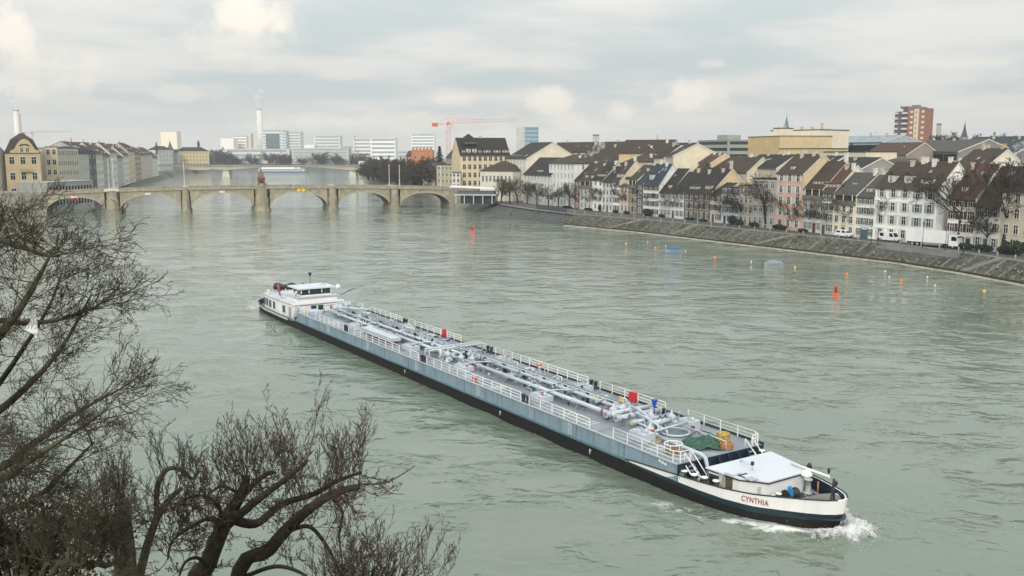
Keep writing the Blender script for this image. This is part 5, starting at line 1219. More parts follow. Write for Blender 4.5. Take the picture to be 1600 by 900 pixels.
# forward loading manifold: four athwart pipes with end flanges at s=36..41
for (s_, y0, y1, z, r, em) in ((35.5, -2.1, 3.0, .70, .20, M_PIPED), (36.9, -2.15, 2.6, .72, .21, M_PIPED), (38.3, -1.6, 2.4, .62, .15, M_YEL), (39.7, -.9, 1.4, .72, .20, M_PIPE)):
    pp = pipe('manifold_pipe', [(s_, y0, ZD + z), (s_, y1, ZD + z)], r, n=12)
    for yy in (y0, y0 + .35, (y0 + y1) / 2, y1):
        MB().lathe([(r * 1.5, -.05), (r * 1.5, .05)], n=14).build('flange', M_PIPE, pp, (s_, yy, ZD + z), (R(90), 0, 0))
    MB().lathe([(r * .85, 0), (r * .85, .04)], n=12).build('end_cap', em if em != M_PIPE else M_PIPED, pp, (s_, y0 - .05, ZD + z), (R(90), 0, 0))
    for yy in (y0 + .8, y1 - .8):
        MB().hexa([(s_ - .45, yy - .1, ZD), (s_ + .45, yy - .1, ZD), (s_ + .45, yy + .1, ZD), (s_ - .45, yy + .1, ZD), (s_ - .2, yy - .1, ZD + z - r), (s_ + .2, yy - .1, ZD + z - r), (s_ + .2, yy + .1, ZD + z - r), (s_ - .2, yy + .1, ZD + z - r)]).build('pipe_cradle', M_PIPED, pp)
for (a, b_, c, z) in ((35.5, 38.3, .7, .95), (36.9, 40.6, -.2, .9), (35.8, 41.2, .2, .55), (37.6, 41.4, -1.0, .5)):
    pipe('link_pipe', [(a, c, ZD + z), ((a + b_) / 2, c - .3, ZD + z + .1), (b_, c - .6, ZD + z - .1), (b_ + .1, c - .6, ZD)], .1, n=8)
for p in ((34.6, -.6, .8), (34.4, .6, .8), (37.8, .9, .85), (39.2, 1.9, .9), (40.4, -1.5, .7)): pump(*p)
for (x, y) in ((34.3, -1.45), (12.4, -1.45)): MB().lathe([(.23, -.12), (.23, .12)], n=12).build('red_flange', M_RED, barge, (x, y, ZD + .62), (0, R(90), 0))
vw = shared('yellow_wheel', lambda: MB().torus((0, 0, 0), .2, .06, 12, 5).box(-.2, .2, -.04, .04, -.04, .04).mesh('valve_wheel', M_YEL))
for p in ((31.2, .3, .9), (33.0, 1.6, .8), (-8.4, 1.9, .6)): link('valve_wheel', vw, barge, (p[0], p[1], ZD + p[2]), (R(60), 0, R(20)))
for p in ((35.0, 3.6), (36.2, 3.7), (37.2, 3.5)): MB().lathe([(.14, 0), (.14, .35), (.2, .4), (.2, .55)], n=10).build('deck_valve', M_DARK, barge, (*p, ZD))
# fire boxes and signs
MB().box(-.24, .24, -.12, .12, .35, 1.1).box(-.3, -.2, -.1, .1, 0, .35).box(.2, .3, -.1, .1, 0, .35).build('red_hose_box', M_RED, barge, (-4.4, 4.15, ZD), (0, 0, R(20)))
MB().box(-.42, .42, -.12, .12, .1, .95).box(-.3, -.2, -.1, .1, 0, .1).box(.2, .3, -.1, .1, 0, .1).build('red_fire_cabinet', M_RED, barge, (31.6, 4.1, ZD), (0, 0, R(8)))
rb_ = MB().box(-.5, .5, -.03, .03, .12, .62).build('red_notice_board', M_RED, barge, (17.4, -4.32, ZD)); MB().box(-.12, .0, -.05, -.03, .12, .62).build('dark_field', M_DARK, rb_)
ns = MB().tube([(0, 0, 0), (0, 0, .9)], .03, 6).build('sign_post', M_WR, barge, (18.6, 2.7, ZD))
nb = MB().lathe([(.36, -.02), (.36, .02)], n=20).build('no_smoking_sign', M_WR, ns, (0, -.05, 1.15), (R(90), 0, R(25)))
MB().torus((0, 0, .03), .3, .045, 20, 5).box(-.26, .26, -.035, .035, .02, .05).build('prohibition_ring', M_RED, nb, (0, 0, 0), (0, 0, R(45)))
MB().box(-.2, .2, -.05, .05, .02, .04).build('cigarette_mark', M_DARK, nb, (0, 0, 0))
# blue cone marker on a pole
pl = MB().tube([(0, 0, 0), (0, 0, 1.55)], .05, 6).build('signal_pole', M_NAVY, barge, (38.1, .95, ZD))
MB().lathe([(.02, 1.35), (.30, 2.15)], n=14, smooth=False).build('blue_cone', M_BLUE, pl)
# T shaped deck hand stands (far side frames)
for s_ in (-28, -17, 2.5, 13.5, 21.5, 31.5):
    MB().tube([(s_ - .5, 3.0, ZD), (s_ - .5, 3.0, ZD + .55), (s_ + .5, 3.0, ZD + .55), (s_ + .5, 3.0, ZD)], .045, 5).build('hose_frame', M_WR, barge)
# low transverse drains on the near deck
for s_ in (-21.5, -11, 14.6, 20.2, 31.5, 34.8, 43.0): MB().box(s_, s_ + .06, -4.2, -2.7, ZD + .005, ZD + .07).box(s_ + .5, s_ + .56, -4.2, -2.7, ZD + .005, ZD + .07).build('walkway_strip', mat((.6, .62, .64), .5, .05, 1), barge)
# foredeck: oval hatch, long pipe coaming, cross pipe
oh = MB().torus((41.0, .7, ZD + .12), 1.15, .09, 28, 6, squash=1.0).build('oval_hatch', M_PIPE, barge)
MB().lathe([(1.1, 0), (1.1, .06)], (41.0, .7, ZD + .02), 28).build('hatch_plate', mat((.13, .17, .18), .5, .2, 1), oh)
MB().tube([(41.2, -1.9, ZD + .62), (41.0, 2.2, ZD + .75)], .09, 8).build('cross_pipe', M_PIPE, barge)
MB().box(41.05, 41.3, -2.05, -1.8, ZD + .5, ZD + .75).build('valve_wheel', M_RED, barge); MB().box(42.0, 42.25, 1.4, 1.65, ZD + .5, ZD + .75).build('valve_wheel', mat((.2, .02, .04), .5, .1, 1), barge)
MB().tube([(41.5, -1.6, ZD + .25), (46.6, -1.9, ZD + .25), (47.1, -1.9, ZD + .1), (47.7, -1.95, 1.1)], .16, 8).build('vent_trunk', M_PIPE, barge)
MB().tube([(41.0, 1.2, ZD + .7), (46.4, .9, ZD + .72), (46.5, .9, ZD)], .05, 6).build('stay_rail', M_PIPE, barge)
dv = MB().tube([(38.9, 3.0, ZD), (38.9, 3.0, ZD + .85), (39.2, 2.8, ZD + 1.05)], .07, 6).tube([(38.9, 2.9, ZD + .5), (40.3, 2.2, ZD + .55), (40.9, 2.5, ZD + .6)], .1, 6).build('davit', M_PIPE, barge)
MB().box(38.6, 40.0, .9, 2.2, ZD, ZD + .5).build('deck_locker', mat((.30, .36, .42), .5, .1, 1), barge)

# small valves, clamps, drip trays and stub pipes crowding the pipe lanes: too small to pick apart
ft = MB(); rq = random.Random(17)
for i in range(420):
    x = rq.uniform(-28, 40); y = rq.choice([-1.45, -1.0, -.35, .25, .9, 1.5, rq.uniform(-2.2, 2.4)]) + rq.uniform(-.08, .08); z = ZD + rq.choice([.02, .02, .3, .5, .72]); k = rq.random(); m_ = rq.choice([0, 0, 1, 1, 2])
    if k < .35: ft.lathe([(.07, 0), (.07, .22), (.13, .24), (.13, .30)], (x, y, z), 7, m_)
    elif k < .6: ft.box(x - .14, x + .14, y - .1, y + .1, z, z + rq.uniform(.12, .3), m_)
    elif k < .8: ft.tube([(x, y, ZD), (x, y, z + .45), (x + rq.uniform(-.4, .4), y + rq.uniform(-.3, .3), z + .5)], .045, 5, m_)
    else: ft.torus((x, y, z + .32), .13, .025, 10, 4, m_)
tag(ft.build('deck_fittings', [M_PIPE, M_PIPED, M_DARK], barge), kind='stuff')
for i in range(26):                       # drip trays and worn walkway mats in the lanes
    x = rq.uniform(-27, 39); y = rq.choice([-3.2, -2.1, 2.1, 3.4]); MB().box(x - rq.uniform(.4, 1.2), x + rq.uniform(.4, 1.2), y - .3, y + .3, ZD + .004, ZD + .05).build('drip_tray', M_DECKD, barge)
# ---- bow house
bh = MB()
xs0, xs1 = 48.9, 53.1
bh_w = MB(); prof = [(48.9, -3.3), (51.6, -3.05), (52.6, -2.2), (53.1, -1.9), (53.1, 1.9), (52.6, 2.6), (48.9, 3.35)]
bh_w.prism(prof, 2, 1.0, 2.38); bhw = bh_w.build('bow_house', M_WB, barge)
rp = [(48.6, -3.45), (51.7, -3.15), (52.75, -2.3), (53.3, -1.95), (53.25, 2.05), (52.6, 2.75), (48.6, 3.5)]
MB().prism(rp, 2, 2.38, 2.46).build('roof_edge', M_DARK, bhw)
MB().prism([(50.9 + (p - 50.9) * .985, q * .985) for p, q in rp], 2, 2.46, 2.54).build('roof', M_ROOFW, bhw)
def on_side(x0, x1, z0, z1, name, m, off=.03, th=.05):
    # near side wall runs from (48.9,-3.3) to (51.6,-3.05)
    f = lambda x: -3.3 + .25 * (x - 48.9) / 2.7
    return MB().hexa([(x0, f(x0) - off - th, z0), (x1, f(x1) - off - th, z0), (x1, f(x1) - off, z0), (x0, f(x0) - off, z0), (x0, f(x0) - off - th, z1), (x1, f(x1) - off - th, z1), (x1, f(x1) - off, z1), (x0, f(x0) - off, z1)]).build(name, m, bhw)
on_side(48.98, 49.92, 1.25, 2.2, 'window', M_DARK, .01, .06); on_side(49.12, 49.78, 1.42, 2.05, 'window_pane', M_GLB, .05, .05)
on_side(50.45, 51.05, 1.08, 2.48, 'door_opening', mat((.10, .085, .05), .8, .3, 2), .0)
dr = on_side(49.98, 50.42, 1.05, 2.5, 'open_door', mat((.30, .30, .25), .6, .2, 2), .12, .07)
on_side(50.08, 50.30, 1.75, 2.35, 'door_pane', mat((.45, .5, .5), .2, .05, 1), .20, .02)
MB().prism([(50.4, -3.25), (51.15, -3.2), (51.1, -2.3), (50.4, -2.35)], 2, 2.50, 2.68).build('door_hood', M_ROOFW, bhw)
MB().box(51.95, 52.6, -2.9, -2.2, 2.56, 2.62).build('roof_hatch', mat((.35, .38, .42), .5, .1, 1), bhw, rot=(0, 0, 0))
MB().box(51.0, 52.0, -2.75, -2.68, 2.545, 2.60).box(51.2, 51.28, -2.7, -1.9, 2.545, 2.6).build('roof_seam', M_DARK, bhw)
MB().box(52.72, 52.78, -2.35, -1.7, 1.2, 2.1).build('front_locker', mat((.5, .53, .53), .5, .1, 1), bhw, rot=(0, 0, 0))
MB().tube([(49.3, -.5, 2.54), (49.3, -.5, 2.75), (50.9, -1.0, 2.9), (50.9, -1.0, 2.54)], .04, 6).lathe([(.11, 0), (.14, .1), (.11, .25)], (50.9, -1.0, 2.92), 8, m=1).build('roof_lamp', [M_PIPE, M_DARK], bhw)
# stairs down from cargo deck, near and far
for (yc, sg) in ((-3.35, 1), (2.95, 1)):
    stc = empty('stairs', (0, 0, 0)); stc.parent = barge
    for sd_ in (-.36, .36):
        MB().tube([(46.8, yc + sd_, 2.35), (48.35, yc + sd_, 1.0)], .06, 5).tube([(46.8, yc + sd_, 3.2), (48.35, yc + sd_, 1.85), (48.35, yc + sd_, 1.0)], .035, 5).tube([(46.8, yc + sd_, 2.4), (46.8, yc + sd_, 3.2)], .035, 5).build('handrail', M_WR, stc)
    for k in range(5): MB().box(46.95 + k * .28, 47.25 + k * .28, yc - .34, yc + .34, 2.18 - k * .25, 2.22 - k * .25).build('tread', M_PIPED, stc)
# bow bollards with white caps
bb = shared('bowbol', lambda: MB().lathe([(.26, 0), (.26, .05), (.2, .08), (.2, .62), (.27, .66), (.27, .72)], n=12).lathe([(.27, .725), (.25, .78)], n=12, m=1).mesh('bow_bollard', [mat((.10, .10, .10), .6, .3, 2), M_WR]))
for (x, y) in ((47.1, -4.0), (48.1, -3.95), (48.95, -3.75), (49.9, -3.55), (47.2, 4.05), (48.1, 4.0), (49.0, 3.85), (49.95, 3.7)): link('bow_bollard', bb, barge, (x, y, 1.02 + (.35 if y > 0 else .18)))
for (x, y) in ((54.0, -1.7), (56.3, 1.5)): link('bow_bollard', bb, barge, (x, y, 1.3), (0, 0, 0), (.8, .8, .8))
MB().lathe([(.2, 0), (.25, .4), (.15, .7)], n=8).build('green_bucket_collar', mat((.03, .2, .12), .6, .2, 2), barge, (47.1, -4.25, 1.15))
# winches at the bow
wn_ = MB().lathe([(.42, -.55), (.42, -.45), (.24, -.42), (.24, .42), (.42, .45), (.42, .55)], n=14).build('anchor_winch', M_DARK, barge, (54.1, -.6, 1.65), (R(90), 0, 0))
MB().box(53.6, 54.6, -1.2, .4, 1.0, 1.35).build('winch_bed', M_NAVY, wn_.parent)
MB().lathe([(.28, -.2), (.28, .2), (.18, .2), (.18, .3)], n=14).build('rope_drum', mat((.5, .5, .48), .6, .2, 2), barge, (53.6, -1.75, 1.5), (R(90), 0, R(15)))
cp = MB().lathe([(.34, 0), (.34, .12), (.2, .16), (.2, .95), (.3, 1.0), (.3, 1.06)], n=12).build('mooring_capstan', mat((.34, .35, .34), .5, .2, 2), barge, (54.0, 1.3, 1.3))
MB().tube([(51.6, 2.3, 2.66), (55.2, 2.0, 2.75)], .09, 8).build('bow_mast_folded', M_WR, barge); MB().lathe([(.38, 0), (.42, .16), (.2, .4)], n=12).build('mast_foot', M_WR, barge, (53.5, 1.7, 2.35))
MB().tube([(53.4, 1.9, 1.0), (53.4, 1.9, 2.5)], .09, 8).build('mast_support', M_PIPED, barge)
MB().tube([(54.6, 1.6, 1.0), (54.6, 1.6, 2.3)], .05, 6).build('lamp_stanchion', mat((.4, .2, .1), .6, .2, 2), barge)
MB().lathe([(.06, 0), (.1, .2), (.1, .35)], n=8).build('bow_light', M_DARK, barge, (54.9, 2.3, 2.85)); MB().lathe([(.16, 0), (.2, .3), (.1, .5)], n=8).build('deck_horn', M_DARK, barge, (52.4, 3.3, 2.2))
for (a, b_) in (((54.4, .4, 1.5), (56.2, .9, 1.05)), ((54.6, .1, 1.4), (56.6, .3, 1.05)), ((53.9, 1.3, 1.7), (55.9, 1.6, 1.1))): MB().tube([a, b_], .035, 5).build('mooring_wire', mat((.4, .38, .33), .7, .2, 3), barge)
# stem post with anchor light
spn = MB().tube([(57.3, -.1, 1.9), (57.0, .15, 3.0), (56.9, .3, 3.45)], .08, 6).tube([(57.2, -.35, 1.95), (57.02, .05, 2.9)], .05, 5).tube([(56.9, -.1, 2.9), (57.0, .5, 3.0)], .05, 5).build('stem_post', M_DARK, barge)
MB().lathe([(.09, 0), (.12, .2), (.05, .3)], n=8).build('anchor_light', M_DARK, spn, (56.9, .55, 2.95))
mb = MB(); 
for k in range(4): mb.box(56.75 + .0, 57.25, -.45 + .02 * k, .35, 1.95 + k * .001, 2.02 + k * .001)
MB().prism([(55.6, -1.9), (56.8, -1.1), (57.7, -.35), (57.7, .35), (56.8, 1.1), (56.2, 1.3), (55.8, .2)], 2, 1.96, 2.04).build('bow_platform', mat((.16, .15, .13), .7, .3, 1), barge)
# dark inside of the far bulwark is the deck paint
# ---- ship's name on the near bow, hugging the plating
txt = bpy.data.curves.new('ship_name', 'FONT'); txt.body = 'CYNTHIA'; txt.size = 1.0; txt.extrude = .012; txt.space_character = 1.12
to = bpy.data.objects.new('ship_name_tmp', txt); COL.objects.link(to)
bpy.context.view_layer.update()
dg = bpy.context.evaluated_depsgraph_get(); tme = bpy.data.meshes.new_from_object(to.evaluated_get(dg)); bpy.data.objects.remove(to)
xs_ = [v.co.x for v in tme.vertices]; wtx = max(xs_) - min(xs_); mn = min(xs_)
bm_ = bmesh.new(); bm_.from_mesh(tme); bmesh.ops.subdivide_edges(bm_, edges=[e for e in bm_.edges if e.calc_length() > .25], cuts=2); 
def near_pt(s_): x, h, z = ring(s_, 0, .03); return Vector((x, -h))
S0, S1 = 52.35, 54.15
for v in bm_.verts:
    u = (v.co.x - mn) / wtx; zf = v.co.y / .72; s_ = S0 + (S1 - S0) * u
    a, b_ = near_pt(s_), near_pt(s_ + .05); nr_ = Vector(((b_ - a).y, -(b_ - a).x)).normalized()
    zb = lerp_tab([(50, 1.22), (54.5, 1.28)], s_)
    q = a + nr_ * (.05 + v.co.z)
    v.co = Vector((q.x, q.y, zb + zf * .40))
bmesh.ops.recalc_face_normals(bm_, faces=bm_.faces)
bm_.to_mesh(tme); bm_.free(); tme.materials.clear(); tme.materials.append(mat((.30, .015, .03), .5, .1, 2))
link('ship_name', tme, barge)
for i in range(3): MB().box(44.9 + i * .32, 45.1 + i * .32, -4.53, -4.503, 2.12 - i * .05, 2.32 - i * .05).build('painted_mark', M_WR, barge)

# ---- stern: accommodation, wheelhouse
ac = MB().prism([(-50.6, -2.9), (-49.5, -3.7), (-46, -3.95), (-41.6, -3.95), (-41.3, -3.7), (-41.3, 3.7), (-46, 3.95), (-49.5, 3.7), (-50.6, 2.9)], 2, .62, 2.95).build('aft_house', M_WB, barge)
MB().prism([(-50.8, -3.0), (-49.6, -3.9), (-46, -4.15), (-41.4, -4.15), (-41.4, 4.15), (-46, 4.15), (-49.6, 3.9), (-50.8, 3.0)], 2, 2.95, 3.05).build('aft_house_roof', mat((.42, .45, .48), .6, .12, .8), ac)
for s_ in (-49.1, -47.6, -45.9, -44.1):
    y = -3.7 - .25 * min(1, (s_ + 49.5) / 3.5)
    MB().box(s_ - .45, s_ + .45, y - .06, y + .05, 1.35, 2.45).build('window', M_GLB, ac)
fh_ = MB().box(-41.28, -36.2, -3.9, 3.9, .62, 3.0).build('fore_house', M_WB, barge)
MB().box(-41.5, -35.9, -4.1, 4.1, 3.0, 3.12).build('house_deck', mat((.55, .57, .6), .6, .1, 1), fh_)
MB().box(-35.92, -35.86, -4.1, 4.1, 2.9, 3.2).build('deck_fascia', M_WB, fh_)
MB().box(-40.3, -39.3, -3.98, -3.88, 1.4, 2.4).build('window', M_GLB, fh_)
MB().box(-37.6, -36.6, -3.99, -3.88, .8, 2.5).build('side_door', mat((.35, .36, .33), .6, .1, 2), fh_)
for y in (-.6, .5): MB().box(-36.22, -36.12, y - .4, y + .4, 1.9, 2.6).build('window', M_GLB, fh_)
MB().box(-36.2, -36.1, 2.0, 2.3, 1.9, 2.6).build('red_extinguisher', M_RED, fh_); MB().box(-36.2, -36.1, -2.0, -1.7, 1.6, 2.3).build('yellow_cabinet', M_YEL, fh_)
up = MB().box(-41.0, -36.4, -3.0, 3.2, 3.12, 3.85).build('upper_deckhouse', M_WB, barge)
MB().box(-41.1, -36.1, -3.25, 3.45, 3.85, 3.95).build('deck_lip', mat((.55, .57, .6), .6, .1, 1), up)
wh_ = empty('wheelhouse', (0, 0, 0)); wh_.parent = barge
MB().box(-40.6, -37.0, -2.2, 2.6, 3.95, 4.12).build('lower_wall', M_WB, wh_)
MB().box(-40.45, -37.15, -2.05, 2.45, 4.12, 5.05).build('glazing', M_GLB, wh_)
for (x, y) in ((-40.5, -2.1), (-37.1, -2.1), (-37.1, 1.1), (-37.1, 2.5), (-40.5, 2.5), (-38.9, -2.1), (-37.1, -.9)): MB().box(x - .06, x + .06, y - .06, y + .06, 4.35, 5.06).build('mullion', M_WR, wh_)
MB().box(-41.3, -36.6, -2.75, 3.15, 5.06, 5.2).build('roof', M_ROOFW, wh_)
MB().box(-41.32, -36.58, -2.77, 3.17, 5.03, 5.062).build('roof_trim', M_WR, wh_)
railing([(-40.9, -3.15, 3.95 - .0), (-36.3, -3.15, 3.95)], h=.5)
# stern gear
rd = MB().tube([(-36.2, 3.3, 3.95), (-36.1, 3.3, 4.9)], .06, 6).lathe([(.05, -.38), (.30, -.25), (.38, 0), (.30, .25), (.05, .38)], (-36.1, 3.3, 5.15), 14, m=1).build('radar_dome', [M_PIPE, M_WR], barge)
MB().tube([(-36.0, 3.6, 3.9), (-35.4, 4.1, 4.2), (-34.8, 4.6, 4.7), (-34.0, 5.2, 5.0)], .05, 5).tube([(-34.8, 4.6, 4.7), (-34.9, 4.9, 4.35)], .04, 5).build('antenna_arm', M_DARK, barge)
MB().tube([(-36.4, -3.2, 3.95), (-36.1, -3.3, 4.5), (-35.9, -3.35, 4.7)], .04, 5).lathe([(.1, 0), (.2, .12), (.1, .25)], (-35.9, -3.35, 4.7), 8, m=1).build('searchlight', [M_DARK, M_WR], barge)
MB().tube([(-39.3, 1.6, 5.2), (-38.6, 2.0, 5.5)], .05, 5).box(-38.9, -38.1, 1.9, 2.1, 5.45, 5.6).build('radar_scanner', mat((.35, .35, .3), .6, .2, 2), barge)
bt = MB().tube([(0, 0, 0), (0, 0, 1.2)], .04, 5).lathe([(.02, 1.1), (.32, 1.75)], n=12, smooth=False).build('signal_cone', M_NAVY, barge, (-41.6, 1.0, 5.1))
fp = MB().tube([(-41.6, -3.5, 3.0), (-42.2, -3.9, 5.6)], .035, 5).build('flag_staff', M_PIPED, barge)
# ladders and stowage by the fore house
MB().tube([(-36.0, -3.8, 1.0), (-35.3, -3.8, 2.9)], .05, 5).tube([(-36.0, -3.2, 1.0), (-35.3, -3.2, 2.9)], .05, 5).build('boarding_ladder', M_WR, barge)
for k in range(6): MB().box(-36.0 + .12 * k, -35.7 + .12 * k, -3.8, -3.2, 1.1 + .3 * k, 1.15 + .3 * k).build('ladder_rung', M_PIPED, barge)
for p in ((-29.8, .5, .9), (-29.0, 1.6, 1.2), (-30.2, 2.6, 1.0), (-28.3, -.4, 1.0)): pump(*p)
MB().tube([(-30.5, -1.2, ZD), (-30.5, -1.2, ZD + 1.0), (-30.2, 3.4, ZD + 1.3), (-30.2, 3.6, ZD)], .13, 8).build('cross_gantry', M_PIPE, barge)
MB().tube([(-29.4, -.4, ZD + .9), (-27.5, -.2, ZD + 1.05), (-24, 3.0, ZD + .9)], .15, 8).build('stern_manifold', M_PIPE, barge)
MB().box(-31.5, -29.2, -3.6, -2.0, ZD, ZD + .45).build('deck_locker', M_PIPE, barge)
MB().box(-48.2, -43.4, -1.6, 1.6, 3.06, 3.35).build('skylight_coaming', mat((.55, .57, .6), .6, .1, 1), barge)
MB().lathe([(.32, 0), (.32, 1.1), (.36, 1.15), (.36, 1.3)], n=12).build('funnel', mat((.5, .52, .56), .5, .1, 1), barge, (-42.6, -1.0, 3.05))

# ---- loose things carried on the barge (each its own thing)
def on_barge(s_, y, z): c, s2 = math.cos(BA), math.sin(BA); return (BO[0] + s_ * c - y * s2, BO[1] + s_ * s2 + y * c, z)
def rope_coil(s_, y, r, n, col, label, h=.07):
    mb = MB()
    for k in range(n): mb.torus((random.uniform(-.04, .04), random.uniform(-.04, .04), .06 + k * h * .8), r * random.uniform(.8, 1), h * .62, 18, 5)
    mb.torus((0, 0, .06), r * .6, h * .6, 16, 5)
    o = mb.build('rope_coil', mat(col, .95, .25, 6, bump=.5, bscale=20), None, on_barge(s_, y, ZD)); tag(o, label, 'rope', 'rope coils on the barge'); return o
rope_coil(41.9, -2.2, .5, 3, (.40, .34, .20), 'flat coil of tan rope on deck beside the white hatch box')
rope_coil(44.7, -2.9, .58, 6, (.36, .24, .14), 'tall coil of brown rope inside a white hoop by the front railing')
hp = MB().torus((0, 0, .75), .68, .04, 22, 5)
for k in range(6): a = k * math.pi / 3; hp.tube([(.66 * math.cos(a), .66 * math.sin(a), 0), (.68 * math.cos(a), .68 * math.sin(a), .75)], .025, 4)
tag(hp.build('rope_basket', M_WR, None, on_barge(44.7, -2.9, ZD)), 'white wire hoop basket holding the tall rope coil', 'basket')
# green tarpaulin heap
rg = np.random.RandomState(5); mb = MB(); nu, nv = 20, 16; P = [[None] * (nv + 1) for _ in range(nu + 1)]
for i in range(nu + 1):
    for j in range(nv + 1):
        u = i / nu * 2 - 1; v = j / nv * 2 - 1; rr = max(abs(u), abs(v)) if False else math.hypot(u, v) / 1.25
        hgt = max(0, 1 - rr ** 2.2) * (.75 + .35 * math.sin(u * 5 + v * 3) * math.cos(v * 4)) * .8
        P[i][j] = (u * 1.45 + .1 * math.sin(v * 7) + rg.normal(0, .03), v * 1.35 + .08 * math.sin(u * 6) + rg.normal(0, .03), max(.03, hgt + rg.normal(0, .045)))
for i in range(nu):
    for j in range(nv): mb.quad([P[i][j], P[i + 1][j], P[i + 1][j + 1], P[i][j + 1]], 0, False)
tag(mb.build('tarpaulin', mat((.045, .10, .075), .8, .35, 2.5, bump=.5, bscale=6), None, on_barge(44.6, .35, ZD)), 'crumpled dark green tarpaulin heap on the foredeck', 'tarpaulin')
hr = MB(); q = [(random.uniform(-1, 1), random.uniform(-.7, .7), .12) for _ in range(9)]; hr.tube([(-1.2, .2, .05), (-.5, .7, .35), (.2, .4, .5), (.6, -.2, .3), (.1, -.6, .35), (-.5, -.3, .5), (-.2, .3, .55), (.7, .6, .3), (1.1, .1, .05)], .045, 6)
tag(hr.build('hose', mat((.07, .11, .10), .6, .1, 2), None, on_barge(43.3, 1.6, ZD)), 'dark green hose lying in loops behind the tarpaulin', 'hose')
yd = MB(); 
for k in range(8): yd.torus((0, 0, .1 + k * .1), .48 - .02 * (k % 2), .07, 18, 5)
yd.lathe([(.4, 0), (.4, .85)], n=14)
tag(yd.build('rope_stack', mat((.40, .29, .07), .9, .45, 5, col2=(.16, .11, .05)), None, on_barge(45.0, 2.05, ZD)), 'stack of yellow rope behind the green tarpaulin', 'rope', 'rope coils on the barge')
od = MB()
for k in range(4): od.torus((0, 0, .08 + k * .11), .46, .075, 18, 5)
od.lathe([(.36, 0), (.36, .4)], n=14)
tag(od.build('rope_stack', mat((.34, .17, .07), .9, .45, 5, col2=(.24, .06, .04)), None, on_barge(46.1, 1.3, ZD)), 'low coil of orange rope in front of the yellow rope', 'rope', 'rope coils on the barge')
# dinghy covered in dark canvas, stowed aft
dn = empty('dinghy', on_barge(-49.5, .4, 3.35), BA + R(60), 'covered dark dinghy stowed on the aft house roof', 'boat')
mb = MB(); n_ = 12
prs = []
for i in range(n_ + 1):
    x = -2.4 + 4.8 * i / n_; w = .95 * math.sqrt(max(.02, 1 - abs((x + .3) / 2.75) ** 2.6)); prs.append((x, w))
for (x0, w0), (x1, w1) in zip(prs, prs[1:]):
    for sg in (-1, 1):
        qd = [(x0, sg * w0 * .5, 0), (x1, sg * w1 * .5, 0), (x1, sg * w1, .55), (x0, sg * w0, .55)]; mb.quad(qd if sg < 0 else qd[::-1], 0, True)
mb.build('hull', M_DARK, dn)
mb = MB()
for i, ((x0, w0), (x1, w1)) in enumerate(zip(prs, prs[1:])):
    h0, h1 = .75 + .35 * math.sin(x0 * 1.4 + 1) ** 2, .75 + .35 * math.sin(x1 * 1.4 + 1) ** 2
    for sg in (-1, 1):
        qd = [(x0, sg * w0, .55), (x1, sg * w1, .55), (x1, 0, h1), (x0, 0, h0)]; mb.quad(qd if sg < 0 else qd[::-1], 0, True)
mb.build('canvas_cover', mat((.035, .037, .04), .8, .3, 2), dn)
MB().box(-1.6, -1.4, -.8, .8, -.3, .1).box(1.2, 1.4, -.8, .8, -.3, .1).build('cradle', M_PIPED, dn)
MB().tube([(2.2, .5, .2), (5.2, .4, .5)], .09, 6).build('davit_arm', M_DARK, dn)
tag(MB().torus((0, 0, 0), .36, .10, 18, 6).build('life_ring', mat((.7, .68, .64), .6, .1, 2), None, on_barge(-48.4, -3.4, 3.35), (R(90), 0, BA)), 'white life ring under the covered dinghy', 'life ring')
# flags
def flag(name, path, w, m, loc, label):
    mb = MB(); n_ = len(path)
    for i in range(n_ - 1):
        for sgn in (1,):
            a, b_ = Vector(path[i]), Vector(path[i + 1]); o1 = Vector((w * .5 * math.sin(i * 1.3), w, -.05 * i)); o2 = Vector((w * .5 * math.sin((i + 1) * 1.3), w, -.05 * (i + 1)))
            mb.quad([a, b_, b_ + o2, a + o1]); mb.quad([a + Vector((.012, 0, 0)), a + o1 + Vector((.012, 0, 0)), b_ + o2 + Vector((.012, 0, 0)), b_ + Vector((.012, 0, 0))])
    return tag(mb.build(name, m, None, loc, (0, 0, BA)), label, 'flag')
flag('flag', [(-.3, -.2, 1.2), (-.25, -.15, .9), (-.1, -.1, .6), (-.05, -.1, .3), (.05, 0, 0), (.1, 0, -.35)], .28, mat((.55, .05, .04), .8, .3, 4), on_barge(-42.0, -3.9, 4.1), 'limp red flag hanging on the staff at the stern')
flag('flag', [(0, 0, .9), (0, .05, .6), (.05, .1, .3), (.1, .1, 0)], .35, mat((.02, .25, .62), .8, .2, 4), on_barge(54.3, -1.2, 1.5), 'small bright blue flag at the bow winch')
# ---- foam piled up at the stem: ragged sheets of broken water with see-through gaps
mb = MB(); rg = np.random.RandomState(9)
nu, nv = 150, 34
OUT = [(49.5, -4.6), (52.5, -3.75), (54.6, -2.75), (56.4, -1.75), (57.5, -.8), (57.75, 0), (57.5, .8), (56.4, 1.75), (54.6, 2.75), (52.5, 3.75), (49.5, 4.6)]
ofine = sm_path2 = []
for i in range(nu + 1):
    f = i / nu * (len(OUT) - 1); k = min(len(OUT) - 2, int(f)); q = f - k
    ofine.append(Vector(OUT[k]).lerp(Vector(OUT[k + 1]), q))
for _ in range(3): ofine = [ofine[0]] + [(ofine[i - 1] + ofine[i] * 2 + ofine[i + 1]) / 4 for i in range(1, nu)] + [ofine[-1]]
ph = rg.rand(8) * 6.28
def tnoise(u, v): return sum(math.sin(u * a + ph[k]) * math.cos(v * b_ + ph[k] * 2) / (1 + k * .35) for k, (a, b_) in enumerate(((9, 2), (17, 5), (31, 9), (53, 13), (83, 21)))) / 2.2
rows = []; dens_ = []
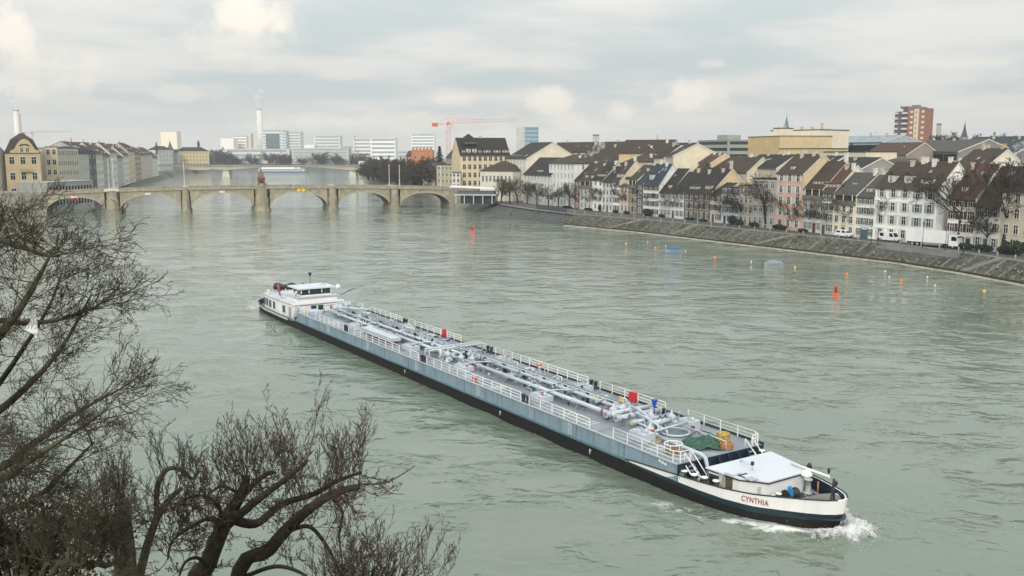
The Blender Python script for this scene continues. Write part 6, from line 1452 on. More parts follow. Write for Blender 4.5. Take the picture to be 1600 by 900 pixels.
for i in range(nu + 1):
    t_ = 2 * i / nu - 1; p = ofine[i]; q = ofine[min(nu, i + 1)] - ofine[max(0, i - 1)]; q.normalize(); nrm = Vector((q.y, -q.x)); nrm = nrm if nrm.dot(p - Vector((50, 0))) > 0 else -nrm
    amp = max(0, 1 - (abs(t_ - .06) / .62) ** 1.5) if t_ > -.95 else 0; rw = []
    for j in range(nv + 1):
        f = j / nv; w = f * (.35 + 3.0 * amp * (1 + .35 * tnoise(t_ * 1.5, 0)))
        h = (.10 + .80 * amp) * (math.sin(math.pi * min(1, .16 + f * .95)) ** 1.5) * (1 - .45 * f) + .16 * amp * tnoise(t_ * 4 + 3, f * 7) * math.sin(math.pi * f) + rg.normal(0, .025)
        pp = p + nrm * w - Vector((1.0 * f * (1 - amp * .3), 0))
        rw.append((pp.x + rg.normal(0, .02), pp.y + rg.normal(0, .02), (h if 0 < j < nv else -.1)))
        dens_.append(max(0, min(1, (amp * .92 + .05) * (1 - f ** 1.5) + .04)))
    rows.append(rw)
b0i = 0
for rw in rows: mb.v += rw
for i in range(nu):
    for j in range(nv):
        a = i * (nv + 1) + j; mb.f.append((a, a + nv + 1, a + nv + 2, a + 1)); mb.m.append(0); mb.sm.append(True)
fm_ = bpy.data.materials.new('foam'); fm_.use_nodes = True; t = fm_.node_tree; b = t.nodes['Principled BSDF']; N = t.nodes.new; L = t.links.new
tcn = N('ShaderNodeTexCoord')
n_ = N('ShaderNodeTexNoise'); n_.inputs['Scale'].default_value = 2.6; n_.inputs['Detail'].default_value = 9; n_.inputs['Roughness'].default_value = .72; n_.inputs['Distortion'].default_value = 1.3
L(tcn.outputs['Object'], n_.inputs['Vector'])
fa = N('ShaderNodeAttribute'); fa.attribute_name = 'foam'
ad = N('ShaderNodeMath'); ad.operation = 'ADD'; L(n_.outputs[0], ad.inputs[0]); L(fa.outputs['Fac'], ad.inputs[1])
al = N('ShaderNodeMapRange'); al.inputs[1].default_value = .80; al.inputs[2].default_value = 1.12; L(ad.outputs[0], al.inputs[0])
b.inputs['Base Color'].default_value = (.78, .80, .80, 1); b.inputs['Roughness'].default_value = .7
L(al.outputs[0], b.inputs['Alpha'])
bp = N('ShaderNodeBump'); bp.inputs['Distance'].default_value = .25; L(n_.outputs[0], bp.inputs['Height']); L(bp.outputs[0], b.inputs['Normal'])
bw = mb.build('bow_wave', fm_, None, (BO[0], BO[1], 0), (0, 0, BA)); tag(bw, 'white foaming bow wave curling round the stem of the barge', 'wave', kind='stuff')
at = bw.data.attributes.new('foam', 'FLOAT', 'POINT'); at.data.foreach_set('value', dens_)
drops = MB()
for i in range(300):
    k = int(nu * min(1, max(0, rg.normal(.5, .17)))); p = ofine[k]; q = ofine[min(nu, k + 1)] - ofine[max(0, k - 1)]; q.normalize(); nrm = Vector((q.y, -q.x)); nrm = nrm if nrm.dot(p - Vector((50, 0))) > 0 else -nrm
    w = rg.uniform(.4, 3.6); pp = p + nrm * w; r0 = rg.uniform(.006, .02)
    drops.lathe([(r0 * .3, -r0), (r0, 0), (r0 * .3, r0)], (pp.x, pp.y, .25 + abs(rg.normal(0, .3)) * (1 - w / 5)), 5)
tag(drops.build('spray', mat((.8, .82, .81), .5, 0), None, (BO[0], BO[1], 0), (0, 0, BA)), 'droplets of spray over the bow wave', 'spray', kind='stuff')
# ================================================================== TREES
BARK = mat((.042, .037, .028), .95, .35, 2.0, bump=.8, bscale=9)
BARKM = mat((.066, .062, .038), .95, .45, 1.2, bump=.8, bscale=8, col2=(.034, .031, .023))
TWIG = mat((.070, .049, .039), .9, .25, 2)
TWIGM = mat((.060, .051, .035), .9, .4, 1.5)
FARTW = mat((.072, .055, .044), .95, .3, .5)
def grow(mb, p, d, L, r, lev, rg, spec, leafmb=None):
    """one branch as a bent tapered tube, then its children"""
    n = spec['seg'][lev]; pts = [p.copy()]; rad = [r]; q = p.copy(); dd = d.normalized()
    r1 = max(spec['rmin'], r * spec['taper'][lev])
    for i in range(n):
        w = spec['wob'][lev]
        dd = (dd + Vector((rg.uniform(-w, w), rg.uniform(-w, w), rg.uniform(-w, w) + spec['lift'][lev]))).normalized()
        q = q + dd * (L / n); pts.append(q.copy()); rad.append(r + (r1 - r) * (i + 1) / n)
    tgt = mb[min(lev, len(mb) - 1)]
    tgt.tube(pts, rad, spec['sides'][lev], cap=False, smooth=True)
    if lev + 1 >= spec['levels']: return
    nc = spec['kids'][lev]
    for k in range(nc):
        f = spec['from'][lev] + (1 - spec['from'][lev]) * (k + rg.random()) / nc
        i = min(n - 1, int(f * n)); ff = f * n - i; pp = pts[i].lerp(pts[i + 1], min(1, ff)); tg = (pts[i + 1] - pts[i]).normalized()
        ax = tg.orthogonal().normalized(); ax.rotate(Matrix.Rotation(rg.uniform(0, 6.283), 3, tg))
        an = spec['ang'][lev] * rg.uniform(.7, 1.25); nd = (tg * math.cos(an) + ax * math.sin(an))
        rr = max(spec['rmin'], (rad[i] + (rad[i + 1] - rad[i]) * min(1, ff)) * spec['rk'][lev])
        grow(mb, pp, nd, L * spec['lk'][lev] * rg.uniform(.65, 1.2) * (1.1 - .45 * f), rr, lev + 1, rg, spec)
# ---- bare riverside trees: three shapes, shared meshes
SP_T = dict(levels=5, seg=[5, 6, 5, 4, 3], kids=[10, 8, 6, 4], **{'from': [.33, .22, .2, .2]}, ang=[.92, .75, .75, .7], lk=[.98, .55, .52, .5], rk=[.55, .55, .55, .6], taper=[.5, .35, .35, .4, .5], wob=[.08, .15, .2, .22, .22], lift=[.05, .06, .05, .06, .05], sides=[8, 5, 4, 3, 3], rmin=.019)
TREE_V = []
for v in range(7):
    rg = random.Random(100 + v); tr, cr = MB(), MB()
    if v == 4: SP_T = dict(SP_T); SP_T.update({'from': [.07, .15, .15, .15], 'rmin': .05, 'kids': [13, 7, 5, 3], 'sides': [5, 4, 3, 3, 3]})
    grow([tr, cr], Vector((0, 0, -.2)), Vector((rg.uniform(-.08, .08), rg.uniform(-.08, .08), 1)), 6.4, .27, 0, rg, SP_T)
    zmax = max(q[2] for q in cr.v)
    TREE_V.append((tr.mesh('trunk', BARK), cr.mesh('crown', FARTW), zmax))
def yemb(x):
    T = [(720, 318), (800, 322), (880, 330), (1000, 340), (1100, 350), (1200, 362), (1300, 371), (1400, 382), (1500, 393), (1600, 405)]
    return lerp_tab(T, x)
def near_house(x): return HOUSES[min(HOUSES, key=lambda q: abs(q - x))]
def bare_tree(p, h, label, group, v, wide=1.0, rz=None):
    if 'promenade' in group: h *= 1.18
    t, c, zm = TREE_V[v % 4 if 'promenade' in group or 'terrace' in group else 4 + v % 3]; s_ = h / zm
    o = empty('bare_tree', p, random.uniform(0, 6.28) if rz is None else rz, label, 'tree', group)
    o.scale = (s_ * wide, s_ * wide, s_)
    link('trunk', t, o); link('crown', c, o); return o
qt = [(890, 9, 0, 'in front of the white block corner'), (909, 8, 1, None), (950, 10.5, 2, None), (957, 8, 3, None), (975, 10.5, 0, None), (1003, 11, 1, None), (1029, 10, 2, None), (1057, 10.5, 3, None), (1123, 10, 0, None), (1158, 11, 1, None), (1197, 14, 2, None), (1239, 8.5, 3, None), (1285, 9, 0, None), (1331.5, 12, 1, None), (1386, 9.5, 2, None), (1499, 15.5, 3, None), (1568, 18, 0, None), (1168, 9, 2, None), (1090, 7.5, 1, None), (925, 8.5, 3, None), (938, 8, 0, None), (988, 9, 2, None), (1015, 8.5, 3, None), (1044, 8.5, 1, None), (1074, 8.5, 0, None), (1107, 8.5, 2, None), (1140, 9, 3, None), (1262, 9, 1, None), (1308, 8, 3, None), (1544, 10, 1, None)]
seen = {}
for (xp, h, v, lb) in qt:
    p = atz(xp, yemb(xp) - 6, ZQ); hs = near_house(xp); seen[hs] = seen.get(hs, 0) + 1
    lb = ('bare tree before the ' if seen[hs] == 1 else '%s bare tree before the ' % ('second', 'third', 'fourth')[seen[hs] - 2]) + hs
    bare_tree(p, h, ' '.join(lb.split()[:16]), 'bare trees along the right promenade', v, 1.25 if h > 12 else 1.1)
for i, (xp, yb, h) in enumerate([(783, 317, 11), (797, 318, 12), (809, 317, 11.5), (823, 318, 10), (839, 320, 9.5), (857, 322, 9), (872, 324, 9), (815, 312, 10), (770, 312, 9)]):
    p = atz(xp, yb, ZQ + .1); bare_tree(p, h, '%s bare tree from the left on the terrace by the steps' % ('second third fourth fifth sixth seventh eighth ninth first'.split()[[0, 1, 3, 4, 5, 6, 7, 2, 8][i] if i != 8 else 8]), 'bare trees on the terrace by the steps', i, 1.25)
# far trees: right bank beyond the bridge, and far left park
rg = random.Random(4)
ft = []
for i in range(46):
    x = 574 + 112 * (i + rg.random()) / 46; Y = 800 - (x - 574) * 2.4 + rg.uniform(-25, 60)
    ft.append((x, Y, rg.uniform(14, 21)))
for j, (x, Y, h) in enumerate(sorted(ft)):
    p = aty(x, 280, Y); bare_tree((p.x, Y, 3.6), h, 'dark brown bare tree in the dense row on the bank beyond the arch bridge', 'dark trees beyond the arch bridge', j, 1.3)
for i in range(40):
    x = 328 + 245 * (i + rg.random()) / 40; Y = 1425 + rg.uniform(0, 90); p = aty(x, 262, Y)
    bare_tree((p.x, Y, 4.4), rg.uniform(17, 26) * (1.25 if x < 350 else 1), 'hazy bare tree on the far bank behind the girder bridge', 'hazy trees behind the girder bridge', i, 1.5)
# evergreen poking over roofs
def conifer(xp, Y, yt, yb, label, w):
    p = aty(xp, yb, Y); h = zpix(yt, Y) - p.z; o = empty('conifer', (p.x, Y, p.z - 3), 0, label, 'tree', 'conifers among the roofs'); h += 3
    MB().lathe([(.3, -2), (.1, h * .8)], n=6).build('trunk', BARK, o)
    mb = MB(); rg = random.Random(int(xp))
    for k in range(420):
        f = rg.random(); z = h * (.08 + .92 * f); r_ = w * (1 - f) ** .8 * rg.uniform(.35, 1.1) + .1; a = rg.uniform(0, 6.28); s_ = w * .26
        c = Vector((r_ * math.cos(a), r_ * math.sin(a), z)); d1 = Vector((math.cos(a), math.sin(a), -.35)) * s_; d2 = Vector((-math.sin(a), math.cos(a), rg.uniform(-.2, .2))) * s_ * .6
        mb.quad([c - d1 - d2, c + d1 - d2 * .4, c + d1 + d2 * .4, c - d1 + d2])
    mb.build('crown', mat((.025, .045, .032), .9, .3, 1), o)
conifer(687, 600, 229, 262, 'dark conifer left of the crane mast', 3.6); conifer(245, 1120, 222, 240, 'slim bare conifer left of the gate tower', 2.6); conifer(311, 1245, 220, 245, 'pointed conifer behind the yellow block roof', 4.5)
conifer(1298, 415, 226, 240, 'left dark conifer on the roof terrace in front of the glass roofs', 1.6); conifer(1318, 415, 227, 240, 'middle dark conifer on the roof terrace in front of the glass roofs', 1.4); conifer(1330, 415, 224, 240, 'right dark conifer on the roof terrace in front of the glass roofs', 1.3)
for i, (x, Y, yt) in enumerate([(1470, 620, 206), (1480, 630, 205), (1516, 640, 208), (1565, 600, 206), (1575, 610, 207)]):
    p = aty(x, 230, Y); bare_tree((p.x, Y, zpix(yt, Y) - 16), 16, ['brownish bare treetop right of the red tower', 'rounded bare treetop right of the thin chimney', 'bare treetop right of the dark spire', 'left bare treetop above the dark hall', 'right bare treetop above the dark hall'][i], 'treetops on the right skyline', i, 1.5)
# hedges and shrubs along the house fronts
def leafy(name, p, rx, ry, rz_, n, col, label, group, rzrot=0):
    mb = MB(); rg = random.Random(int(p[0] * 7 + p[1] * 3))
    for k in range(n):
        a = rg.uniform(0, 6.28); u = rg.uniform(-1, 1); r_ = rg.uniform(.6, 1.0); s_ = .16
        c = Vector((rx * r_ * math.sqrt(1 - u * u) * math.cos(a), ry * r_ * math.sqrt(1 - u * u) * math.sin(a), rz_ * (1 + u * r_) * .9)); e = Vector((rg.uniform(-1, 1), rg.uniform(-1, 1), rg.uniform(-1, 1))).normalized() * s_; g = e.orthogonal().normalized() * s_
        mb.quad([c - e - g, c + e - g, c + e + g, c - e + g])
    o = empty(name, p, rzrot, label, 'shrub', group); mb.build('foliage', mat(col, .9, .4, 2), o); MB().lathe([(.06, -.1), (.04, rz_)], n=5).build('stem', BARK, o); return o
HD = Vector((.425, -.905))
HSEEN = {}
def hedge_label(i, xp):
    h = near_house(xp); HSEEN[h] = HSEEN.get(h, 0) + 1
    return ' '.join((('dark hedge before the ', 'second dark hedge before the ', 'third dark hedge before the ')[HSEEN[h] - 1] + h).split()[:16])
for i, (xp, w, h) in enumerate([(892, 4, .5), (925, 3, .5), (943, .9, 1.5), (968, 2, .6), (985, 2, .6), (1018, 3.0, 1.4), (1040, 2.0, .6), (1085, 2.5, .5), (1105, 2, .5), (1150, 2.0, 1.6), (1162, 2.0, 1.0), (1185, 2.5, .8), (1225, 3, .8), (1262, 2, .5), (1516, 2.5, .8), (1545, 2.5, .9), (1592, 3.0, 1.8), (1578, 2, 1.0)]):
    q = front(min(1605, xp), 4.5); q = q - Vector((.905, .425)) * 1.6
    leafy('hedge', (q.x, q.y, ZQ), w, .7, h, int(240 * w * .6), (.026, .042, .030), hedge_label(i, xp), 'dark hedges along the house fronts', math.atan2(HD.y, HD.x))

# ---- foreground trees on the near slope
mb = MB(); mb.quad([(-60, -20, 21), (40, -20, 21), (40, 6, 15), (-60, 6, 15)]); mb.quad([(-60, 6, 15), (40, 6, 15), (40, 38, -.3), (-60, 38, -.3)])
tag(mb.build('near_slope_ground', mat((.07, .06, .04), .95, .4, .5, bump=.6, bscale=3)), kind='structure')
def gz(Y): return 15 - (Y - 6) * 15.3 / 32
def P3(x, y, Y): return aty(x, y, Y)
SP_C = dict(levels=4, seg=[5, 5, 4, 3], kids=[5, 4, 3], **{'from': [.15, .15, .15]}, ang=[.6, .6, .65], lk=[.6, .55, .5], rk=[.6, .65, .65], taper=[.5, .5, .5, .6], wob=[.16, .2, .22, .2], lift=[.14, .12, .12, .12], sides=[5, 4, 3, 3], rmin=.0042)
def sm_path(pts, n=5):                # Catmull-Rom through the hand-set limb points
    out = []
    Q = [pts[0]] + pts + [pts[-1]]
    for i in range(1, len(Q) - 2):
        a, b_, c, d = Q[i - 1], Q[i], Q[i + 1], Q[i + 2]
        for k in range(n):
            t_ = k / n; out.append(.5 * ((2 * b_) + (c - a) * t_ + (2 * a - 5 * b_ + 4 * c - d) * t_ ** 2 + (3 * b_ - a - 3 * c + d) * t_ ** 3))
    out.append(pts[-1]); return out
def limb(mb, pts, r0, r1, n=8):
    path = sm_path([Vector(p) for p in pts]); N_ = len(path)
    mb.tube(path, [r0 + (r1 - r0) * i / (N_ - 1) for i in range(N_)], n, cap=True); return path
def shoots(tw, path, n, f0, L, spec, rg, up=1.0, r=.022, spread=.5, hook=0.0, side=None):
    for k in range(n):
        f = f0 + (1 - f0) * (k + rg.random()) / n; i = min(len(path) - 2, int(f * (len(path) - 1)))
        p = path[i].lerp(path[i + 1], rg.random()); d = Vector((rg.uniform(-spread, spread), rg.uniform(-spread, spread), up))
        if side: d += Vector(side)
        grow([tw], p, d, L * rg.uniform(.5, 1.2), r * rg.uniform(.7, 1.2), 0, rg, spec)
def buds(mb, tips, rg, r):
    for p in tips: mb.lathe([(r * .4, -r), (r, 0), (r * .2, r * 1.8)], p, 4)
rg = random.Random(21)
# chestnut with pollarded limbs
D0 = 19.0
ct = empty('chestnut_tree', (P3(310, 900, D0).x, D0, gz(D0)), 0, 'pollarded bare tree with thick dark limbs at the lower middle left', 'tree')
def loc_(p): return Vector(p) - ct.location
tm, tw = MB(), MB()
base = Vector((P3(290, 900, D0).x - .35, D0, gz(D0) - .3))
SP_H = dict(SP_C); SP_H.update(lift=[-.02, .05, .12, .12], wob=[.34, .3, .26, .22], levels=4, kids=[6, 4, 3], lk=[.55, .5, .45])
limbs = [
 ([base, P3(300, 960, D0), P3(325, 880, D0), P3(355, 810, D0), P3(378, 770, D0), P3(386, 744, D0)], .40, .13),
 ([P3(345, 830, D0), P3(385, 795, D0 - .2), P3(420, 768, D0 - .4), P3(455, 742, D0 - .6), P3(480, 720, D0 - .7)], .16, .06),
 ([P3(360, 810, D0), P3(400, 818, D0 + .5), P3(440, 788, D0 + .9), P3(490, 772, D0 + 1.2), P3(530, 750, D0 + 1.4), P3(565, 738, D0 + 1.6)], .17, .06),
 ([P3(352, 830, D0), P3(375, 780, D0 + 1), P3(410, 745, D0 + 1.6), P3(430, 738, D0 + 2)], .14, .07),
 ([base + Vector((.5, .6, 0)), P3(365, 930, D0 + .6), P3(420, 860, D0 + .6), P3(460, 815, D0 + .5), P3(505, 780, D0 + .4), P3(540, 765, D0 + .3), P3(562, 760, D0 + .3)], .30, .10),
 ([P3(440, 835, D0 + .6), P3(480, 822, D0 + 1), P3(505, 845, D0 + 1.3), P3(525, 880, D0 + 1.5), P3(540, 915, D0 + 1.6)], .085, .05),
 ([P3(385, 900, D0 + .6), P3(430, 885, D0 - .4), P3(470, 895, D0 - .8), P3(500, 920, D0 - 1)], .08, .05),
 ([P3(350, 830, D0), P3(330, 810, D0 - .4), P3(300, 822, D0 - .8), P3(270, 845, D0 - 1.1), P3(262, 875, D0 - 1.3)], .08, .03),
 ([P3(340, 850, D0), P3(345, 800, D0 - .6), P3(328, 778, D0 - .9), P3(300, 775, D0 - 1.2), P3(280, 790, D0 - 1.4)], .075, .03),
 ([P3(372, 770, D0), P3(350, 760, D0 + .3), P3(335, 765, D0 + .5), P3(318, 778, D0 + .6)], .06, .03),
 ([P3(330, 890, D0), P3(310, 872, D0 - .8), P3(290, 878, D0 - 1.2), P3(280, 900, D0 - 1.4)], .07, .04),
 ([P3(515, 775, D0 + .4), P3(535, 800, D0 + .7), P3(530, 835, D0 + .9), P3(535, 880, D0 + 1)], .05, .03),
]
paths = []
for pts, r0, r1 in limbs: paths.append(limb(tm, [loc_(p) for p in pts], r0 * .66, r1 * .55))
SP_U = dict(SP_C); SP_U.update(lift=[.07, .08, .07, .07], ang=[.5, .6, .6], kids=[5, 3, 2], levels=4, lk=[.55, .48, .45], wob=[.13, .16, .18, .18], rk=[.62, .62, .6])
for i, (n, f0, L) in enumerate([(16, .66, .85), (19, .25, .92), (25, .3, .95), (11, .35, .9), (24, .45, .9), (8, .3, .6), (6, .2, .5), (14, .2, .6), (14, .2, .55), (10, .2, .6), (6, .2, .5), (7, .2, .5)]):
    shoots(tw, paths[i], int(n * .95), f0, L * 1.35, SP_U, rg, 1.0, .0085, .75)
for i in (1, 2, 4): shoots(tw, paths[i], 10, .3, .8, SP_H, rg, -.25, .011, .9)
for i in (0, 4, 7, 8): shoots(tw, paths[i], 14, .3, .75, SP_H, rg, -.1, .0105, 1.0)
limb(tw, [loc_(p) for p in (P3(560, 756, D0 + .3), P3(600, 755, D0 + .4), P3(630, 740, D0 + .5), P3(648, 728, D0 + .6))], .022, .008, 5)
limb(tw, [loc_(p) for p in (P3(590, 755, D0 + .4), P3(610, 770, D0 + .5), P3(632, 772, D0 + .5))], .014, .007, 5)
tm.build('trunk', BARK, ct); cro = tw.build('crown', TWIG, ct)
tips = [tw.v[i] for i in range(0, len(tw.v), 61)]
bm2 = MB(); buds(bm2, [t_ for t_ in tips], rg, .012); tag(bm2.build('buds', mat((.10, .06, .05), .8, .2, 4), ct), kind='stuff')
# lower shrubby tree at the bottom middle (bushy twig mound)
D1 = 16.5
sh = empty('bare_shrub', (P3(600, 960, D1).x, D1, gz(D1)), 0, 'reddish twiggy bare bush at the bottom edge below the pollarded tree', 'shrub'); sl = lambda p: Vector(p) - sh.location
stb, stw = MB(), MB()
b0_ = Vector((P3(590, 960, D1).x, D1, gz(D1) - .2))
mainp = limb(stb, [sl(b0_), sl(P3(570, 990, D1)), sl(P3(560, 935, D1)), sl(P3(545, 905, D1))], .16, .08)
for k in range(12):
    x1 = 500 + 17 * k; top = 925 - 40 * math.sin((k + 2) / 14 * math.pi)
    lp = limb(stb, [sl(P3(560, 960, D1)), sl(P3((560 + x1) / 2, 930, D1 + rg.uniform(-.5, .5))), sl(P3(x1, top, D1 + rg.uniform(-1, 1)))], .05, .02, 6)
    shoots(stw, lp, 7, .25, .9, SP_U, rg, .9, .0066, .8)
stb.build('trunk', BARK, sh); stw.build('crown', TWIG, sh)
# the big tree at the left edge
D2 = 15.0
lt = empty('mossy_tree', (P3(-140, 900, D2).x, D2, gz(D2)), 0, 'large mossy bare tree filling the left edge with tangled twigs', 'tree'); ll = lambda p: Vector(p) - lt.location
ltm, ltw = MB(), MB()
base = Vector((P3(-140, 900, D2).x, D2, gz(D2) - .3))
SP_L = dict(levels=4, seg=[6, 5, 4, 3], kids=[7, 5, 2], **{'from': [.12, .12, .1]}, ang=[.7, .75, .75], lk=[.62, .55, .5], rk=[.55, .6, .65], taper=[.35, .4, .5, .6], wob=[.14, .18, .22, .22], lift=[.03, .03, .05, .05], sides=[5, 4, 3, 3], rmin=.0036)
LL = [
 ([base, P3(-120, 800, D2), P3(-100, 600, D2), P3(-80, 400, D2 + .5), P3(-60, 250, D2 + 1)], .45, .15),
 ([P3(-105, 660, D2), P3(-30, 560, D2 - 1), P3(26, 490, D2 - 1), P3(62, 430, D2 - .5), P3(80, 395, D2)], .16, .03),
 ([P3(-95, 560, D2), P3(-40, 440, D2 + 1), P3(-8, 375, D2 + 1.5), P3(4, 340, D2 + 2)], .14, .03),
 ([P3(-105, 700, D2), P3(-20, 655, D2 + .5), P3(46, 600, D2 + .6), P3(98, 540, D2 + 1), P3(143, 460, D2 + 1.3)], .14, .025),
 ([P3(-110, 740, D2), P3(-10, 735, D2 - .5), P3(56, 690, D2 - .6), P3(128, 640, D2 - .4), P3(193, 605, D2)], .15, .02),
 ([P3(-110, 780, D2), P3(0, 750, D2 - 1.5), P3(46, 720, D2 - 2), P3(108, 680, D2 - 2), P3(168, 640, D2 - 1.8)], .12, .02),
 ([P3(-100, 620, D2), P3(-20, 510, D2 + .4), P3(36, 505, D2 + .6), P3(88, 500, D2 + .6), P3(148, 480, D2 + .7), P3(163, 465, D2 + .8)], .11, .018),
 ([P3(-95, 520, D2), P3(-20, 385, D2 - 1), P3(26, 385, D2 - 1.2), P3(76, 400, D2 - 1.2), P3(103, 395, D2 - 1)], .10, .018),
 ([P3(-110, 760, D2), P3(-30, 640, D2 + 1.8), P3(26, 560, D2 + 2), P3(76, 480, D2 + 2.2), P3(98, 420, D2 + 2.4)], .12, .02),
 ([P3(-110, 800, D2), P3(0, 800, D2 - 1), P3(66, 770, D2 - 1), P3(118, 720, D2 - 1), P3(148, 690, D2 - 1)], .11, .02),
]
for i, (pts, r0, r1) in enumerate(LL):
    pa = limb(ltm, [ll(p) for p in pts], r0 * (.62 if i else 1), r1 * .6)
    if i == 0: continue
    shoots(ltw, pa, [0, 19, 14, 19, 20, 19, 18, 14, 16, 18][i], .1, .95, SP_L, rg, .25, .0088, 1.0, side=(.35, 0, 0))
ltm.build('trunk', BARKM, lt); ltw.build('crown', TWIGM, lt)
# tuft tree above it: upright shoots round x 90..140, y 290..340
# second tree: slim upright trunk at x~195, with sprouts
D3 = 21.0
ut = empty('sprouting_tree', (P3(200, 960, D3).x, D3, gz(D3)), 0, 'slim upright trunk with a broom of reddish sprouts left of the pollarded tree', 'tree'); ul = lambda p: Vector(p) - ut.location
um, uw = MB(), MB(); base = Vector((P3(200, 960, D3).x, D3, gz(D3) - .3))
up1 = limb(um, [ul(base), ul(P3(198, 960, D3)), ul(P3(196, 880, D3)), ul(P3(192, 820, D3)), ul(P3(190, 790, D3))], .36, .17)
up2 = limb(um, [ul(P3(196, 900, D3)), ul(P3(180, 850, D3 - .5)), ul(P3(165, 815, D3 - .8)), ul(P3(160, 790, D3 - 1))], .13, .07)
up3 = limb(um, [ul(P3(205, 960, D3)), ul(P3(225, 870, D3 + .6)), ul(P3(245, 810, D3 + .8)), ul(P3(265, 780, D3 + 1)), ul(P3(285, 762, D3 + 1.2))], .13, .05)
up4 = limb(um, [ul(P3(245, 810, D3 + .8)), ul(P3(246, 760, D3 + .8)), ul(P3(262, 733, D3 + 1)), ul(P3(285, 735, D3 + 1.2)), ul(P3(300, 748, D3 + 1.3)), ul(P3(312, 735, D3 + 1.4))], .075, .035)
shoots(uw, up1, 22, .7, 1.3, SP_U, rg, 1.0, .010, .5); shoots(uw, up2, 13, .5, 1.1, SP_U, rg, 1.0, .011, .6); shoots(uw, up3, 14, .35, 1.0, SP_U, rg, .9, .011, .6); shoots(uw, up4, 14, .2, .9, SP_U, rg, .9, .011, .6)
shoots(uw, up3, 12, .3, 1.2, SP_H, rg, -.1, .012, 1.0); shoots(uw, up1, 10, .5, 1.2, SP_H, rg, .1, .012, 1.0)
um.build('trunk', BARKM, ut); uw.build('crown', TWIG, ut)
# ivy-clad thicket in the lower left corner
D4 = 12.5
iv = empty('ivy_thicket', (P3(60, 960, D4).x, D4, gz(D4)), 0, 'dark brown thicket with withered leaves in the lower left corner', 'shrub'); il = lambda p: Vector(p) - iv.location
im, iw, ilf = MB(), MB(), MB(); b0_ = Vector((P3(40, 980, D4).x, D4, gz(D4) - .2))
for k in range(9):
    x1 = -20 + 25 * k; top = 800 + rg.uniform(-20, 60)
    pa = limb(im, [il(b0_), il(P3(30 + (x1 - 30) * .4, 960, D4 + rg.uniform(-.5, .5))), il(P3(x1, 880, D4 + rg.uniform(-1, 1))), il(P3(x1 + rg.uniform(-15, 15), top, D4 + rg.uniform(-1.2, 1.2)))], .07, .02, 6)
    shoots(iw, pa, 12, .3, .75, SP_L, rg, .5, .010, .9)
for k in range(3600):
    x, y = rg.gauss(75, 55), rg.gauss(850, 45)
    if y < 770 or x > 215: continue
    c = il(P3(x, y, D4 + rg.uniform(-.2, 2.2))); e = Vector((rg.uniform(-1, 1), rg.uniform(-1, 1), rg.uniform(-1, 1))).normalized() * .028; g = e.orthogonal().normalized() * .02
    ilf.quad([c - e, c + g, c + e, c - g], 0 if rg.random() < .6 else 1)
im.build('stems', BARKM, iv); iw.build('twigs', TWIGM, iv); tag(ilf.build('withered_leaves', [mat((.085, .06, .03), .9, .4, 3), mat((.03, .035, .02), .9, .3, 3)], iv), kind='stuff')
# white plastic bag caught in the left tree: a crumpled sheet snagged at the top, flaring left, one tail hanging
bg_ = MB(); c0 = P3(52, 508, 13.4); rg = random.Random(77); nu, nv = 14, 9
LEFT = [(0, .01), (.12, -.015), (.3, -.04), (.5, -.085), (.68, -.13), (.74, -.02), (1, .035)]; RIGHT = [(0, .035), (.12, .05), (.3, .055), (.5, .045), (.68, .06), (.74, .075), (1, .06)]
rows = []
for i in range(nu + 1):
    f = i / nu; a, b_ = lerp_tab(LEFT, f), lerp_tab(RIGHT, f)
    rows.append([(a + (b_ - a) * k / nv + rg.uniform(-.004, .004), .022 * math.sin(k * 1.9 + i * .5) + rg.uniform(-.008, .008), .17 - .36 * f + .012 * math.sin(k * 2.3 + i)) for k in range(nv + 1)])
for i in range(nu):
    for k in range(nv):
        q = [rows[i][k], rows[i][k + 1], rows[i + 1][k + 1], rows[i + 1][k]]; bg_.quad(q); bg_.quad([(p[0], p[1] + .004, p[2]) for p in reversed(q)])
tag(bg_.build('plastic_bag', mat((.70, .71, .69), .6, .1, 6), None, c0), 'torn white plastic bag caught in the twigs at the left', 'bag')

# ================================================================== SMALL THINGS
# channel buoys
def channel_buoy(xp, yp, sc, label):
    p = atz(xp, yp, 0); o = empty('channel_buoy', (p.x, p.y, 0), 0, label, 'buoy', 'red channel buoys'); o.scale = (sc, sc, sc); m_ = mat((.75, .08, .02), .5, .12, 2)
    MB().lathe([(.2, -.5), (.85, -.2), (.9, .15), (.6, .38), (.3, .45)], n=16).build('float', m_, o)
    MB().lathe([(.34, .45), (.26, 1.6), (.36, 1.62), (.36, 1.72)], n=12).build('body', m_, o)
    MB().lathe([(.30, 1.72), (.30, 2.2), (.2, 2.3)], n=12).build('topmark', m_, o)
channel_buoy(1306, 461, .78, 'red channel buoy in the right foreground of the embankment'); channel_buoy(738, 362.5, .9, 'red channel buoy near the river steps and the bridge')
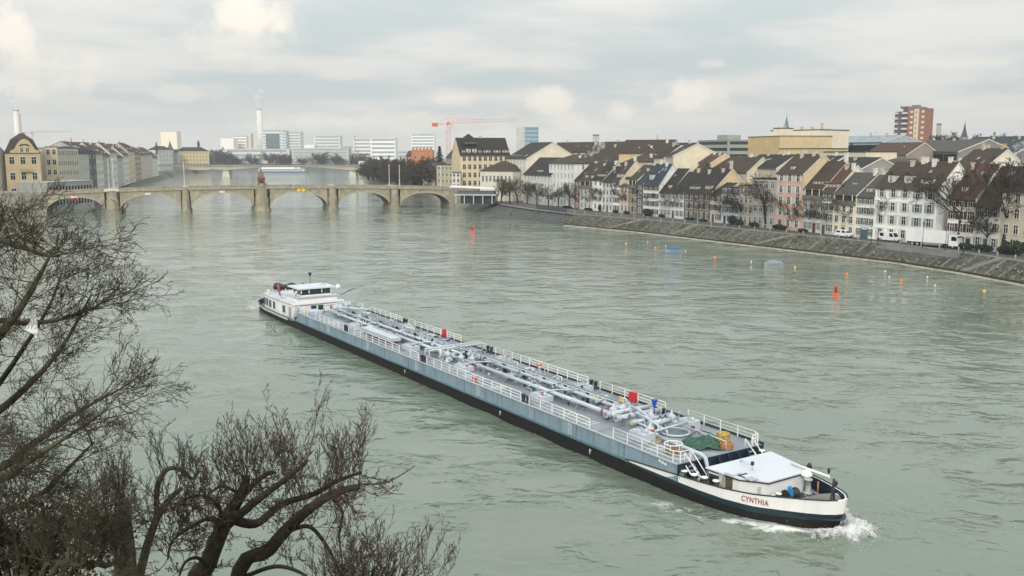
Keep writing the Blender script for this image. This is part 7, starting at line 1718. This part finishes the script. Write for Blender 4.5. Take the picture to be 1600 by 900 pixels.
# round mooring buoys
bm_o = lambda col: MB().lathe([(.08, -.32), (.30, -.2), (.40, .0), (.30, .24), (.08, .36)], n=14).lathe([(.06, .36), (.06, .46)], n=6).mesh('mooring_buoy', mat(col, .5, .1, 2))
om, wm_, ym = bm_o((.78, .22, .02)), bm_o((.75, .74, .7)), bm_o((.75, .5, .1))
for (x, y, me, s_, lb) in [(1024, 388, om, 1.0, 'orange mooring buoy left of the blue covered boat'), (1117, 402.5, om, 1.0, 'orange mooring buoy between the two covered boats'), (1323, 429, om, 1.0, 'orange mooring buoy above the red channel buoy'), (1408, 439, om, 1.0, 'orange mooring buoy right of the red channel buoy'),
                          (1242, 418, ym, .8, 'pale orange mooring buoy right of the grey covered boat'), (1538, 455.5, ym, .95, 'pale orange mooring buoy near the right edge'), (978, 381, ym, .8, 'yellowish mooring buoy left of all covered boats'), (1174, 409, wm_, .6, 'small white float left of the grey covered boat'), (1383, 424, wm_, .55, 'small white float close under the embankment'),
                          (1389.5, 433, wm_, .55, 'small white float between two orange buoys'), (1449, 433, wm_, .55, 'small white float right of the orange buoys'), (1461, 446, wm_, .55, 'small white float farthest out on the right'), (1012, 378, wm_, .5, 'tiny white float left of the blue boat'), (1040, 384, wm_, .5, 'tiny white float just behind the blue boat'), (1071, 393, wm_, .5, 'tiny white float at the stern of the blue boat')]:
    p = atz(x, y, 0); s_ *= .82; o = link('mooring_buoy', me, None, (p.x, p.y, .04), (0, 0, 0), (s_, s_, s_)); tag(o, lb, 'buoy', 'mooring buoys near the embankment')
# covered rowing boats
def covered_boat(xp, yp, L_, rz, col, label):
    p = atz(xp, yp, 0); o = empty('covered_boat', (p.x, p.y, 0), rz, label, 'boat', 'covered boats moored in the river'); n_ = 14; h_, c_ = MB(), MB()
    pr = [(-L_ / 2 + L_ * i / n_, .95 * max(.03, 1 - abs(-.15 + 2 * (i / n_ - .5)) ** 2.4) ** .6) for i in range(n_ + 1)]
    for (x0, w0), (x1, w1) in zip(pr, pr[1:]):
        for sg in (-1, 1):
            q = [(x0, sg * w0 * .6, -.25), (x1, sg * w1 * .6, -.25), (x1, sg * w1, .42), (x0, sg * w0, .42)]; h_.quad(q if sg < 0 else q[::-1], 0, True)
            f0, f1 = [.42 + .62 * max(0, 1 - (2 * x / L_) ** 2) ** .6 + .05 * math.sin(x * 5) for x in (x0, x1)]
            q = [(x0, sg * (w0 + .03), .36), (x1, sg * (w1 + .03), .36), (x1, sg * w1 * .55, (f1 + .36) * .56), (x0, sg * w0 * .55, (f0 + .36) * .56)]; c_.quad(q if sg < 0 else q[::-1], 0, True)
            q = [(x0, sg * w0 * .55, (f0 + .36) * .56), (x1, sg * w1 * .55, (f1 + .36) * .56), (x1, 0, f1), (x0, 0, f0)]; c_.quad(q if sg < 0 else q[::-1], 0, True)
    h_.build('hull', mat((.42, .43, .43), .5, .1, 1), o); c_.build('canvas_cover', mat(col, .75, .2, 2), o)
covered_boat(1053, 392, 4.6, R(8), (.03, .13, .30), 'small boat under a blue canvas cover'); covered_boat(1209, 413.5, 4.2, R(-6), (.20, .23, .27), 'small boat under a pale grey canvas cover')
# vehicles
TYRE = mat((.02, .02, .02), .9, .1, 2); RIM = mat((.35, .36, .37), .4, .1, 2); VWH = mat((.74, .75, .76), .35, .05, 1, spec=.5)
def wheel(root, x, y, r):
    w = MB().lathe([(r, -.11), (r, .11)], n=16).build('wheel', TYRE, root, (x, y, r), (R(90), 0, 0)); MB().lathe([(r * .58, -.13), (r * .58, .13)], n=12).build('rim', RIM, w)
def van(p, rz, label, L_=4.4, W_=1.75, H_=1.85, pick=False):
    o = empty('van', p, rz, label, 'van', 'white vehicles on the promenade')
    prof = [(-L_ / 2, .35), (L_ / 2 - .05, .35), (L_ / 2, .75), (L_ / 2 - .15, 1.02), (L_ / 2 - 1.0, 1.15), (L_ / 2 - 1.65, H_), (-L_ / 2 + .15, H_), (-L_ / 2, 1.2)]
    MB().prism(prof, 1, -W_ / 2, W_ / 2).build('body', VWH, o)
    for sg in (-1, 1):
        MB().prism([(L_ / 2 - 1.15, 1.18), (L_ / 2 - 1.7, H_ - .15), (L_ / 2 - 2.4, H_ - .15), (L_ / 2 - 2.4, 1.18)], 1, sg * W_ / 2 - .012, sg * W_ / 2 + .012).build('side_window', GLASS, o)
        MB().box(-L_ / 2 + .4, -L_ / 2 + 1.5, sg * W_ / 2 - .012, sg * W_ / 2 + .012, 1.2, H_ - .2).build('side_window', GLASS, o)
        MB().box(L_ / 2 - .12, L_ / 2 + .015, sg * W_ * .36 - .14, sg * W_ * .36 + .14, .72, .9).build('headlight', mat((.6, .6, .55), .2, 0), o)
        for x in (-L_ / 2 + .85, L_ / 2 - .85): wheel(o, x, sg * (W_ / 2 - .08), .32)
    MB().hexa([(L_ / 2 - 1.0, -.78, 1.17), (L_ / 2 - .98, -.78, 1.17), (L_ / 2 - .98, .78, 1.17), (L_ / 2 - 1.0, .78, 1.17), (L_ / 2 - 1.6, -.72, H_ - .1), (L_ / 2 - 1.57, -.72, H_ - .1), (L_ / 2 - 1.57, .72, H_ - .1), (L_ / 2 - 1.6, .72, H_ - .1)]).build('windscreen', GLASS, o)
    MB().box(L_ / 2 - .1, L_ / 2 + .06, -W_ / 2 + .1, W_ / 2 - .1, .35, .55).build('bumper', mat((.1, .1, .1), .7, .1, 2), o)
    return o
HR = math.atan2(-.905, .425)
p = atz(1319, 370.5, ZQ); van((p.x, p.y, ZQ + .006), HR + R(12), 'small white delivery van parked by the cream house')
p = atz(1391, 377, ZQ); van((p.x, p.y, ZQ + .006), HR + R(4), 'white van behind the thin tree by the two dormer house', 5.6, 1.9, 2.2)
# box truck
p = atz(1459, 385.5, ZQ); tk = empty('box_truck', (p.x, p.y, ZQ + .006), HR + R(14), 'large white box truck parked before the broad white gable', 'truck')
MB().box(-6.2, 3.6, -1.25, 1.25, 1.0, 3.75).build('cargo_box', VWH, tk)
MB().prism([(3.9, .6), (6.0, .6), (6.05, 1.5), (5.75, 2.9), (4.6, 3.1), (3.9, 3.1)], 1, -1.2, 1.2).build('cab', VWH, tk)
MB().prism([(5.9, 1.75), (5.98, 1.75), (5.79, 2.75), (5.71, 2.75)], 1, -1.05, 1.05).build('windscreen', GLASS, tk)
for sg in (-1, 1):
    MB().prism([(4.5, 1.75), (5.6, 1.75), (5.45, 2.7), (4.5, 2.7)], 1, sg * 1.2 - .015, sg * 1.2 + .015).build('side_window', GLASS, tk)
    MB().box(5.98, 6.08, sg * .85 - .2, sg * .85 + .2, .8, 1.05).build('headlight', mat((.6, .6, .55), .2, 0), tk)
    MB().box(5.6, 5.75, sg * 1.35 - .1, sg * 1.35 + .1, 1.9, 2.5).build('mirror', M_DARK, tk)
    for x in (-4.6, -3.4, 4.9): wheel(tk, x, sg * 1.05, .5)
MB().box(-6.0, 5.5, -.9, .9, .55, .99).build('chassis', M_DARK, tk); MB().box(-2.5, 2.5, -1.22, -1.1, .55, .95).build('side_guard', mat((.25, .25, .26), .7, .1, 1), tk); MB().box(5.95, 6.1, -1.15, 1.15, .45, .75).build('bumper', mat((.5, .5, .5), .6, .1, 1), tk)
# small things parked near the terraces
def car(p, rz, col, label):
    o = empty('car', p, rz, label, 'car', 'parked cars'); m_ = mat(col, .35, .05, 1, spec=.5)
    MB().prism([(-2.1, .3), (2.1, .3), (2.15, .7), (1.9, .85), (1.0, .95), (.4, 1.42), (-1.2, 1.45), (-1.9, 1.0), (-2.15, .9)], 1, -.85, .85).build('body', m_, o)
    for sg in (-1, 1):
        MB().prism([(.85, .97), (.35, 1.35), (-1.1, 1.36), (-1.6, .98)], 1, sg * .85 - .01, sg * .85 + .012).build('side_window', GLASS, o)
        for x in (-1.3, 1.35): wheel(o, x, sg * .78, .31)
    return o
for (x, Y, z, rz, col, lb) in [(196, 640, 5.2, 70, (.7, .7, .7), 'white car parked below the left row of houses'), (203, 660, 5.2, 60, (.65, .66, .68), 'silver car parked below the left row of houses'), (398, 1019, 12.62, 0, (.7, .7, .72), 'white car driving on the far girder bridge, left one'), (421, 1021, 12.62, 0, (.7, .68, .66), 'white car driving on the far girder bridge, middle one'), (552, 1019, 12.62, 0, (.7, .7, .7), 'white car driving on the far girder bridge, right one')]:
    q = aty(x, 260, Y); car((q.x, Y, z), R(rz), col, lb)
# street lamps and sign by the truck
for (xp, h, lb) in [(1441, 5.2, 'black street lamp in front of the truck'), (1361, 4.6, 'thin street lamp by the off white garage house'), (1477, 5.0, 'thin lamp before the truck cab')]:
    p = atz(xp, yemb(xp) + 1, ZQ); o = empty('street_lamp', (p.x, p.y, ZQ), 0, lb, 'street lamp', 'street lamps on the promenade')
    MB().lathe([(.1, 0), (.07, .8), (.05, h)], n=8).build('post', M_DARK, o); MB().lathe([(.08, 0), (.24, .12), (.26, .55), (.1, .75), (.02, .85)], (0, 0, h), 8).build('lantern', mat((.12, .12, .12), .4, .1, 2), o)
# white passenger ship behind the far bridge
p = atz(446, 269.5, 0); ship = empty('river_ship', (p.x, 1255, 0), R(2), 'long white passenger ship moored beyond the far bridge', 'ship')
MB().prism([(-33, -.5), (31, -.5), (36, 2.2), (-33.5, 2.2)], 1, -4.5, 4.5).build('hull', mat((.12, .16, .22), .5, .1, .3), ship)
dk = MB().box(-31, 28, -4, 4, 2.2, 5.2).build('cabin_deck', mat((.72, .73, .73), .5, .05, .5), ship); MB().box(-30, 27, -4.06, -3.95, 3.2, 4.3).build('window_strip', GLASS, dk)
MB().box(-28, 16, -3.4, 3.4, 5.2, 7.4).build('upper_deck', mat((.72, .73, .73), .5, .05, .5), ship); MB().box(18, 23, -2.4, 2.4, 5.2, 7.8).build('wheelhouse', mat((.5, .52, .55), .5, .05, .5), ship)
# terrace pavilion at the right bridge head
pv = atz(748, 319, ZQ); pav = empty('terrace_pavilion', (pv.x, pv.y + 4, ZQ), R(-8), 'dark glazed pavilion with thin white canopy below the bridge end', 'pavilion')
MB().box(-8, 7, 0, 7, 0, 3.6).build('glazed_room', mat((.02, .035, .05), .2, .2, .5, spec=.6), pav); MB().box(-10.5, 7.5, -2.5, 8, 3.6, 4.0).build('lower_slab', mat((.55, .55, .52), .8, .1, .5), pav)
MB().box(-9.5, 6.5, -1, 6, 4.0, 5.2).build('terrace_parapet', mat((.10, .11, .12), .6, .2, .5), pav); MB().prism([(-12, 6.9), (7, 6.2), (7, 6.5), (-12, 7.5), (-12.6, 7.2)], 1, -2, 6).build('canopy', mat((.70, .71, .70), .7, .06, .5), pav)
for x in (-9.6, -6, -2, 2, 6): MB().box(x - .15, x + .15, -2.2, -1.9, 0, 3.6).build('column', mat((.6, .6, .57), .8, .1, 1), pav)
for x in (-9, 0, 6): MB().tube([(x, 0, 5.2), (x, 0, 6.4)], .08, 6).build('canopy_post', M_DARK, pav)
# parasols / white stalls and benches on the terrace
for i, (xp, yp) in enumerate([(790, 309), (848, 319), (826, 316)]):
    p = atz(xp, yp, ZQ + .1); o = empty('market_parasol', (p.x, p.y, ZQ), 0, ['left one of the white parasols under the terrace trees', 'right one of the white parasols under the terrace trees', 'middle one of the white parasols under the terrace trees'][i], 'parasol', 'white parasols on the terrace')
    MB().tube([(0, 0, 0), (0, 0, 2.6)], .05, 6).build('pole', M_WR, o); MB().lathe([(1.9, 2.3), (1.0, 2.75), (.05, 3.0)], n=8, smooth=False).build('canopy', mat((.68, .68, .66), .8, .05, 1), o)
# long blue-grey railing wall of the terrace
rw_ = empty('terrace_fence', (0, 0, 0), 0, 'long dark blue slatted fence behind the river steps', 'fence')
a, b_ = atz(838, 327, ZQ), atz(886, 333, ZQ); fm = mat((.03, .05, .08), .6, .2, 1)
sl_ = shared('fence_slat', lambda: MB().box(-.09, .09, -.03, .03, 0, 1.6).mesh('slat', fm))
for k in range(60): q = a.lerp(b_, k / 59); link('slat', sl_, rw_, (q.x, q.y, ZQ), (0, 0, math.atan2(b_.y - a.y, b_.x - a.x)))
MB().tube([(a.x, a.y, ZQ + 1.55), (b_.x, b_.y, ZQ + 1.55)], .05, 5).build('rail', fm, rw_)
# roof flags on the left hotel
for (x, Y, lb, c2) in [(80.5, 440, 'left flag on the hotel roof', (.6, .6, .58)), (104.5, 445, 'red flag on the hotel roof', (.55, .08, .08))]:
    q = aty(x, 230, Y); o = empty('roof_flag', (q.x, Y + 4, q.z), 0, lb, 'flag', 'flags on the hotel roof'); MB().tube([(0, 0, 0), (0, 0, 5.2)], .06, 5).build('staff', M_WR, o); MB().hexa([(0, -.02, 2.6), (.7, -.02, 2.4), (.7, .02, 2.4), (0, .02, 2.6), (0, -.02, 5), (.5, -.02, 4.4), (.5, .02, 4.4), (0, .02, 5)]).build('cloth', mat(c2, .8, .1, 1), o)
# a gull over the crane
q = aty(820, 152.5, 300); g_ = MB(); g_.tube([(-.25, 0, 0), (0, 0, .04), (.25, 0, 0)], [.03, .08, .02], 6); g_.quad([(-.08, 0, .03), (.1, 0, .03), (.02, .7, .22), (-.08, .6, .2)]).quad([(-.08, 0, .03), (-.08, -.6, .2), (.02, -.7, .22), (.1, 0, .03)])
tag(g_.build('gull', mat((.12, .12, .13), .8, .1, 3), None, q, (0, 0, R(60))), 'tiny dark gull flying in the grey sky', 'bird')

# ---- people (far off): one continuous skinned body, walking or standing
def person_mesh(seed, coat, leg):
    rg = random.Random(seed); st = rg.uniform(.05, .28)
    V = [(0, 0, .95), (0, 0, 1.2), (0, 0, 1.42), (0, 0, 1.52), (0, .02, 1.66), (0, .02, 1.75), (0, .10, .9), (st, .11, .48), (st * .6, .11, .06), (st * .6 + .16, .11, .03), (0, -.10, .9), (-st, -.11, .48), (-st * 1.5, -.11, .08), (-st * 1.5 + .16, -.11, .04), (0, .2, 1.4), (-st * .5, .26, 1.13), (.06, .25, .9), (0, -.2, 1.4), (st * .5, -.26, 1.13), (.12, -.25, .92)]
    Ed = [(0, 1), (1, 2), (2, 3), (3, 4), (4, 5), (0, 6), (6, 7), (7, 8), (8, 9), (0, 10), (10, 11), (11, 12), (12, 13), (2, 14), (14, 15), (15, 16), (2, 17), (17, 18), (18, 19)]
    Rd = [.16, .17, .15, .06, .10, .09, .10, .075, .05, .04, .10, .075, .05, .04, .075, .06, .045, .075, .06, .045]
    me = bpy.data.meshes.new('person'); me.from_pydata(V, Ed, []); ob = bpy.data.objects.new('person_tmp', me); COL.objects.link(ob)
    md = ob.modifiers.new('skin', 'SKIN'); ob.modifiers.new('sub', 'SUBSURF').levels = 1
    for i, sv in enumerate(me.skin_vertices[0].data): sv.radius = (Rd[i], Rd[i]); sv.use_root = (i == 0)
    bpy.context.view_layer.update(); out = bpy.data.meshes.new_from_object(ob.evaluated_get(bpy.context.evaluated_depsgraph_get())); bpy.data.objects.remove(ob)
    out.materials.clear()
    for c in (coat, leg, (.45, .3, .23), (.03, .022, .018)): out.materials.append(mat(c, .85, .1, 3))
    for pg in out.polygons:
        z = pg.center.z; pg.material_index = 3 if z > 1.70 else (2 if z > 1.5 else (0 if z > .85 else 1)); pg.use_smooth = True
    return out
PM = [person_mesh(1, (.03, .03, .035), (.03, .035, .05)), person_mesh(2, (.06, .03, .03), (.025, .025, .03)), person_mesh(3, (.04, .05, .07), (.05, .045, .04))]
for i, (xp, lb) in enumerate([(214, 'person in dark coat crossing the bridge right of the lamp pair'), (254, 'left one of two walkers in dark coats left of the lone lamp'), (257.5, 'right one of two walkers in dark coats left of the lone lamp'), (325, 'person in dark coat on the bridge between lone lamp and chapel'), (362, 'person in dark clothes just left of the chapel'), (433, 'person in dark clothes just right of the chapel'), (455, 'person in dark coat above the two yellow diamonds'), (553, 'tall looking dark walker between the right two piers')]):
    s_ = bridge_s(xp); o = link('person', PM[i % 3], None, bpt(s_, 1.3, ztop(s_) + .02), (0, 0, random.uniform(0, 6.28))); tag(o, lb, 'person', 'people on the arch bridge')
for i, (xp, yp, lb, z) in enumerate([(798, 338, 'person in dark clothes standing on the river steps', 1.9), (841, 335, 'person in light jacket sitting low on the river steps', 2.2), (1505, 398, 'person in dark coat beside the truck cab', ZQ), (1372, 381, 'person in green coat by the white van', ZQ)]):
    p = atz(xp, yp, z); o = link('person', PM[(i + 1) % 3], None, (p.x, p.y, z), (0, 0, i * 1.3)); tag(o, lb.replace(' sitting low', ' standing').replace('light jacket', 'dark trousers').replace('green coat', 'dark jacket'), 'person', 'people on the right bank')

# ---- steam plumes from chimneys
def plume(p, path, label, dens=.12):
    o = MB()
    for (x, z, r_) in path:
        n_ = 10; m_ = 7
        o.lathe([(max(.02, r_ * math.sin(math.pi * (k + .02) / (m_ + .04))), -r_ * math.cos(math.pi * k / m_)) for k in range(m_ + 1)], (x, 0, z), n_)
    m = bpy.data.materials.new('steam'); m.use_nodes = True; t = m.node_tree; t.nodes.clear(); N = t.nodes.new
    v = N('ShaderNodeVolumePrincipled'); v.inputs['Color'].default_value = (.95, .95, .95, 1); v.inputs['Anisotropy'].default_value = .2
    tc_ = N('ShaderNodeTexCoord'); n = N('ShaderNodeTexNoise'); n.inputs['Scale'].default_value = 1.3 / max(q[2] for q in path); n.inputs['Detail'].default_value = 4; t.links.new(tc_.outputs['Object'], n.inputs['Vector'])
    r = N('ShaderNodeMapRange'); r.inputs[1].default_value = .45; r.inputs[2].default_value = .7; r.inputs[3].default_value = 0; r.inputs[4].default_value = dens; t.links.new(n.outputs[0], r.inputs[0]); t.links.new(r.outputs[0], v.inputs['Density'])
    ou_ = N('ShaderNodeOutputMaterial'); t.links.new(v.outputs[0], ou_.inputs['Volume'])
    ob = o.build('steam_plume', m, None, p); tag(ob, label, 'steam', 'steam plumes', 'stuff')
q = aty(405, 170, 1795); plume(q, [(0, 5, 4), (-3, 12, 6), (-2, 21, 8), (4, 30, 7)], 'pale plume rising from the tall tapering chimney', .12)
q = aty(25, 171, 1095); plume(q, [(-1, 3, 3), (-2, 9, 4.5), (-4, 16, 6), (-3, 24, 6)], 'pale plume rising from the chimney at the left', .3)
q = aty(915, 243, 372); plume(q, [(0, 0, 1.0), (2, 1, 1.5), (4, 2.4, 1.8), (6, 4.2, 2.0)], 'white steam drifting over the roofs behind the white block', .45)
q = aty(1350, 280, 268); plume(q, [(0, 0, .9), (1.6, .8, 1.3), (3.4, 1.4, 1.5), (5.2, 2.2, 1.4)], 'thin steam over the roof left of the dormer house', .35)
q = aty(1572, 246, 300); plume(q, [(0, 0, 1.2), (1.8, 1.4, 1.6), (3.4, 3.0, 1.8), (5, 3.6, 1.7)], 'white steam over the dark roofs at the right', .4)

# ---- haze: one closed box of even pale air round everything
hz = MB().box(-2600, 2600, -250, 4300, -8, 132).build('haze', [], None); hm = bpy.data.materials.new('haze_air'); hm.use_nodes = True; t = hm.node_tree; t.nodes.clear()
pv_ = t.nodes.new('ShaderNodeVolumePrincipled'); pv_.inputs['Color'].default_value = (.90, .94, 1.0, 1); pv_.inputs['Density'].default_value = .00012; pv_.inputs['Anisotropy'].default_value = .25
ou = t.nodes.new('ShaderNodeOutputMaterial'); t.links.new(pv_.outputs[0], ou.inputs['Volume']); hz.data.materials.append(hm); tag(hz, 'pale winter haze over the river and town', kind='stuff')
